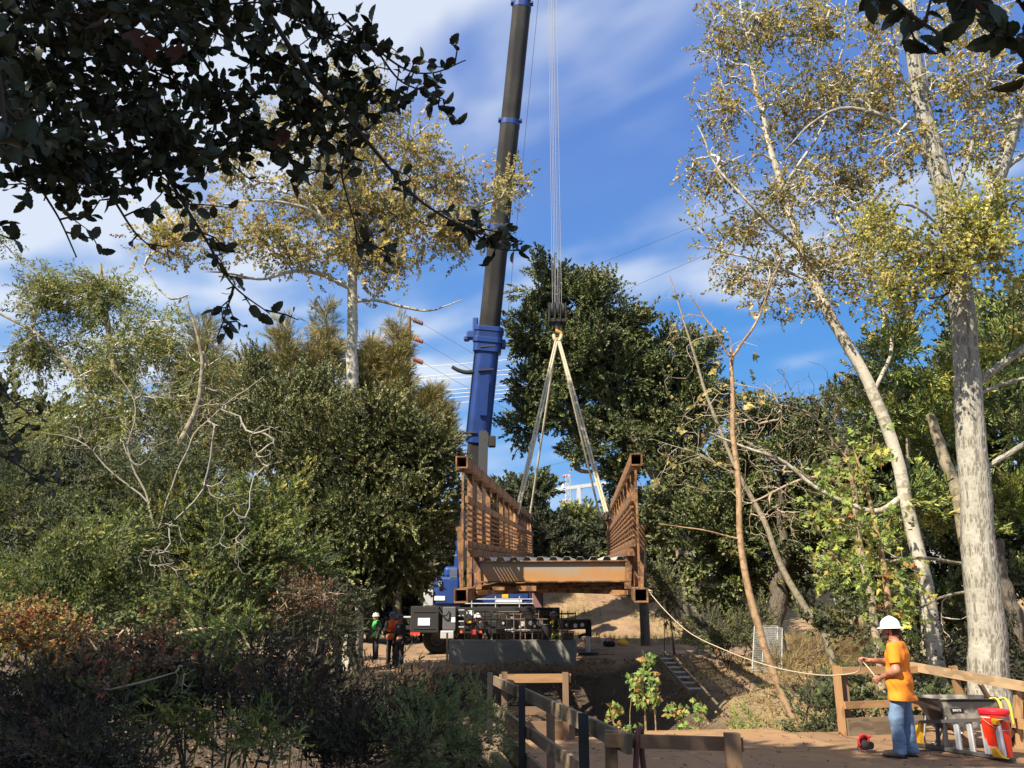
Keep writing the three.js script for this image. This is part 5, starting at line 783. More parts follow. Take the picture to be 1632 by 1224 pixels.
{
  const c = at(1594, 1207, 12.25).setY(0), t = thing('bucket', 'tall orange bucket with red lid behind the ladder foot', 'bucket', c, 0.2), L = (a, n = 36) => new THREE.LatheGeometry(a.map(([x, y]) => new THREE.Vector2(x, y)), n);
  const cv = document.createElement('canvas'); cv.width = 512; cv.height = 256; const x = cv.getContext('2d'); x.fillStyle = '#e2330f'; x.fillRect(0, 0, 512, 256); for (let k = 0; k < 500; k++) { x.fillStyle = `rgba(90,20,8,${rnd() * 0.12})`; x.fillRect(rnd() * 512, rnd() * 256, 1 + rnd() * 12, 1 + rnd() * 3); } x.fillStyle = '#f0e4d8'; x.font = 'bold 40px sans-serif'; x.save(); x.translate(0, 0); x.fillRect(345, 70, 86, 15); x.restore(); x.fillStyle = 'rgba(235,190,170,.85)'; x.fillRect(320, 196, 130, 7); const ct = new THREE.CanvasTexture(cv); ct.colorSpace = THREE.SRGBColorSpace;
  mesh('bucket_body', L([[0.001, 0], [0.15, 0], [0.155, 0.012], [0.168, 0.44], [0.175, 0.45], [0.175, 0.47], [0.17, 0.475], [0.172, 0.52], [0.178, 0.525], [0.178, 0.55], [0.172, 0.56]]), std({ map: ct, roughness: 0.42 }), t);
  mesh('lid', L([[0.001, 0.605], [0.15, 0.605], [0.165, 0.61], [0.188, 0.605], [0.192, 0.595], [0.192, 0.555], [0.18, 0.55]]), std({ color: [0.58, 0.012, 0.03], roughness: 0.4 }), t);
  new Geo().tube(Array.from({ length: 21 }, (_, k) => { const a = Math.PI * (k / 20); return new V3(Math.cos(a) * 0.19, 0.5 - Math.sin(a) * 0.14, Math.sin(a) * 0.19); }), { a: 0.004, b: 0.004 }, 5).mesh('bail', MAT.steel, t);
}
{
  const a0 = at(1459, 1188, 13.4).setY(0.035), b0 = at(1617, 1216, 11.85).setY(0.035), a1 = at(1459, 1151, 13.4), b1 = at(1606, 1146, 11.95); const t = thing('step_ladder', 'grey ladder on its side with aluminium treads and orange feet', 'ladder');
  const rail = std({ color: [0.075, 0.072, 0.07], roughness: 0.6 }), nrm = new V3().subVectors(b0, a0).cross(YUP).normalize();
  barMesh('rail', a0, b0, 0.075, 0.045, rail, t); barMesh('rail', a1, b1, 0.075, 0.045, rail, t);
  for (const [q, w, m] of [[0.25, 0.06, 1], [0.34, 0.05, 1], [0.46, 0.085, 0], [0.60, 0.085, 0], [0.745, 0.085, 0], [0.885, 0.085, 0]]) { const p0 = a0.clone().lerp(b0, q + (q > 0.4 ? 0.02 : 0.01)), p1 = a1.clone().lerp(b1, q); const tr = new THREE.Group(); tr.name = 'tread'; t.add(tr); const sd = nrm.clone().multiplyScalar(0.03); barMesh('tread_face', p0, p1, w, 0.012, m ? MAT.dark : MAT.alu, tr, nrm); barMesh('tread_lip', p0.clone().add(sd).add(new V3(w * 0.5, 0, 0.01)), p1.clone().add(sd).add(new V3(w * 0.5, 0, 0.01)), 0.014, 0.05, m ? MAT.dark : MAT.alu, tr, nrm); }
  for (const [p, up] of [[b0, 1], [b1, -1]]) { const d = new V3().subVectors(b0, a0).normalize(), g = new THREE.Shape(); g.moveTo(-0.36, 0.035 * up); g.quadraticCurveTo(-0.2, 0.04 * up, -0.27, 0.19 * up); g.lineTo(-0.36, 0.2 * up); g.lineTo(-0.4, 0.03 * up); const e = new THREE.ExtrudeGeometry(up > 0 ? (() => { const s = new THREE.Shape(); s.moveTo(-0.40, 0.02); s.lineTo(-0.04, 0.02); s.quadraticCurveTo(-0.26, 0.05, -0.31, 0.24); s.lineTo(-0.41, 0.24); return s; })() : (() => { const s = new THREE.Shape(); s.moveTo(-0.30, -0.02); s.lineTo(-0.06, -0.02); s.quadraticCurveTo(-0.2, -0.05, -0.22, -0.17); s.lineTo(-0.3, -0.17); return s; })(), { depth: 0.05, bevelEnabled: true, bevelSize: 0.006, bevelThickness: 0.006, bevelSegments: 2 }); const m = mesh('foot', e, MAT.yellow, t); m.position.copy(p).addScaledVector(nrm, 0.03); m.rotation.y = Math.atan2(-d.z, d.x); m.scale.set(0.6, 0.45, 1); }
  { const e = new Geo(); e.bar(a0.clone().lerp(b0, 0.05), a1.clone().lerp(b1, 0.05), 0.12, 0.05); e.mesh('end_cap', MAT.yellow, t); }
  settle(t, a0);
  const w = thing('wire', 'thin dark loop of wire on the deck before the ladder', 'wire', at(1540, 1212, 12.3).setY(0.006)); new Geo().tube(curve([new V3(-0.4, 0, -0.3), new V3(-0.1, 0, 0.05), new V3(0.05, 0.01, 0.1), new V3(0.1, 0.03, -0.05), new V3(0.02, 0.03, -0.1), new V3(0, 0.01, 0.06), new V3(0.15, 0, 0.16)], 30), { a: 0.004, b: 0.004 }, 5).mesh('wire_loop', MAT.twigDark, w);
  const bd = thing('plank', 'pine plank lying under the wheelbarrow, one end raised', 'plank'); barMesh('board', at(1506, 1154, 13.0).setY(0.36), at(1552, 1180, 12.95).setY(0.06), 0.09, 0.045, MAT.wood, bd); settle(bd, at(1530, 1190, 13.0).setY(0));
}
/* ---------- trees and shrubs ---------- */
const PAL = {
  oak: [[0.095, 0.115, 0.036, 5], [0.135, 0.148, 0.05, 3], [0.18, 0.17, 0.065, 1.2], [0.06, 0.078, 0.03, 2]],
  oakOlive: [[0.12, 0.135, 0.044, 4], [0.17, 0.175, 0.06, 3], [0.18, 0.165, 0.06, 1], [0.07, 0.08, 0.03, 2]],
  gold: [[0.42, 0.34, 0.09, 4], [0.30, 0.27, 0.07, 3], [0.54, 0.42, 0.14, 2], [0.27, 0.15, 0.045, 1], [0.15, 0.16, 0.045, 3]],
  goldBright: [[0.42, 0.38, 0.07, 4], [0.29, 0.30, 0.055, 3], [0.50, 0.41, 0.10, 2], [0.15, 0.17, 0.04, 3]],
  ash: [[0.19, 0.22, 0.055, 4], [0.28, 0.29, 0.085, 3], [0.34, 0.30, 0.09, 1.5], [0.13, 0.16, 0.045, 2]],
  lime: [[0.30, 0.36, 0.055, 4], [0.18, 0.26, 0.045, 3], [0.42, 0.38, 0.07, 1.3]],
  green: [[0.075, 0.10, 0.026, 4], [0.11, 0.13, 0.035, 3], [0.17, 0.16, 0.045, 1.3], [0.045, 0.06, 0.018, 3]], elder: [[0.16, 0.19, 0.04, 4], [0.24, 0.25, 0.055, 2], [0.09, 0.12, 0.028, 4]],
  bay: [[0.14, 0.19, 0.032, 4], [0.20, 0.235, 0.042, 3], [0.31, 0.29, 0.055, 1.2], [0.065, 0.10, 0.024, 3]],
  willow: [[0.22, 0.26, 0.08, 4], [0.14, 0.19, 0.055, 3], [0.32, 0.33, 0.12, 1.5]],
  fire: [[0.36, 0.16, 0.035, 3], [0.38, 0.25, 0.06, 3], [0.26, 0.07, 0.025, 1.5], [0.18, 0.17, 0.04, 4], [0.12, 0.09, 0.035, 2]],
  rust: [[0.20, 0.075, 0.03, 3], [0.13, 0.06, 0.03, 3], [0.12, 0.10, 0.035, 3], [0.28, 0.06, 0.03, 1]],
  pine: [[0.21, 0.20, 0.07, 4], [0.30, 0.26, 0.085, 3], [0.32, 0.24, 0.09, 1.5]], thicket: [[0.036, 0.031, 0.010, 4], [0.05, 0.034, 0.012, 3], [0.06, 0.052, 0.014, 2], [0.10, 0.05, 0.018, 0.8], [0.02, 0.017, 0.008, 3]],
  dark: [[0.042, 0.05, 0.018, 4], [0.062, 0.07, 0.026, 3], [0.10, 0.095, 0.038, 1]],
  far: [[0.085, 0.11, 0.04, 3], [0.12, 0.14, 0.05, 3], [0.06, 0.075, 0.03, 2]],
};
const spread = (blobs, n, o) => inBlobs(blobs, n, { shell: 0.5, gap: 0.3, ...o }).map((x) => x.p);
function base(px, py, D) { const p = at(px, py, D); p.y = ground(p.x, D); return p; }

// big sycamore behind the oaks
{
  const D = 31, t = tree('sycamore_tree', 'tall sycamore with white trunk and golden leaves rising above the dark oaks', 'tree');
  const tr = foot(stem([[566, 960, D, 27], [563, 800, D, 25], [562, 680, D, 23], [560, 560, D, 19], [562, 450, D, 17], [566, 380, D, 15], [574, 300, D, 11], [572, 220, D, 8], [560, 150, D, 5]], 40, 0.08)); trunkMesh('trunk', tr, MAT.pale, t);
  const L = [[[562, 460, D, 10], [520, 440, D, 8], [470, 432, D - 1, 6], [420, 445, D - 2, 5], [350, 440, D - 2, 3.5]], [[563, 440, D, 8], [610, 400, D + 1, 7], [680, 350, D + 1, 5], [760, 330, D + 1, 4], [830, 300, D + 1, 2.5]], [[566, 400, D, 8], [500, 340, D - 1, 7], [430, 320, D - 2, 5], [330, 330, D - 3, 3]], [[570, 320, D, 7], [620, 260, D, 5], [680, 200, D, 3]], [[572, 300, D, 7], [520, 230, D + 1, 5], [480, 140, D + 1, 3]], [[570, 330, D, 8], [540, 260, D - 1, 6], [520, 190, D - 1, 4], [515, 120, D - 1, 2]], [[568, 380, D, 8], [620, 310, D + 1, 6], [650, 230, D + 1, 4], [655, 160, D + 1, 2]], [[560, 480, D, 7], [600, 478, D, 6], [640, 488, D, 5], [690, 494, D, 3], [735, 478, D, 1.5]], [[300, 470, D - 3, 3], [270, 476, D - 3, 4], [240, 440, D - 3, 3], [225, 420, D - 3, 2]]];
  const st = [{ ...tr, from: 0.55 }]; for (const l of L) { const s = stem(l, 18, 0.12); trunkMesh('limb', s, MAT.pale, t, 7); st.push({ ...s, from: 0.2 }); }
  const bl = [B(560, 390, D, 80, 75), B(500, 320, D, 80, 70), B(430, 370, D - 2, 60, 60), B(330, 380, D - 3, 80, 65), B(270, 380, D - 3, 60, 60), B(640, 330, D, 70, 70), B(720, 290, D + 1, 80, 50), B(800, 300, D + 1, 60, 40), B(560, 250, D, 95, 90), B(660, 240, D, 60, 60), B(500, 200, D, 70, 80), B(560, 150, D, 75, 70), B(600, 190, D, 60, 60), B(610, 450, D, 60, 30), B(720, 385, D + 1, 45, 50), B(400, 270, D - 1, 60, 45), B(690, 360, D, 70, 40), B(580, 330, D, 90, 80), B(470, 400, D - 1, 80, 50), B(620, 400, D, 80, 50), B(430, 210, D, 50, 45), B(740, 360, D, 50, 40)];
  const tips = branching(t, st, spread(bl, 1150, { gap: 0.36, shell: 0.75, freq: 0.6 }), { mat: MAT.pale, r0: 0.013, step: 0.7 });
  leavesAt('crown', t, tips, 'lobedSmall', PAL.gold, { per: 5, spread: 0.55, s: 1.1, keep: 0.85, clump: 0.8 }); settle(t, tr.pts[0].clone());
}
// ash-like tree, upper left
{
  const D = 17, t = tree('ash_tree', 'airy yellow green tree with slender grey stems beside the dead branches', 'tree');
  const s1 = foot(stem([[235, 950, D, 26], [240, 840, D, 22], [205, 690, D, 16], [185, 600, D, 12], [170, 500, D, 8], [160, 420, D, 4]], 26, 0.05)), s2 = stem([[232, 900, D, 16], [260, 760, D - 1, 13], [318, 640, D - 1, 9], [320, 560, D - 1, 6], [300, 480, D - 1, 3]], 22, 0.05), s3 = stem([[215, 740, D, 12], [140, 620, D, 9], [70, 540, D, 6], [0, 500, D, 4]], 22, 0.05);
  for (const s of [s1]) trunkMesh('trunk', s, MAT.greyLimb, t); for (const s of [s2, s3]) trunkMesh('limb', s, MAT.greyLimb, t, 8);
  const bl = [B(70, 460, D, 80, 60), B(160, 460, D, 70, 70), B(150, 560, D, 90, 80), B(40, 560, D, 70, 70), B(250, 540, D, 70, 55), B(310, 600, D, 55, 55), B(60, 660, D, 80, 70), B(180, 680, D, 70, 70), B(10, 420, D, 50, 40), B(-60, 520, D, 70, 120), B(250, 660, D, 60, 60)];
  const tips = branching(t, [{ ...s1, from: 0.4 }, { ...s2, from: 0.35 }, { ...s3, from: 0.3 }], spread(bl, 640, { gap: 0.43, shell: 0.8, freq: 0.6 }), { mat: MAT.twigWhite, r0: 0.0085, jit: 0.14 });
  leavesAt('crown', t, tips, 'ash', PAL.ash, { per: 6, spread: 0.24, s: 0.95, droop: 0.7, clump: 0.9 }); settle(t, s1.pts[0].clone());
}
// bare pale branches in front of it
{
  const D = 13.2, t = tree('dead_tree', 'leafless tangle of pale grey branches at the edge of the dark oak', 'tree');
  const s = foot(stem([[255, 980, D, 4.5], [250, 850, D, 4.2], [232, 790, D, 3.6], [205, 720, D, 2.9], [215, 650, D, 2.0], [180, 590, D, 1.3]], 24, 0.06)), s2 = stem([[250, 850, D, 3.2], [285, 740, D, 3.2], [330, 670, D, 2.6], [420, 600, D, 1.3]], 18, 0.06), s3 = stem([[235, 800, D, 3.2], [170, 745, D, 2.6], [120, 700, D, 2.0], [70, 690, D, 1.0]], 14, 0.06);
  trunkMesh('trunk', s, MAT.twigDead, t, 8); for (const q of [s2, s3]) trunkMesh('limb', q, MAT.twigDead, t, 7);
  branching(t, [{ ...s, from: 0.4 }, { ...s2, from: 0.3 }, { ...s3, from: 0.2 }], spread([B(330, 660, D, 90, 70), B(250, 600, D, 60, 60), B(370, 800, D, 60, 50), B(230, 700, D, 80, 60), B(150, 700, D, 80, 50), B(260, 900, D - 1, 60, 70), B(380, 860, D - 2, 50, 60), B(430, 720, D - 1, 40, 70), B(300, 620, D, 60, 50)], 760, { gap: 0.2 }), { mat: MAT.twigDead, r0: 0.0024, step: 0.25, jit: 0.11, rise: -0.15 });
  settle(t, s.pts[0].clone());
}
// dense oaks, left of the boom
function oak(label, trunk, limbs, blobs, n, pal, o = {}) {
  const t = tree('oak_tree', label, 'tree'), s = foot(stem(trunk, 26, 0.15)); trunkMesh('trunk', s, o.bark ?? MAT.dim, t);
  const st = [{ ...s, from: 0.5 }]; for (const l of limbs) { const q = stem(l, 16, 0.12); trunkMesh('limb', q, o.bark ?? MAT.dim, t, 8); st.push({ ...q, from: 0.1 }); }
  branching(t, st, blobs.flatMap((b) => [b.c, ...spread([b], o.fine ?? 8, { gap: 0.1 })]), { mat: o.bark ?? MAT.dim, r0: 0.012, step: 0.6 });
  crown('crown', t, blobs, n, o.kind ?? 'oak', pal, { mat: MAT.leafGloss, gap: 0.40, shell: 0.4, ...o }); settle(t, s.pts[0].clone()); return t;
}
oak('broad dark evergreen oak massed left of the bridge, branches low', [[505, 1040, 27, 26], [500, 900, 27, 24], [520, 800, 27, 20], [540, 700, 27, 14]], [[[500, 860, 27, 16], [440, 780, 26.5, 10], [400, 700, 26.5, 6]], [[510, 830, 27, 15], [600, 760, 26.5, 10], [690, 720, 26.5, 6]]],
  [B(470, 640, 27, 75, 55), B(530, 690, 26.5, 80, 60), B(430, 700, 26.5, 80, 80), B(570, 740, 26, 110, 80), B(640, 725, 26.5, 68, 68), B(672, 790, 26.5, 42, 78), B(480, 800, 26, 110, 80), B(610, 830, 26, 110, 75), B(670, 835, 26.5, 42, 50), B(540, 890, 26.5, 110, 60), B(400, 620, 28, 40, 60)], 9500, PAL.oakOlive, { s: 1.0 });
oak('young oak with olive green top against the sky, right behind the broad oak', [[538, 1020, 26, 14], [580, 870, 26, 12], [640, 720, 26, 9]], [], [B(640, 700, 26, 52, 42), B(692, 712, 26, 32, 34), B(700, 745, 26, 28, 45), B(600, 690, 26, 50, 60), B(630, 890, 26, 50, 50)], 3000, PAL.oakOlive, { s: 1.0 });
oak('slender dark trunked oak shading the crew at the left bank edge', [[565, 1062, 26, 15], [563, 960, 26, 13], [558, 880, 26, 10], [545, 800, 26, 6]], [], [B(560, 820, 25, 60, 60), B(590, 900, 27, 50, 35), B(510, 910, 25, 50, 40)], 1500, PAL.oak, { s: 0.9 });
// feathery conifers behind
function conifer(label, px, py, D, hpx, wpx) {
  const t = tree('pine_tree', label, 'tree', null, 'feathery conifers behind the oaks'), b = base(px, 1000, D), top = at(px, py, D), H = top.y - b.y; new Geo().tube([b.clone().add(new V3(0, -0.3, 0)), b.clone().lerp(top, 0.5), top], [0.28, 0.18, 0.03], 8).mesh('trunk', MAT.dim, t);
  const bl = [], m = mpp(D); for (let k = 0; k < 9; k++) { const q = k / 8, y = top.y - (0.1 + q * hpx) * m, w = wpx * m * (0.22 + 0.78 * Math.pow(q, 0.7)); bl.push({ c: new V3(top.x + rr(-0.2, 0.2) * w, y, -D), r: new V3(w, hpx * m * 0.10, w), D }); }
  crown('crown', t, bl, 3400, 'needle', PAL.pine, { s: 1.0, mat: MAT.needle, up: 0.7, gap: 0.3, shell: 0.5, freq: 0.5, per: 10, rc: 0.3 }); settle(t, b);
}
[['feathery olive conifer nearest the ash tree, broad topped', 330, 530, 46, 190, 60], ['feathery olive conifer rising left of the sycamore trunk, tallest of its row', 520, 500, 48, 190, 40], ['feathery olive conifer just left of the broad oak top', 455, 525, 47, 170, 40], ['feathery olive conifer immediately right of the sycamore trunk', 592, 540, 50, 150, 22], ['feathery olive conifer beside the utility pole', 634, 520, 50, 170, 26], ['low feathery conifer at the back of the young oak', 690, 625, 50, 90, 32], ['feathery conifer between the ash tree and the broad oak', 385, 590, 44, 160, 40]].forEach((a) => conifer(...a));

// big oak right of the boom
oak('large dark oak behind the slings, leaning grey trunk below', [[1108, 1024, 47, 48], [1105, 950, 47, 30], [1090, 880, 47, 28], [1070, 800, 47.5, 25], [1030, 730, 48, 20], [1000, 660, 48, 15], [980, 580, 48, 9]],
  [[[1040, 740, 48, 16], [1000, 690, 48, 13], [960, 680, 48, 11], [925, 720, 48, 9], [918, 745, 48, 8], [940, 752, 48, 6], [960, 742, 48, 4]], [[1010, 690, 48, 15], [940, 620, 48, 11], [880, 560, 48, 7]], [[1060, 790, 48, 16], [1120, 700, 48, 11], [1140, 620, 48, 7]], [[1000, 640, 48, 12], [1030, 560, 48, 9], [1010, 490, 48, 5]]],
  [B(885, 455, 48.5, 60, 42), B(860, 530, 48, 50, 45), B(940, 490, 48.5, 65, 50), B(990, 520, 48.5, 42, 45), B(930, 570, 48, 75, 55), B(850, 620, 48, 42, 40), B(835, 675, 48, 25, 32), B(900, 650, 48, 60, 45), B(1000, 600, 48.5, 75, 55), B(1080, 580, 49, 60, 55), B(1110, 640, 48.5, 55, 50), B(985, 690, 48.5, 50, 55), B(1050, 680, 48.5, 70, 55), B(930, 720, 48, 25, 20), B(1060, 760, 48, 60, 50), B(1090, 830, 47, 60, 50), B(1000, 760, 49, 30, 40)], 15500, PAL.oak, { bark: MAT.greyLimb, s: 1.22, kind: 'oakFar', gap: 0.36, freq: 0.5 });
for (const [l, bl, tr, n, pal] of [
  ['dark green oak seen through the bridge, its top level with the left truss', [B(835, 800, 62, 40, 45), B(820, 850, 62, 45, 40), B(860, 850, 62, 30, 40)], [[830, 930, 62, 8], [832, 840, 62, 5]], 1500, PAL.far], ['round bush of lighter green seen between the bridge trusses', [B(925, 850, 66, 34, 28), B(945, 880, 64, 40, 25), B(905, 880, 64, 30, 26)], [[925, 930, 65, 7], [925, 860, 65, 4]], 1300, PAL.ash], ['dark shady tree at the middle of the gap between the trusses', [B(875, 865, 60, 32, 34), B(885, 905, 60, 50, 28)], [[880, 930, 60, 7], [878, 880, 60, 4]], 1200, PAL.dark], ['green tree behind the right truss near the gap', [B(985, 850, 64, 40, 45), B(1000, 890, 64, 60, 40)], [[990, 940, 64, 8], [990, 860, 64, 5]], 1300, PAL.far], ['shady tree in the dark behind the crew, close to the crane', [B(640, 900, 52, 60, 60), B(690, 950, 52, 50, 50), B(600, 950, 52, 50, 40)], [[640, 1000, 52, 9], [640, 900, 52, 6]], 1700, PAL.dark], ['shady tree in the dark behind the broad oak trunk', [B(520, 920, 50, 80, 70), B(440, 900, 50, 80, 80), B(560, 980, 50, 50, 30), B(470, 990, 50, 70, 30)], [[500, 1010, 50, 9], [500, 900, 50, 6]], 2400, PAL.dark], ['dark tree at the far left bank behind the ash tree', [B(20, 760, 30, 130, 110), B(160, 820, 31, 110, 110), B(300, 850, 32, 100, 110), B(60, 930, 30, 130, 80), B(250, 950, 32, 130, 70)], [[150, 1010, 30, 14], [150, 850, 30, 9]], 3200, PAL.dark], ['dark tree right of the timber pile, behind the leaning grey trunk', [B(1060, 860, 62, 55, 45), B(1130, 880, 62, 60, 50), B(1190, 900, 62, 60, 45)], [[1110, 940, 62, 8], [1110, 880, 62, 5]], 1700, PAL.far], ['dark tree behind the crane cab', [B(745, 850, 58, 55, 55), B(700, 900, 58, 50, 50), B(770, 890, 58, 40, 50)], [[740, 960, 58, 8], [740, 860, 58, 5]], 1500, PAL.far]])
  { const D = bl[0].D, t = tree('background_tree', l, 'tree'), s = foot(stem(tr, 8)); trunkMesh('trunk', s, MAT.dim, t, 6); crown('crown', t, bl, n, 'oakFar', pal, { s: 2.0, gap: 0.36 }); settle(t, s.pts[0].clone()); }
// wall of trees on the right
oak('dark oak filling the bank behind the twiggy thicket', [[1235, 1010, 34, 30], [1240, 940, 34, 26], [1250, 860, 34, 18], [1240, 760, 34, 10]], [], [B(1210, 690, 36, 60, 50), B(1270, 760, 35, 80, 70), B(1180, 780, 36, 60, 60), B(1130, 850, 35, 60, 60), B(1230, 860, 35, 80, 65), B(1330, 700, 36, 70, 70), B(1340, 850, 34, 80, 80), B(1180, 920, 36, 60, 50)], 6000, PAL.oak, { kind: 'oakFar', s: 1.2 });
oak('tall dark tree wall behind the big grey trunk', [[1600, 1080, 25, 22], [1605, 900, 25, 18], [1610, 700, 25, 10]], [[[1602, 860, 25, 10], [1520, 760, 26, 7], [1450, 700, 26, 4]]], [B(1440, 620, 27, 70, 70), B(1400, 730, 27, 70, 80), B(1500, 720, 26, 90, 100), B(1600, 640, 26, 80, 120), B(1640, 780, 26, 80, 120), B(1560, 850, 26, 90, 90), B(1460, 880, 26, 90, 80), B(1600, 960, 24, 90, 70), B(1480, 980, 24, 90, 50), B(1380, 900, 27, 60, 70), B(1620, 520, 26, 60, 80), B(1560, 560, 28, 60, 70)], 8500, PAL.oak, { kind: 'oakFar', s: 1.05 });
{ // bay laurel with bright leaves
  const D = 20, t = tree('bay_tree', 'bright green bay tree between the leaning white trunk and the grey trunk', 'tree'), s = foot(stem([[1480, 1060, D, 14], [1470, 900, D, 11], [1450, 760, D, 8], [1440, 640, D, 5]], 18, 0.06)); trunkMesh('trunk', s, MAT.greyLimb, t, 8);
  const bl = [B(1420, 560, D, 50, 55), B(1470, 600, D, 55, 70), B(1400, 660, D, 45, 50), B(1480, 700, D, 60, 60), B(1430, 790, D - 1, 60, 50), B(1500, 820, D, 55, 60), B(1600, 560, D + 1, 60, 70), B(1610, 800, D, 50, 60), B(1530, 640, D + 3, 60, 70), B(1620, 680, D + 1, 50, 60), B(1480, 790, D, 40, 40)];
  branching(t, [{ ...s, from: 0.3 }], spread(bl, 60), { mat: MAT.twigDark, r0: 0.008 }); crown('crown', t, bl, 2700, 'lance', PAL.bay, { s: 1.0, mat: MAT.leafGloss, gap: 0.42 }); settle(t, s.pts[0].clone());
}
{ // young sycamore with big yellow-green leaves, right middle
  const D = 16.5, t = tree('sycamore_tree', 'young leafy sycamore with large yellow green leaves left of the leaning white trunk', 'tree'), s = foot(stem([[1420, 1040, D, 12], [1415, 950, D, 11], [1400, 860, D, 9], [1385, 790, D, 6], [1360, 720, D, 3]], 20, 0.04)); trunkMesh('trunk', s, MAT.tanBark, t, 8);
  const bl = [B(1340, 760, D, 55, 40), B(1400, 720, D, 40, 40), B(1330, 830, D, 50, 40), B(1390, 850, D, 50, 45), B(1350, 900, D, 55, 40), B(1420, 920, D, 50, 40), B(1440, 980, D, 45, 35)];
  const tips = branching(t, [{ ...s, from: 0.2 }], spread(bl, 120), { mat: MAT.tanBark, r0: 0.005 });
  leavesAt('foliage', t, tips, 'lobed', PAL.lime, { per: 2, spread: 0.22, s: 0.72 }); const g = []; leafPieces(t, tips, 90, 1.0, [[0.24, 0.28, 0.05], [0.36, 0.30, 0.05], [0.40, 0.16, 0.03], [0.16, 0.24, 0.04]]); settle(t, s.pts[0].clone());
}
function leafPieces(t, tips, n, s, cols) {                                // large leaves, each a part
  const geos = [0, 1, 2].map((k) => { const P = [], C = []; leafInto(P, C, 'lobed', new THREE.Matrix4(), 1, [1, 1, 1]); const g = flatGeo(P); g.rotateZ((k - 1) * 0.2); return g; }), mats = cols.map((c) => new THREE.MeshPhysicalMaterial({ color: rgb(...c), roughness: 0.75, transmission: 0.35, thickness: 0, side: THREE.DoubleSide }));
  for (let k = 0; k < n; k++) { const q = tips[Math.floor(rnd() * tips.length)], m = mesh('leaf', geos[k % 3], mats[Math.floor(rnd() * mats.length)], t); m.position.copy(q.a).lerp(q.p, rr(0.4, 1.1)).add(new V3(rr(-0.08, 0.08), rr(-0.08, 0.08), rr(-0.08, 0.08))); m.rotation.set(rr(-1.2, 0.6), rr(-0.8, 0.8), rr(0, 6.28)); m.scale.setScalar(s * rr(0.75, 1.25)); }
}
// tall pale cottonwood, leaning left
{
  const D = 18.5, t = tree('cottonwood_tree', 'tall cottonwood whose white trunk leans left, sparse golden leaves high up', 'tree');
  const s = foot(stem([[1480, 960, D, 22.8], [1462, 870, D, 22.0], [1440, 780, D, 20.5], [1415, 690, D, 19.8], [1375, 590, D, 19.0], [1325, 510, D, 17.5], [1295, 440, D, 15.2], [1262, 350, D, 12.9], [1238, 270, D, 11.4], [1215, 190, D, 9.1], [1195, 90, D, 6.8], [1170, -40, D, 4.6]], 46, 0.05)); trunkMesh('trunk', s, MAT.pale, t);
  const L = [[[1440, 790, D, 10.6], [1400, 815, D, 9.1], [1350, 800, D, 7.6], [1300, 775, D, 6.8], [1250, 735, D, 6.1], [1190, 715, D, 4.6], [1130, 690, D, 3.0]], [[1290, 430, D, 7.6], [1370, 400, D, 6.8], [1330, 330, D + 1, 5.3], [1350, 240, D + 1, 3.0]], [[1275, 400, D, 6.8], [1200, 330, D - 1, 5.3], [1140, 260, D - 1, 3.8], [1110, 200, D - 1, 2.3]], [[1250, 300, D, 6.1], [1310, 200, D, 4.6], [1340, 90, D, 3.0], [1350, 0, D, 2.3]], [[1300, 450, D, 6.1], [1220, 420, D, 4.6], [1150, 400, D, 3.0], [1095, 390, D, 1.5]], [[1220, 210, D, 5.3], [1160, 150, D, 3.8], [1130, 60, D, 2.3]], [[1390, 640, D, 6.8], [1420, 540, D + 1, 6.1], [1385, 430, D + 1, 4.6], [1400, 330, D + 1, 3.0]]];
  const st = [{ ...s, from: 0.5 }]; for (const l of L) { const q = stem(l, 20, 0.06); trunkMesh('limb', q, MAT.pale, t, 8, 0.1); st.push({ ...q, from: 0.25 }); }
  const bl = [B(1160, 60, D, 70, 80), B(1220, 40, D, 90, 90), B(1310, 50, D, 80, 90), B(1170, 170, D, 80, 70), B(1270, 190, D, 100, 90), B(1150, 280, D, 70, 60), B(1240, 310, D, 110, 70), B(1350, 290, D + 1, 90, 90), B(1180, 370, D, 90, 50), B(1290, 420, D, 110, 60), B(1380, 430, D + 1, 80, 80), B(1170, 440, D, 70, 35), B(1330, 140, D, 80, 80), B(1250, 480, D, 80, 35), B(1390, 180, D + 1, 60, 80)];
  const tips = branching(t, st, spread(bl, 1500, { gap: 0.40, shell: 0.75, freq: 0.7 }), { mat: MAT.twigWhite, r0: 0.0095, step: 0.4, jit: 0.12 });
  leavesAt('crown', t, tips, 'round', PAL.gold, { per: 3, spread: 0.24, s: 0.86, keep: 0.85 }); settle(t, s.pts[0].clone());
}
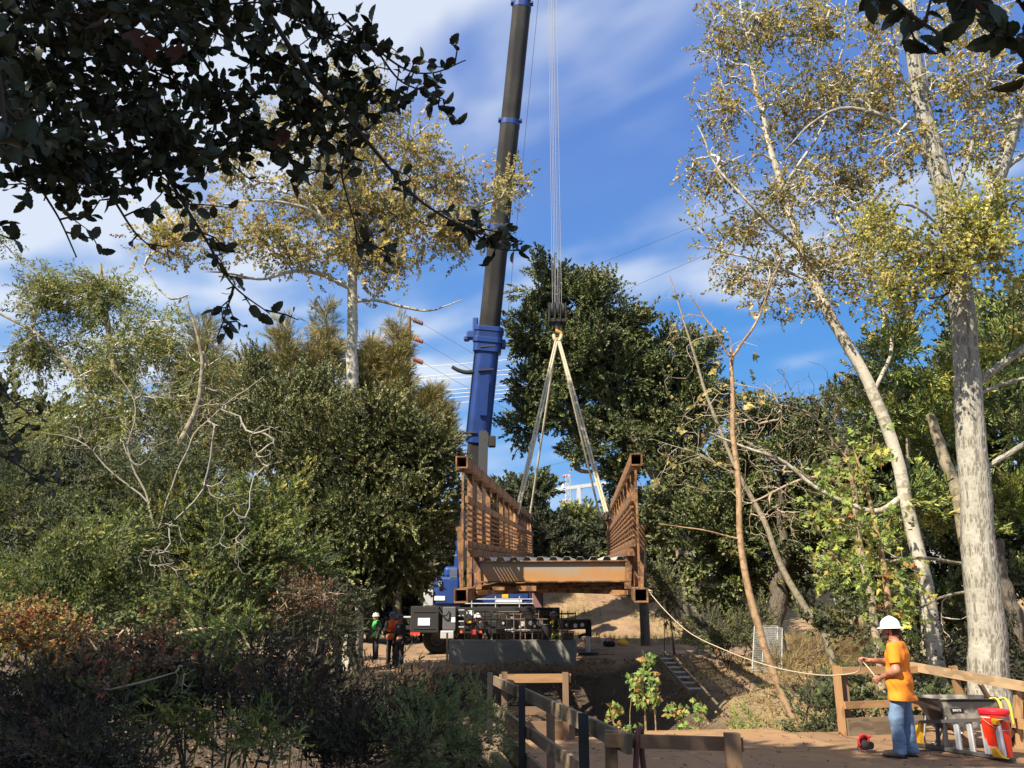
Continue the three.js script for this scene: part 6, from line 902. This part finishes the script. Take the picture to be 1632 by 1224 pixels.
// great grey trunk at the right
{
  const D = 15.8, t = tree('cottonwood_tree', 'massive cottonwood with thick pale grey trunk rising behind the deck rail', 'tree');
  const s = foot(stem([[1582, 1150, D, 69.7], [1578, 1100, D, 59.8], [1572, 1030, D, 54.8], [1564, 930, D, 51.5], [1557, 830, D, 48.1], [1550, 730, D, 45.6], [1543, 620, D, 43.2], [1536, 520, D, 39.8], [1526, 420, D, 37.4], [1510, 330, D, 34.9], [1490, 250, D, 31.5], [1468, 160, D, 28.2], [1452, 70, D, 25.7], [1445, -60, D, 22.4]], 60, 0.05)); trunkMesh('trunk', s, MAT.grey, t, 26, 0.2);
  const L = [[[1532, 440, D, 28.2], [1560, 370, D, 27.4], [1590, 290, D, 26.6], [1615, 210, D, 24.9], [1650, 100, D, 21.6]], [[1500, 300, D, 12.4], [1475, 250, D, 10.8], [1440, 200, D, 9.1], [1390, 178, D, 8.3], [1340, 172, D, 6.6], [1290, 200, D, 4.1], [1250, 240, D, 2.5]], [[1555, 612, D, 14.1], [1590, 585, D, 13.3], [1640, 550, D, 12.4]], [[1566, 748, D, 10.0], [1600, 728, D, 9.1], [1645, 700, D, 8.3]], [[1552, 630, D, 7.5], [1600, 612, D, 6.6], [1645, 600, D, 5.8]], [[1510, 340, D, 11.6], [1545, 250, D, 8.3], [1560, 170, D, 5.8], [1600, 80, D, 3.3]], [[1600, 270, D, 10.0], [1640, 240, D, 9.1]], [[1480, 200, D, 10.0], [1440, 130, D, 6.6], [1420, 40, D, 4.1]]];
  const st = [{ ...s, from: 0.5 }]; for (const l of L) { const q = stem(l, 18, 0.04); trunkMesh('limb', q, MAT.grey, t, 10, 0.15); st.push({ ...q, from: 0.3 }); }
  const bl1 = [B(1440, 400, D - 1, 70, 60), B(1500, 440, D - 1, 70, 50), B(1580, 420, D - 1, 60, 70), B(1540, 350, D - 1, 60, 60), B(1430, 470, D - 1, 55, 40), B(1600, 330, D - 1, 50, 50), B(1620, 470, D - 1, 40, 60), B(1400, 350, D, 50, 50)];
  const bl2 = [B(1410, 120, D, 80, 80), B(1520, 120, D, 90, 90), B(1600, 150, D, 60, 90), B(1440, 240, D, 80, 60), B(1560, 230, D, 80, 60), B(1400, 20, D, 80, 60), B(1540, 30, D, 90, 60)];
  const tips = branching(t, st, spread(bl1, 340, { gap: 0.40, shell: 0.7 }), { mat: MAT.twigDark, r0: 0.0055, step: 0.4 }); leavesAt('foliage', t, tips, 'round', PAL.goldBright, { per: 5, spread: 0.24, s: 0.88, keep: 0.9, clump: 0.9 });
  const tips2 = branching(t, st, spread(bl2, 620, { gap: 0.38, shell: 0.75 }), { mat: MAT.twigWhite, r0: 0.0075, step: 0.4 }); leavesAt('crown', t, tips2, 'round', PAL.gold, { per: 3, spread: 0.24, s: 0.85, keep: 0.75 });
  settle(t, s.pts[0].clone());
}
// thin bare young trees in front of the right bank
function bare(label, pts, limbs, blobs, n, mat, twig, o = {}) {
  const t = tree('young_tree', label, 'tree'), s = foot(stem(pts, 34, o.wob ?? 0.05)); trunkMesh('trunk', s, mat, t, 10, 0.2); const st = [{ ...s, from: 0.45 }];
  for (const l of limbs) { const q = stem(l, 14, 0.05); trunkMesh('limb', q, mat, t, 7); st.push({ ...q, from: 0.2 }); }
  const tips = branching(t, st, spread(blobs, n, { gap: 0.2 }), { mat: twig, r0: o.r0 ?? 0.005, step: 0.3, jit: 0.2 }); if (o.leaf) leavesAt('foliage', t, tips, 'lobed', PAL.gold, { per: 1, spread: 0.12, s: 0.7, keep: o.leaf }); settle(t, s.pts[0].clone());
}
bare('thin reddish young tree with bare crown standing before the fence panels', [[1274, 1180, 17.3, 12.8], [1252, 1120, 17.3, 11.9], [1228, 1060, 17.3, 11.9], [1205, 980, 17.3, 11.9], [1186, 900, 17.3, 11.0], [1178, 820, 17.3, 10.2], [1174, 740, 17.3, 9.3], [1168, 660, 17.3, 8.5], [1165, 590, 17.3, 6.8], [1166, 555, 17.3, 5.1]], [[[1166, 575, 17.3, 4.2], [1140, 530, 17.3, 3.4], [1100, 470, 17.3, 1.7]], [[1166, 570, 17.3, 5.1], [1200, 520, 17.3, 4.2], [1225, 460, 17.3, 2.5], [1250, 400, 17.3, 1.7]], [[1180, 860, 17.3, 3.4], [1120, 845, 17.3, 2.5], [1050, 835, 17.3, 1.7]]], [B(1130, 520, 17.3, 70, 70), B(1220, 470, 17.3, 60, 80), B(1180, 600, 17.3, 60, 60), B(1100, 650, 17.3, 70, 80), B(1100, 760, 17.3, 60, 60)], 90, MAT.tanBark, MAT.twigTan, { leaf: 0.4 });
bare('slim greenish grey young tree leaning left across the dark oak', [[1330, 1062, 24, 12.4], [1310, 1010, 24, 11.8], [1270, 945, 24, 11.2], [1240, 890, 24, 9.9], [1212, 820, 24, 8.7], [1185, 770, 24, 7.4], [1160, 715, 24, 6.2], [1130, 640, 24, 5.6], [1108, 570, 24, 4.3], [1085, 500, 24, 3.1], [1068, 440, 24, 1.9]], [[[1180, 760, 24, 3.7], [1100, 720, 24, 2.5], [1040, 700, 24, 1.2]]], [B(1090, 520, 24, 50, 80), B(1120, 650, 24, 60, 70), B(1060, 740, 24, 60, 50)], 60, MAT.greyLimb, MAT.twigPale, { leaf: 0.3 });
bare('leafless thicket of tan twigs between the thin trees and the white trunk', [[1390, 960, 21, 12], [1370, 850, 21, 11], [1350, 720, 21, 8], [1330, 640, 21, 5]], [[[1355, 740, 21, 6], [1290, 660, 21, 4], [1220, 640, 21, 2]], [[1360, 780, 21, 6], [1300, 760, 21, 5], [1200, 800, 21, 3]]], [B(1300, 640, 21, 100, 60), B(1230, 720, 21, 90, 70), B(1330, 720, 21, 90, 60), B(1260, 820, 21, 100, 50), B(1380, 620, 21, 60, 60), B(1180, 680, 21, 60, 60)], 900, MAT.twigTan, MAT.twigTan, { r0: 0.0052 });
bare('pale leaning branchy stem behind the grey trunk', [[1590, 1040, 19, 24], [1560, 950, 19, 22], [1520, 770, 19, 20], [1500, 720, 19, 18], [1480, 660, 19, 14]], [[[1545, 900, 19, 6], [1450, 890, 18, 5], [1380, 905, 18, 2]], [[1555, 940, 18, 5], [1480, 960, 17.5, 4], [1430, 1000, 17.5, 2]]], [B(1440, 940, 17.5, 60, 60), B(1500, 1000, 17.5, 50, 50), B(1400, 880, 18, 50, 30)], 60, MAT.greyLimb, MAT.twigPale, { r0: 0.006 });
bare('dark leaning trunk in the shade at the right edge', [[1660, 1100, 18, 24], [1625, 1000, 18, 22], [1600, 930, 18, 20], [1590, 860, 18, 14]], [], [B(1600, 900, 18, 40, 60)], 14, MAT.dim, MAT.twigDark);

// shrubs
function shrub(label, blobs, n, kind, pal, o = {}) {
  const t = tree(o.name ?? 'shrub', label, o.cat ?? 'shrub'); const c = blobs[0].c, b = new V3(c.x, ground(c.x, -c.z), c.z);
  const st = []; for (let k = 0; k < 4; k++) { const a = b.clone().add(new V3(rr(-0.3, 0.3), -0.15, rr(-0.3, 0.3))), q = blobs[k % blobs.length].c.clone(); st.push({ pts: curve([a, a.clone().lerp(q, 0.5).add(new V3(rr(-0.1, 0.1), 0.1, rr(-0.1, 0.1))), q], 8), r: Array.from({ length: 9 }, (_, j) => lerp(o.stemR ?? 0.02, 0.008, j / 8)), from: 0 }); }
  for (const s of st) new Geo().tube(s.pts, s.r, 5).mesh('stem', o.bark ?? MAT.twigDark, t);
  branching(t, st, spread(blobs, o.twigs ?? 30, { gap: 0.1 }), { mat: o.bark ?? MAT.twigDark, r0: 0.004, step: 0.3 });
  crown('foliage', t, blobs, n, kind, pal, { gap: 0.36, shell: 0.45, s: 0.9, ...o }); settle(t, b); return t;
}
shrub('yellow green elder shrub with drooping leaflets below the dead branches', [B(110, 890, 12.5, 90, 60), B(170, 860, 12.5, 60, 50), B(60, 960, 12, 70, 50), B(140, 960, 12, 70, 50)], 1100, 'ash', PAL.elder, { s: 0.9 });
shrub('leafy green shrub with pale twigs under the ash tree, upright', [B(260, 760, 14.5, 60, 50), B(120, 770, 15, 90, 55), B(40, 810, 14, 80, 55), B(250, 820, 14, 80, 55), B(-20, 740, 15, 50, 70)], 2000, 'ash', PAL.green, { s: 0.9 });
shrub('mixed green shrub climbing in front of the broad oak', [B(370, 880, 13.5, 80, 75), B(300, 850, 14, 70, 70), B(440, 900, 14, 60, 70), B(330, 970, 12.5, 80, 60), B(400, 800, 14.5, 60, 50)], 2100, 'small', PAL.bay, { s: 1.0 });
const tangle = (label, x0, x1, y0, y1, D0, D1, nb, r0, r1, n, kind, pal, o) => { const bl = []; for (let k = 0; k < nb; k++) { const y = rr(y0, y1), q = (y - y0) / (y1 - y0 || 1); bl.push(B(rr(x0, x1), y, lerp(D1, D0, q) + rr(-0.5, 0.5), rr(r0, r1), rr(r0, r1) * 0.8)); } return shrub(label, bl, n, kind, pal, { gap: 0.4, per: 9, ...o }); };
tangle('orange and yellow poison oak scattered low at the bank edge', 0, 130, 975, 1080, 9.5, 11, 9, 16, 42, 1100, 'tri', PAL.fire, { s: 0.4, bark: MAT.twigTan, twigs: 60 });
tangle('reddish bramble stems and leaves in front of the broad oak', 330, 520, 900, 1000, 12, 14.5, 9, 18, 40, 700, 'tri', PAL.rust, { s: 0.42, bark: MAT.twigTan, twigs: 120 });
tangle('rust brown bramble right of the orange poison oak', 110, 330, 1010, 1100, 8.5, 10.5, 10, 18, 45, 900, 'tri', PAL.rust, { s: 0.4, bark: MAT.twigTan, twigs: 110 });
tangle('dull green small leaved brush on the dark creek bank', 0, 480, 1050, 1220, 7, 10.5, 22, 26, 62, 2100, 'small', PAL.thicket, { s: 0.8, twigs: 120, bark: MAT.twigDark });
tangle('yellowish long leaved sprouts among the dark bank brush', 140, 470, 1010, 1200, 7.5, 11, 14, 16, 40, 620, 'lance', PAL.bay, { s: 0.6, twigs: 40 });
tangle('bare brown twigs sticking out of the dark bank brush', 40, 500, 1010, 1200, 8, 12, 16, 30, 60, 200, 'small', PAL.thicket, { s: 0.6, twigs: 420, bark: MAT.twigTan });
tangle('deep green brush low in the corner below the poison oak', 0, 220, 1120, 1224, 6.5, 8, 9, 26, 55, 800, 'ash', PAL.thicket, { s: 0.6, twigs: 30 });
tangle('green leafy shrubs filling under the broad oak down to the bank', 370, 545, 930, 1020, 19, 23, 9, 30, 60, 1500, 'small', PAL.oakOlive, { s: 1.1, twigs: 40 });
tangle('shadowed shrubs behind the ash tree and bramble', 150, 420, 900, 1000, 14, 17, 9, 35, 65, 1300, 'small', PAL.green, { s: 1.0, twigs: 40 });
shrub('dark leafy bush under the oak left of the concrete block', [B(580, 1130, 13, 70, 32), B(640, 1165, 12, 70, 38), B(510, 1120, 12, 70, 40), B(570, 1200, 10.5, 90, 36)], 1200, 'lance', PAL.thicket, { s: 0.7 });
shrub('grey green willow bush lit by sun beside the deck railing', [B(690, 1140, 11.5, 50, 42), B(735, 1185, 11, 50, 45), B(670, 1195, 10.5, 60, 40), B(765, 1130, 12, 18, 30)], 800, 'lance', PAL.willow, { s: 0.42, up: 0.6, twigs: 60 });
shrub('thin twigs and leaves in the shade beside the crew and the bramble', [B(480, 1010, 18, 40, 45), B(440, 940, 17, 60, 60), B(490, 950, 17, 30, 40), B(528, 1000, 24, 24, 50), B(541, 985, 25, 16, 45), B(543, 1035, 25, 15, 30)], 800, 'small', PAL.dark, { s: 0.9, bark: MAT.twigTan, twigs: 90 });
shrub('green bushy growth on the right bank before the thin trees', [B(1290, 1120, 18.5, 45, 35), B(1325, 1130, 17.5, 30, 35), B(1310, 1160, 16.5, 40, 25)], 700, 'small', PAL.green, { s: 0.9 });
shrub('dry olive shrub below the bridge right end', [B(1062, 940, 38, 26, 45)], 320, 'small', PAL.oakOlive, { s: 1.5 });
shrub('scrubby bush around the leaning grey oak trunk foot', [B(1160, 1020, 29, 45, 25), B(1200, 1000, 30, 40, 30), B(1130, 1000, 31, 30, 20)], 700, 'small', PAL.oakOlive, { s: 1.2 });
shrub('large leaved vine thicket behind the man', [B(1390, 1100, 16.5, 50, 45), B(1340, 1060, 18, 50, 35), B(1450, 1080, 17, 50, 40), B(1380, 1010, 19, 60, 40)], 420, 'lobed', PAL.green, { s: 0.75 });
shrub('dark undergrowth behind the pine rail beside the great trunk', [B(1480, 1050, 19, 70, 50), B(1560, 1050, 20, 60, 60), B(1620, 1060, 18, 50, 60), B(1500, 1110, 17, 50, 25)], 900, 'small', PAL.dark, { s: 1.0 });
shrub('green sprouts by the end of the shaded bank, right of the sapling', [B(1200, 1160, 16.3, 25, 14), B(1225, 1165, 16, 18, 12)], 60, 'lance', PAL.lime, { s: 0.7, twigs: 8 });
shrub('dry golden brush on the right bank near the fence panels', [B(1290, 1040, 25, 50, 16), B(1380, 1030, 27, 60, 18), B(1250, 1060, 23, 40, 14)], 500, 'grass', [[0.30, 0.22, 0.09, 3], [0.36, 0.26, 0.12, 2], [0.2, 0.15, 0.06, 2]], { s: 1.0, up: 1.6, twigs: 6 });
shrub('red leaved brush along the top of the dirt rise', [B(1010, 944, 57, 50, 8), B(1150, 945, 56, 35, 10)], 260, 'small', PAL.rust, { s: 1.6 });

// sycamore sapling right behind the deck
{
  const D = 15.6, t = tree('sapling', 'young sycamore sapling with bright green lobed leaves just past the deck edge', 'sapling');
  const S = [[[1030, 1190, D, 4], [1028, 1140, D, 3.4], [1024, 1090, D, 2.6], [1030, 1042, D, 1.6]], [[1046, 1190, D, 3], [1044, 1140, D, 2.2], [1040, 1100, D, 1.4]], [[985, 1190, D, 2.6], [978, 1150, D, 2], [970, 1122, D, 1.4]], [[1085, 1190, D, 2.6], [1080, 1150, D, 2], [1070, 1120, D, 1.2]], [[1112, 1190, D, 2.6], [1114, 1150, D, 2], [1118, 1120, D, 1.2]], [[1000, 1190, D, 2], [1004, 1150, D, 1.6], [1006, 1100, D, 1]]];
  const st = S.map((l, k) => { const q = stem(l, 12, 0.02); const m = trunkMesh('stem', k ? q : q, MAT.tanBark, t, 6); return { ...q, from: 0 }; });
  st[0].pts[0].y -= 0.6;
  const bl = [B(1030, 1056, D, 12, 24), B(1016, 1085, D, 15, 20), B(1042, 1092, D, 13, 22), B(1026, 1118, D, 20, 20), B(975, 1135, D, 18, 16), B(1075, 1135, D, 24, 14), B(1118, 1135, D, 18, 16), B(990, 1160, D, 26, 10), B(1100, 1158, D, 20, 10)];
  const tips = branching(t, st, spread(bl, 70, { gap: 0.1 }), { mat: MAT.tanBark, r0: 0.004, step: 0.15 });
  leafPieces(t, tips, 300, 0.68, [[0.17, 0.30, 0.05], [0.24, 0.36, 0.06], [0.30, 0.36, 0.07], [0.14, 0.24, 0.045], [0.40, 0.24, 0.05]]); settle(t, new V3(st[0].pts[0].x, ground(st[0].pts[0].x, D), -D));
}
// dry grass and fallen leaves
{
  const g = [], lf = [];
  for (let k = 0; k < 12000; k++) { const D = rr(15.5, 60), x = D > 44 ? rr(0, 20) : rr(4.6, 17); if (D < 46 && D > 31 && x < 11) continue; if (D > 20 && D < 31 && x < 8.2 && rnd() < 0.85) continue; if (fbm(x * 0.5, D * 0.5, 4, 3) < 0.47) continue; const q = rr(0.75, 1.2); g.push({ p: onGround(x, D), dir: new V3(rr(-0.3, 0.3), 1, rr(-0.3, 0.3)).normalize(), s: rr(0.35, 0.9), c: rnd() < 0.25 ? [0.14 * q, 0.17 * q, 0.05 * q] : [0.34 * q, 0.25 * q, 0.11 * q] }); }
  scatter('dry_grass', 'grass', g, MAT.needle);
  for (let k = 0; k < 16000; k++) { const D = 6 + 28 * Math.pow(rnd(), 0.8), x = rr(-0.75, 0.85) * D * 0.7; if (x > -0.5 && D < 14.6) continue; const c = pick([[0.26, 0.16, 0.07, 3], [0.18, 0.10, 0.05, 3], [0.34, 0.24, 0.11, 1], [0.10, 0.07, 0.04, 2]]); lf.push({ p: onGround(x, D, 0.015), dir: new V3(rr(-1, 1), rr(0.2, 0.8), rr(-1, 1)).normalize(), s: rr(0.25, 0.6), c: c.slice(0, 3) }); }
  for (let k = 0; k < 420; k++) { const p = onDeck(Math.pow(rnd(), 0.8) * 7.5, rr(-0.3, 8), 0.008), c = pick([[0.22, 0.13, 0.06, 3], [0.12, 0.08, 0.045, 3], [0.34, 0.25, 0.12, 1]]); lf.push({ p, dir: new V3(rr(-1, 1), 0.15, rr(-1, 1)).normalize(), s: rr(0.1, 0.24), c: c.slice(0, 3) }); }
  scatter('leaf_litter', 'tri', lf, MAT.needle);
}
/* ---------- the oak we stand under: hanging branches in view, its trunk and crown behind ---------- */
{
  const t = tree('oak_tree', 'near evergreen oak whose dark leafy twigs hang across the upper sky', 'tree');
  const s = stem2([[-4.2, -0.3, 2.2, 0.42], [-4.0, 2.2, 2.1, 0.36], [-3.6, 4.2, 1.6, 0.3], [-2.6, 6.2, 0.4, 0.22], [-1.2, 7.6, -0.6, 0.14]]); trunkMesh('trunk', s, MAT.dim, t, 16);
  for (const l of [[[-3.9, 3.0, 1.9, 0.2], [-3.0, 3.9, 0.2, 0.15], [-2.2, 3.9, -1.2, 0.10], [-1.4, 3.75, -2.2, 0.05]], [[-3.7, 4.0, 1.6, 0.2], [-6, 6, 0, 0.14], [-8.5, 7.5, -2.5, 0.07]], [[-3.4, 4.6, 1.4, 0.18], [-1, 6, 2.6, 0.12], [1.6, 6.6, 2, 0.06]], [[-3.9, 3.4, 2.0, 0.2], [-6.5, 4.6, 0.2, 0.12], [-8.8, 5.4, -3, 0.06]]]) trunkMesh('limb', stem2(l), MAT.dim, t, 9);
  const lg = [0, 1, 2, 3].map((k) => { const P = [], C = [], R = mulberry(k + 5); LEAF.hero = { l: 0.040, w: [[0, 0.04], [0.15, 0.34], [0.3, 0.46], [0.38, 0.42], [0.5, 0.5], [0.62, 0.44], [0.75, 0.42], [0.88, 0.24], [1, 0]].map(([a, b]) => [a, b * (0.92 + 0.16 * R())]), fold: 0.12 + 0.2 * R(), curl: 0.15 + 0.4 * R(), asp: 0.62 + 0.14 * R() }; leafInto(P, C, 'hero', new THREE.Matrix4(), 1, [1, 1, 1]); return flatGeo(P); });
  const lm = [[0.03, 0.042, 0.018], [0.038, 0.05, 0.022], [0.024, 0.034, 0.016], [0.05, 0.05, 0.022]].map((c) => std({ color: c, roughness: 0.55, side: THREE.DoubleSide }));
  let nl = 0; const rest = [];
  const put = (p, dir, sc) => { const q = new THREE.Quaternion().setFromUnitVectors(YUP, dir).multiply(new THREE.Quaternion().setFromAxisAngle(YUP, rnd() * 6.28)); if (nl < 300 && rnd() < 0.62) { const m = mesh('leaf', lg[nl % 4], lm[Math.floor(rnd() * 4)], t); m.position.copy(p); m.quaternion.copy(q); m.scale.setScalar(sc); nl++; } else rest.push([p, q, sc]); };
  const twigs = new Geo();
  const twig = (p, dir, len, n, sc) => { const e = p.clone().addScaledVector(dir, len), m = p.clone().lerp(e, 0.5).add(new V3(rr(-0.02, 0.02), rr(-0.01, 0.03), rr(-0.02, 0.02))); twigs.tube([p, m, e], [0.0032, 0.0025, 0.0014], 4, false); for (let k = 0; k < n; k++) { const a = (k + 0.7) / n, q = p.clone().lerp(m, Math.min(1, a * 2)).lerp(e, Math.max(0, a * 2 - 1)); put(q, dir.clone().multiplyScalar(0.6).add(new V3(rr(-1, 1), rr(-1, 1), rr(-1, 1))).normalize(), sc * rr(0.7, 1.25)); } };
  // [points in view, distance, thickness, twigs per branch, leaves per twig, reach]
  const spray = (pts, D, r, nt, nlv, reach, f0 = 0.1) => { const P = curve(pts.map(([x, y], k) => at(x, y, Array.isArray(D) ? lerp(D[0], D[1], k / (pts.length - 1)) : D)), 36); new Geo().tube(P, { a: r, b: 0.002 }, 6).mesh('branch', MAT.twigDark, t); for (let k = 0; k < nt; k++) { const q = f0 + (1 - f0) * (k + rnd() * 0.8) / nt, i = Math.min(35, Math.floor(q * 36)), d = new V3().subVectors(P[i + 1] ?? P[36], P[i]).normalize(); twig(P[i], d.multiplyScalar(0.5).add(new V3(rr(-1, 1), rr(-0.9, 0.9), rr(-0.8, 0.8))).normalize(), reach * rr(0.5, 1.2), nlv, 1); } };
  spray([[380, -60], [440, 40], [500, 130], [560, 195], [610, 255], [660, 312], [720, 352], [780, 376], [835, 385]], [2.2, 2.7], 0.010, 9, 4, 0.11, 0.02);
  spray([[715, 355], [745, 365], [790, 395], [838, 400]], 2.7, 0.005, 7, 5, 0.07); spray([[730, 350], [770, 365], [815, 372]], 2.65, 0.004, 5, 5, 0.06);
  spray([[220, 180], [250, 250], [290, 320], [330, 385], [372, 455], [430, 500]], [2.2, 2.5], 0.007, 11, 4, 0.12, 0.25); spray([[372, 455], [360, 500], [345, 540]], 2.5, 0.003, 4, 3, 0.06);
  spray([[90, 180], [130, 260], [175, 310], [215, 370], [250, 402]], [2.1, 2.4], 0.006, 6, 3, 0.09, 0.2);
  spray([[565, 205], [545, 270], [552, 310], [565, 355], [570, 400]], [2.4, 2.6], 0.004, 4, 3, 0.07, 0.1); spray([[548, 275], [500, 275], [470, 300]], 2.5, 0.003, 4, 4, 0.06); spray([[568, 390], [590, 390], [630, 410]], 2.5, 0.003, 4, 4, 0.05);
  spray([[540, 20], [600, 78], [650, 112], [690, 116], [742, 96]], [2.4, 2.6], 0.005, 9, 4, 0.1, 0.2); spray([[600, 80], [640, 130], [690, 150], [710, 160]], 2.5, 0.004, 7, 4, 0.1, 0.2); spray([[560, 180], [610, 180], [660, 160]], 2.5, 0.004, 7, 4, 0.09);
  spray([[10, 190], [40, 250], [65, 300], [95, 350], [122, 410]], [2.0, 2.3], 0.005, 6, 4, 0.1, 0.1);
  for (const [pts, D, nt] of [[[[-20, 80], [120, 150], [230, 200], [330, 250]], 2.2, 20], [[[60, -20], [180, 80], [300, 140], [400, 200]], 2.3, 22], [[[200, -40], [320, 40], [430, 90], [520, 140]], 2.4, 22], [[[350, -50], [450, 20], [540, 60], [600, 80]], 2.4, 18], [[[-20, 20], [60, 120], [110, 200], [140, 290]], 2.1, 18], [[[150, 20], [200, 120], [250, 220], [270, 260]], 2.3, 18], [[[280, 20], [340, 120], [390, 200], [470, 250]], 2.4, 20], [[[400, 60], [460, 140], [500, 200], [560, 240]], 2.5, 18], [[[0, 100], [60, 200], [90, 260], [70, 320]], 2.1, 14], [[[470, -20], [520, 60], [550, 120], [590, 170]], 2.5, 14], [[[-30, -20], [150, 40], [330, 10], [480, 0]], 2.0, 22], [[[100, 120], [200, 180], [300, 190], [420, 140]], 2.6, 20], [[[20, 160], [80, 230], [140, 260], [190, 300]], 2.2, 14], [[[100, 200], [180, 250], [240, 270], [280, 300]], 2.3, 14], [[[430, 100], [500, 170], [560, 160], [620, 130]], 2.5, 12], [[[240, 190], [300, 250], [360, 240], [430, 210]], 2.4, 14]]) spray(pts, D, 0.006, Math.round(nt * 1.5), 7, 0.13, 0);
  spray([[-40, 560], [0, 610], [20, 640], [50, 660]], 3.2, 0.005, 7, 4, 0.14, 0); spray([[-60, 700], [10, 730], [60, 760], [110, 775]], 3.3, 0.006, 10, 4, 0.16, 0); spray([[-60, 620], [0, 680], [30, 720]], 3.3, 0.005, 7, 4, 0.14, 0); spray([[-40, 360], [-5, 372], [15, 380]], 2.5, 0.003, 3, 3, 0.05, 0.2);
  // very close leaves at the upper corner
  spray([[1300, -80], [1400, -20], [1460, 30], [1500, 55]], 1.15, 0.006, 7, 4, 0.06, 0); spray([[1500, -70], [1560, 10], [1600, 50], [1640, 95]], 1.15, 0.006, 8, 4, 0.06, 0); spray([[1350, -60], [1500, -20], [1640, -10]], 1.2, 0.006, 12, 4, 0.07, 0);
  spray([[-80, -40], [-20, 60], [0, 140], [10, 230]], 0.9, 0.006, 8, 3, 0.05, 0);
  for (const q of [0, 1.4, 2.8]) spray([[-60, -10 + q * 32], [70, 20 + q * 34], [190, 20 + q * 30], [330, -10 + q * 26]], 1.9 + q * 0.12, 0.005, 24, 7, 0.1, 0);
  spray([[-30, 100], [10, 160], [30, 210], [25, 260]], 1.9, 0.005, 14, 6, 0.09, 0); spray([[-30, 180], [30, 220], [90, 250], [130, 300]], 2.1, 0.005, 14, 6, 0.1, 0);
  twigs.mesh('twigs', MAT.twigDark, t); stuff(t.children.at(-1));
  const im = new THREE.InstancedMesh(lg[1], lm[0], rest.length); rest.forEach(([p, q, sc], k) => im.setMatrixAt(k, M4(p, q, sc))); im.name = 'foliage'; im.castShadow = im.receiveShadow = true; t.add(stuff(im));
  // dead leaves caught in the twigs
  const dead = std({ color: [0.06, 0.02, 0.012], roughness: 0.9, side: THREE.DoubleSide }), dl = (() => { const P = [], C = []; leafInto(P, C, 'lobed', new THREE.Matrix4(), 1, [1, 1, 1]); return flatGeo(P); })();
  [[455, 205, 2.2, 0.34, 3], [462, 225, 2.2, 0.3, 1.4], [448, 222, 2.2, 0.26, 2.2], [250, 60, 1.3, 0.36, 2.6], [205, 50, 1.3, 0.34, 4.0], [290, 88, 1.3, 0.3, 1.2], [160, 40, 1.2, 0.36, 0.6]].forEach(([x, y, D, sc, a]) => { const m = mesh('dead_leaf', dl, dead, t); m.position.copy(at(x, y, D)); m.rotation.set(rr(-0.4, 0.4), rr(-0.4, 0.4), a); m.scale.setScalar(sc); });
  // crown overhead and behind, its high left end added to shade the deck
  const ob = (x, y, z, rx, ry, rz) => ({ c: new V3(x, y, z), r: new V3(rx, ry, rz), D: -z });
  crown('crown', t, [ob(-3, 5.2, 1.5, 3.0, 1.2, 2.6), ob(-1, 6.6, 0.6, 3, 1.4, 2.2), ob(-4.5, 8.3, -0.2, 3.4, 1.6, 2.6), ob(-7.5, 7.6, -2.0, 2.6, 1.6, 2.6), ob(-9.3, 6.6, -3.6, 2.4, 2, 2.4), ob(1.2, 7.2, 2, 2.4, 1.2, 2), ob(-6.5, 5.2, 1.0, 2.6, 1.4, 2.6), ob(-2.0, 9.4, -1.2, 2.6, 1.1, 1.6), ob(-9.5, 4.6, -2.5, 2, 1.8, 2.2), ob(-1.5, 5.0, 3.5, 2.4, 1.4, 2), ob(-4.6, 9.9, -5.0, 2.4, 0.8, 1.3), ob(-6.8, 9.0, -4.2, 1.8, 0.9, 1.4), ob(-3.2, 10.4, -3.4, 2.0, 0.8, 1.2)], 5200, 'oakFar', PAL.oak, { s: 1.1, mat: MAT.leafGloss, gap: 0.40 });
  crown('crown', t, [ob(-4.7, 9.9, -5.2, 2.4, 0.8, 1.5), ob(-6.8, 9.2, -4.4, 1.6, 0.8, 1.4), ob(-3.6, 10.6, -3.8, 1.6, 0.7, 1.2)], 1500, 'oakFar', PAL.oak, { s: 1.1, mat: MAT.leafGloss, gap: 0.3 });  // extra unseen canopy, added only to throw shade on the deck
  settle(t, new V3(-4.2, 0, 2.2));
  const t2 = tree('oak_tree', 'unseen oak added beyond the frame to shade the lower bank brush', 'tree'), s2 = stem2([[-10.5, -0.8, -3.5, 0.3], [-10.2, 2.5, -3.6, 0.24], [-10, 5.5, -4, 0.16], [-9.6, 7.5, -3.6, 0.08]]); trunkMesh('trunk', s2, MAT.dim, t2, 12);
  crown('crown', t2, [ob(-10, 6.4, -2.4, 2.6, 1.8, 1.8), ob(-9, 8.4, -1.6, 3, 1.5, 2.2), ob(-8.0, 6.0, -2.3, 2.0, 1.6, 2.0), ob(-8.2, 4.0, -3.8, 1.6, 1.3, 1.4)], 2400, 'oakFar', PAL.oak, { s: 1.1, mat: MAT.leafGloss, gap: 0.36 }); settle(t2, new V3(-10.5, -0.6, -3.5));  // unseen oak added so its crown shades the lower left brush
}
function stem2(l) { const p = l.map(([x, y, z]) => new V3(x, y, z)), pts = curve(p, 16); return { pts, r: pts.map((_, k) => { const q = (k / 16) * (l.length - 1), i = Math.min(l.length - 2, Math.floor(q)); return lerp(l[i][3], l[i + 1][3], q - i); }) }; }
renderer.render(scene, camera);
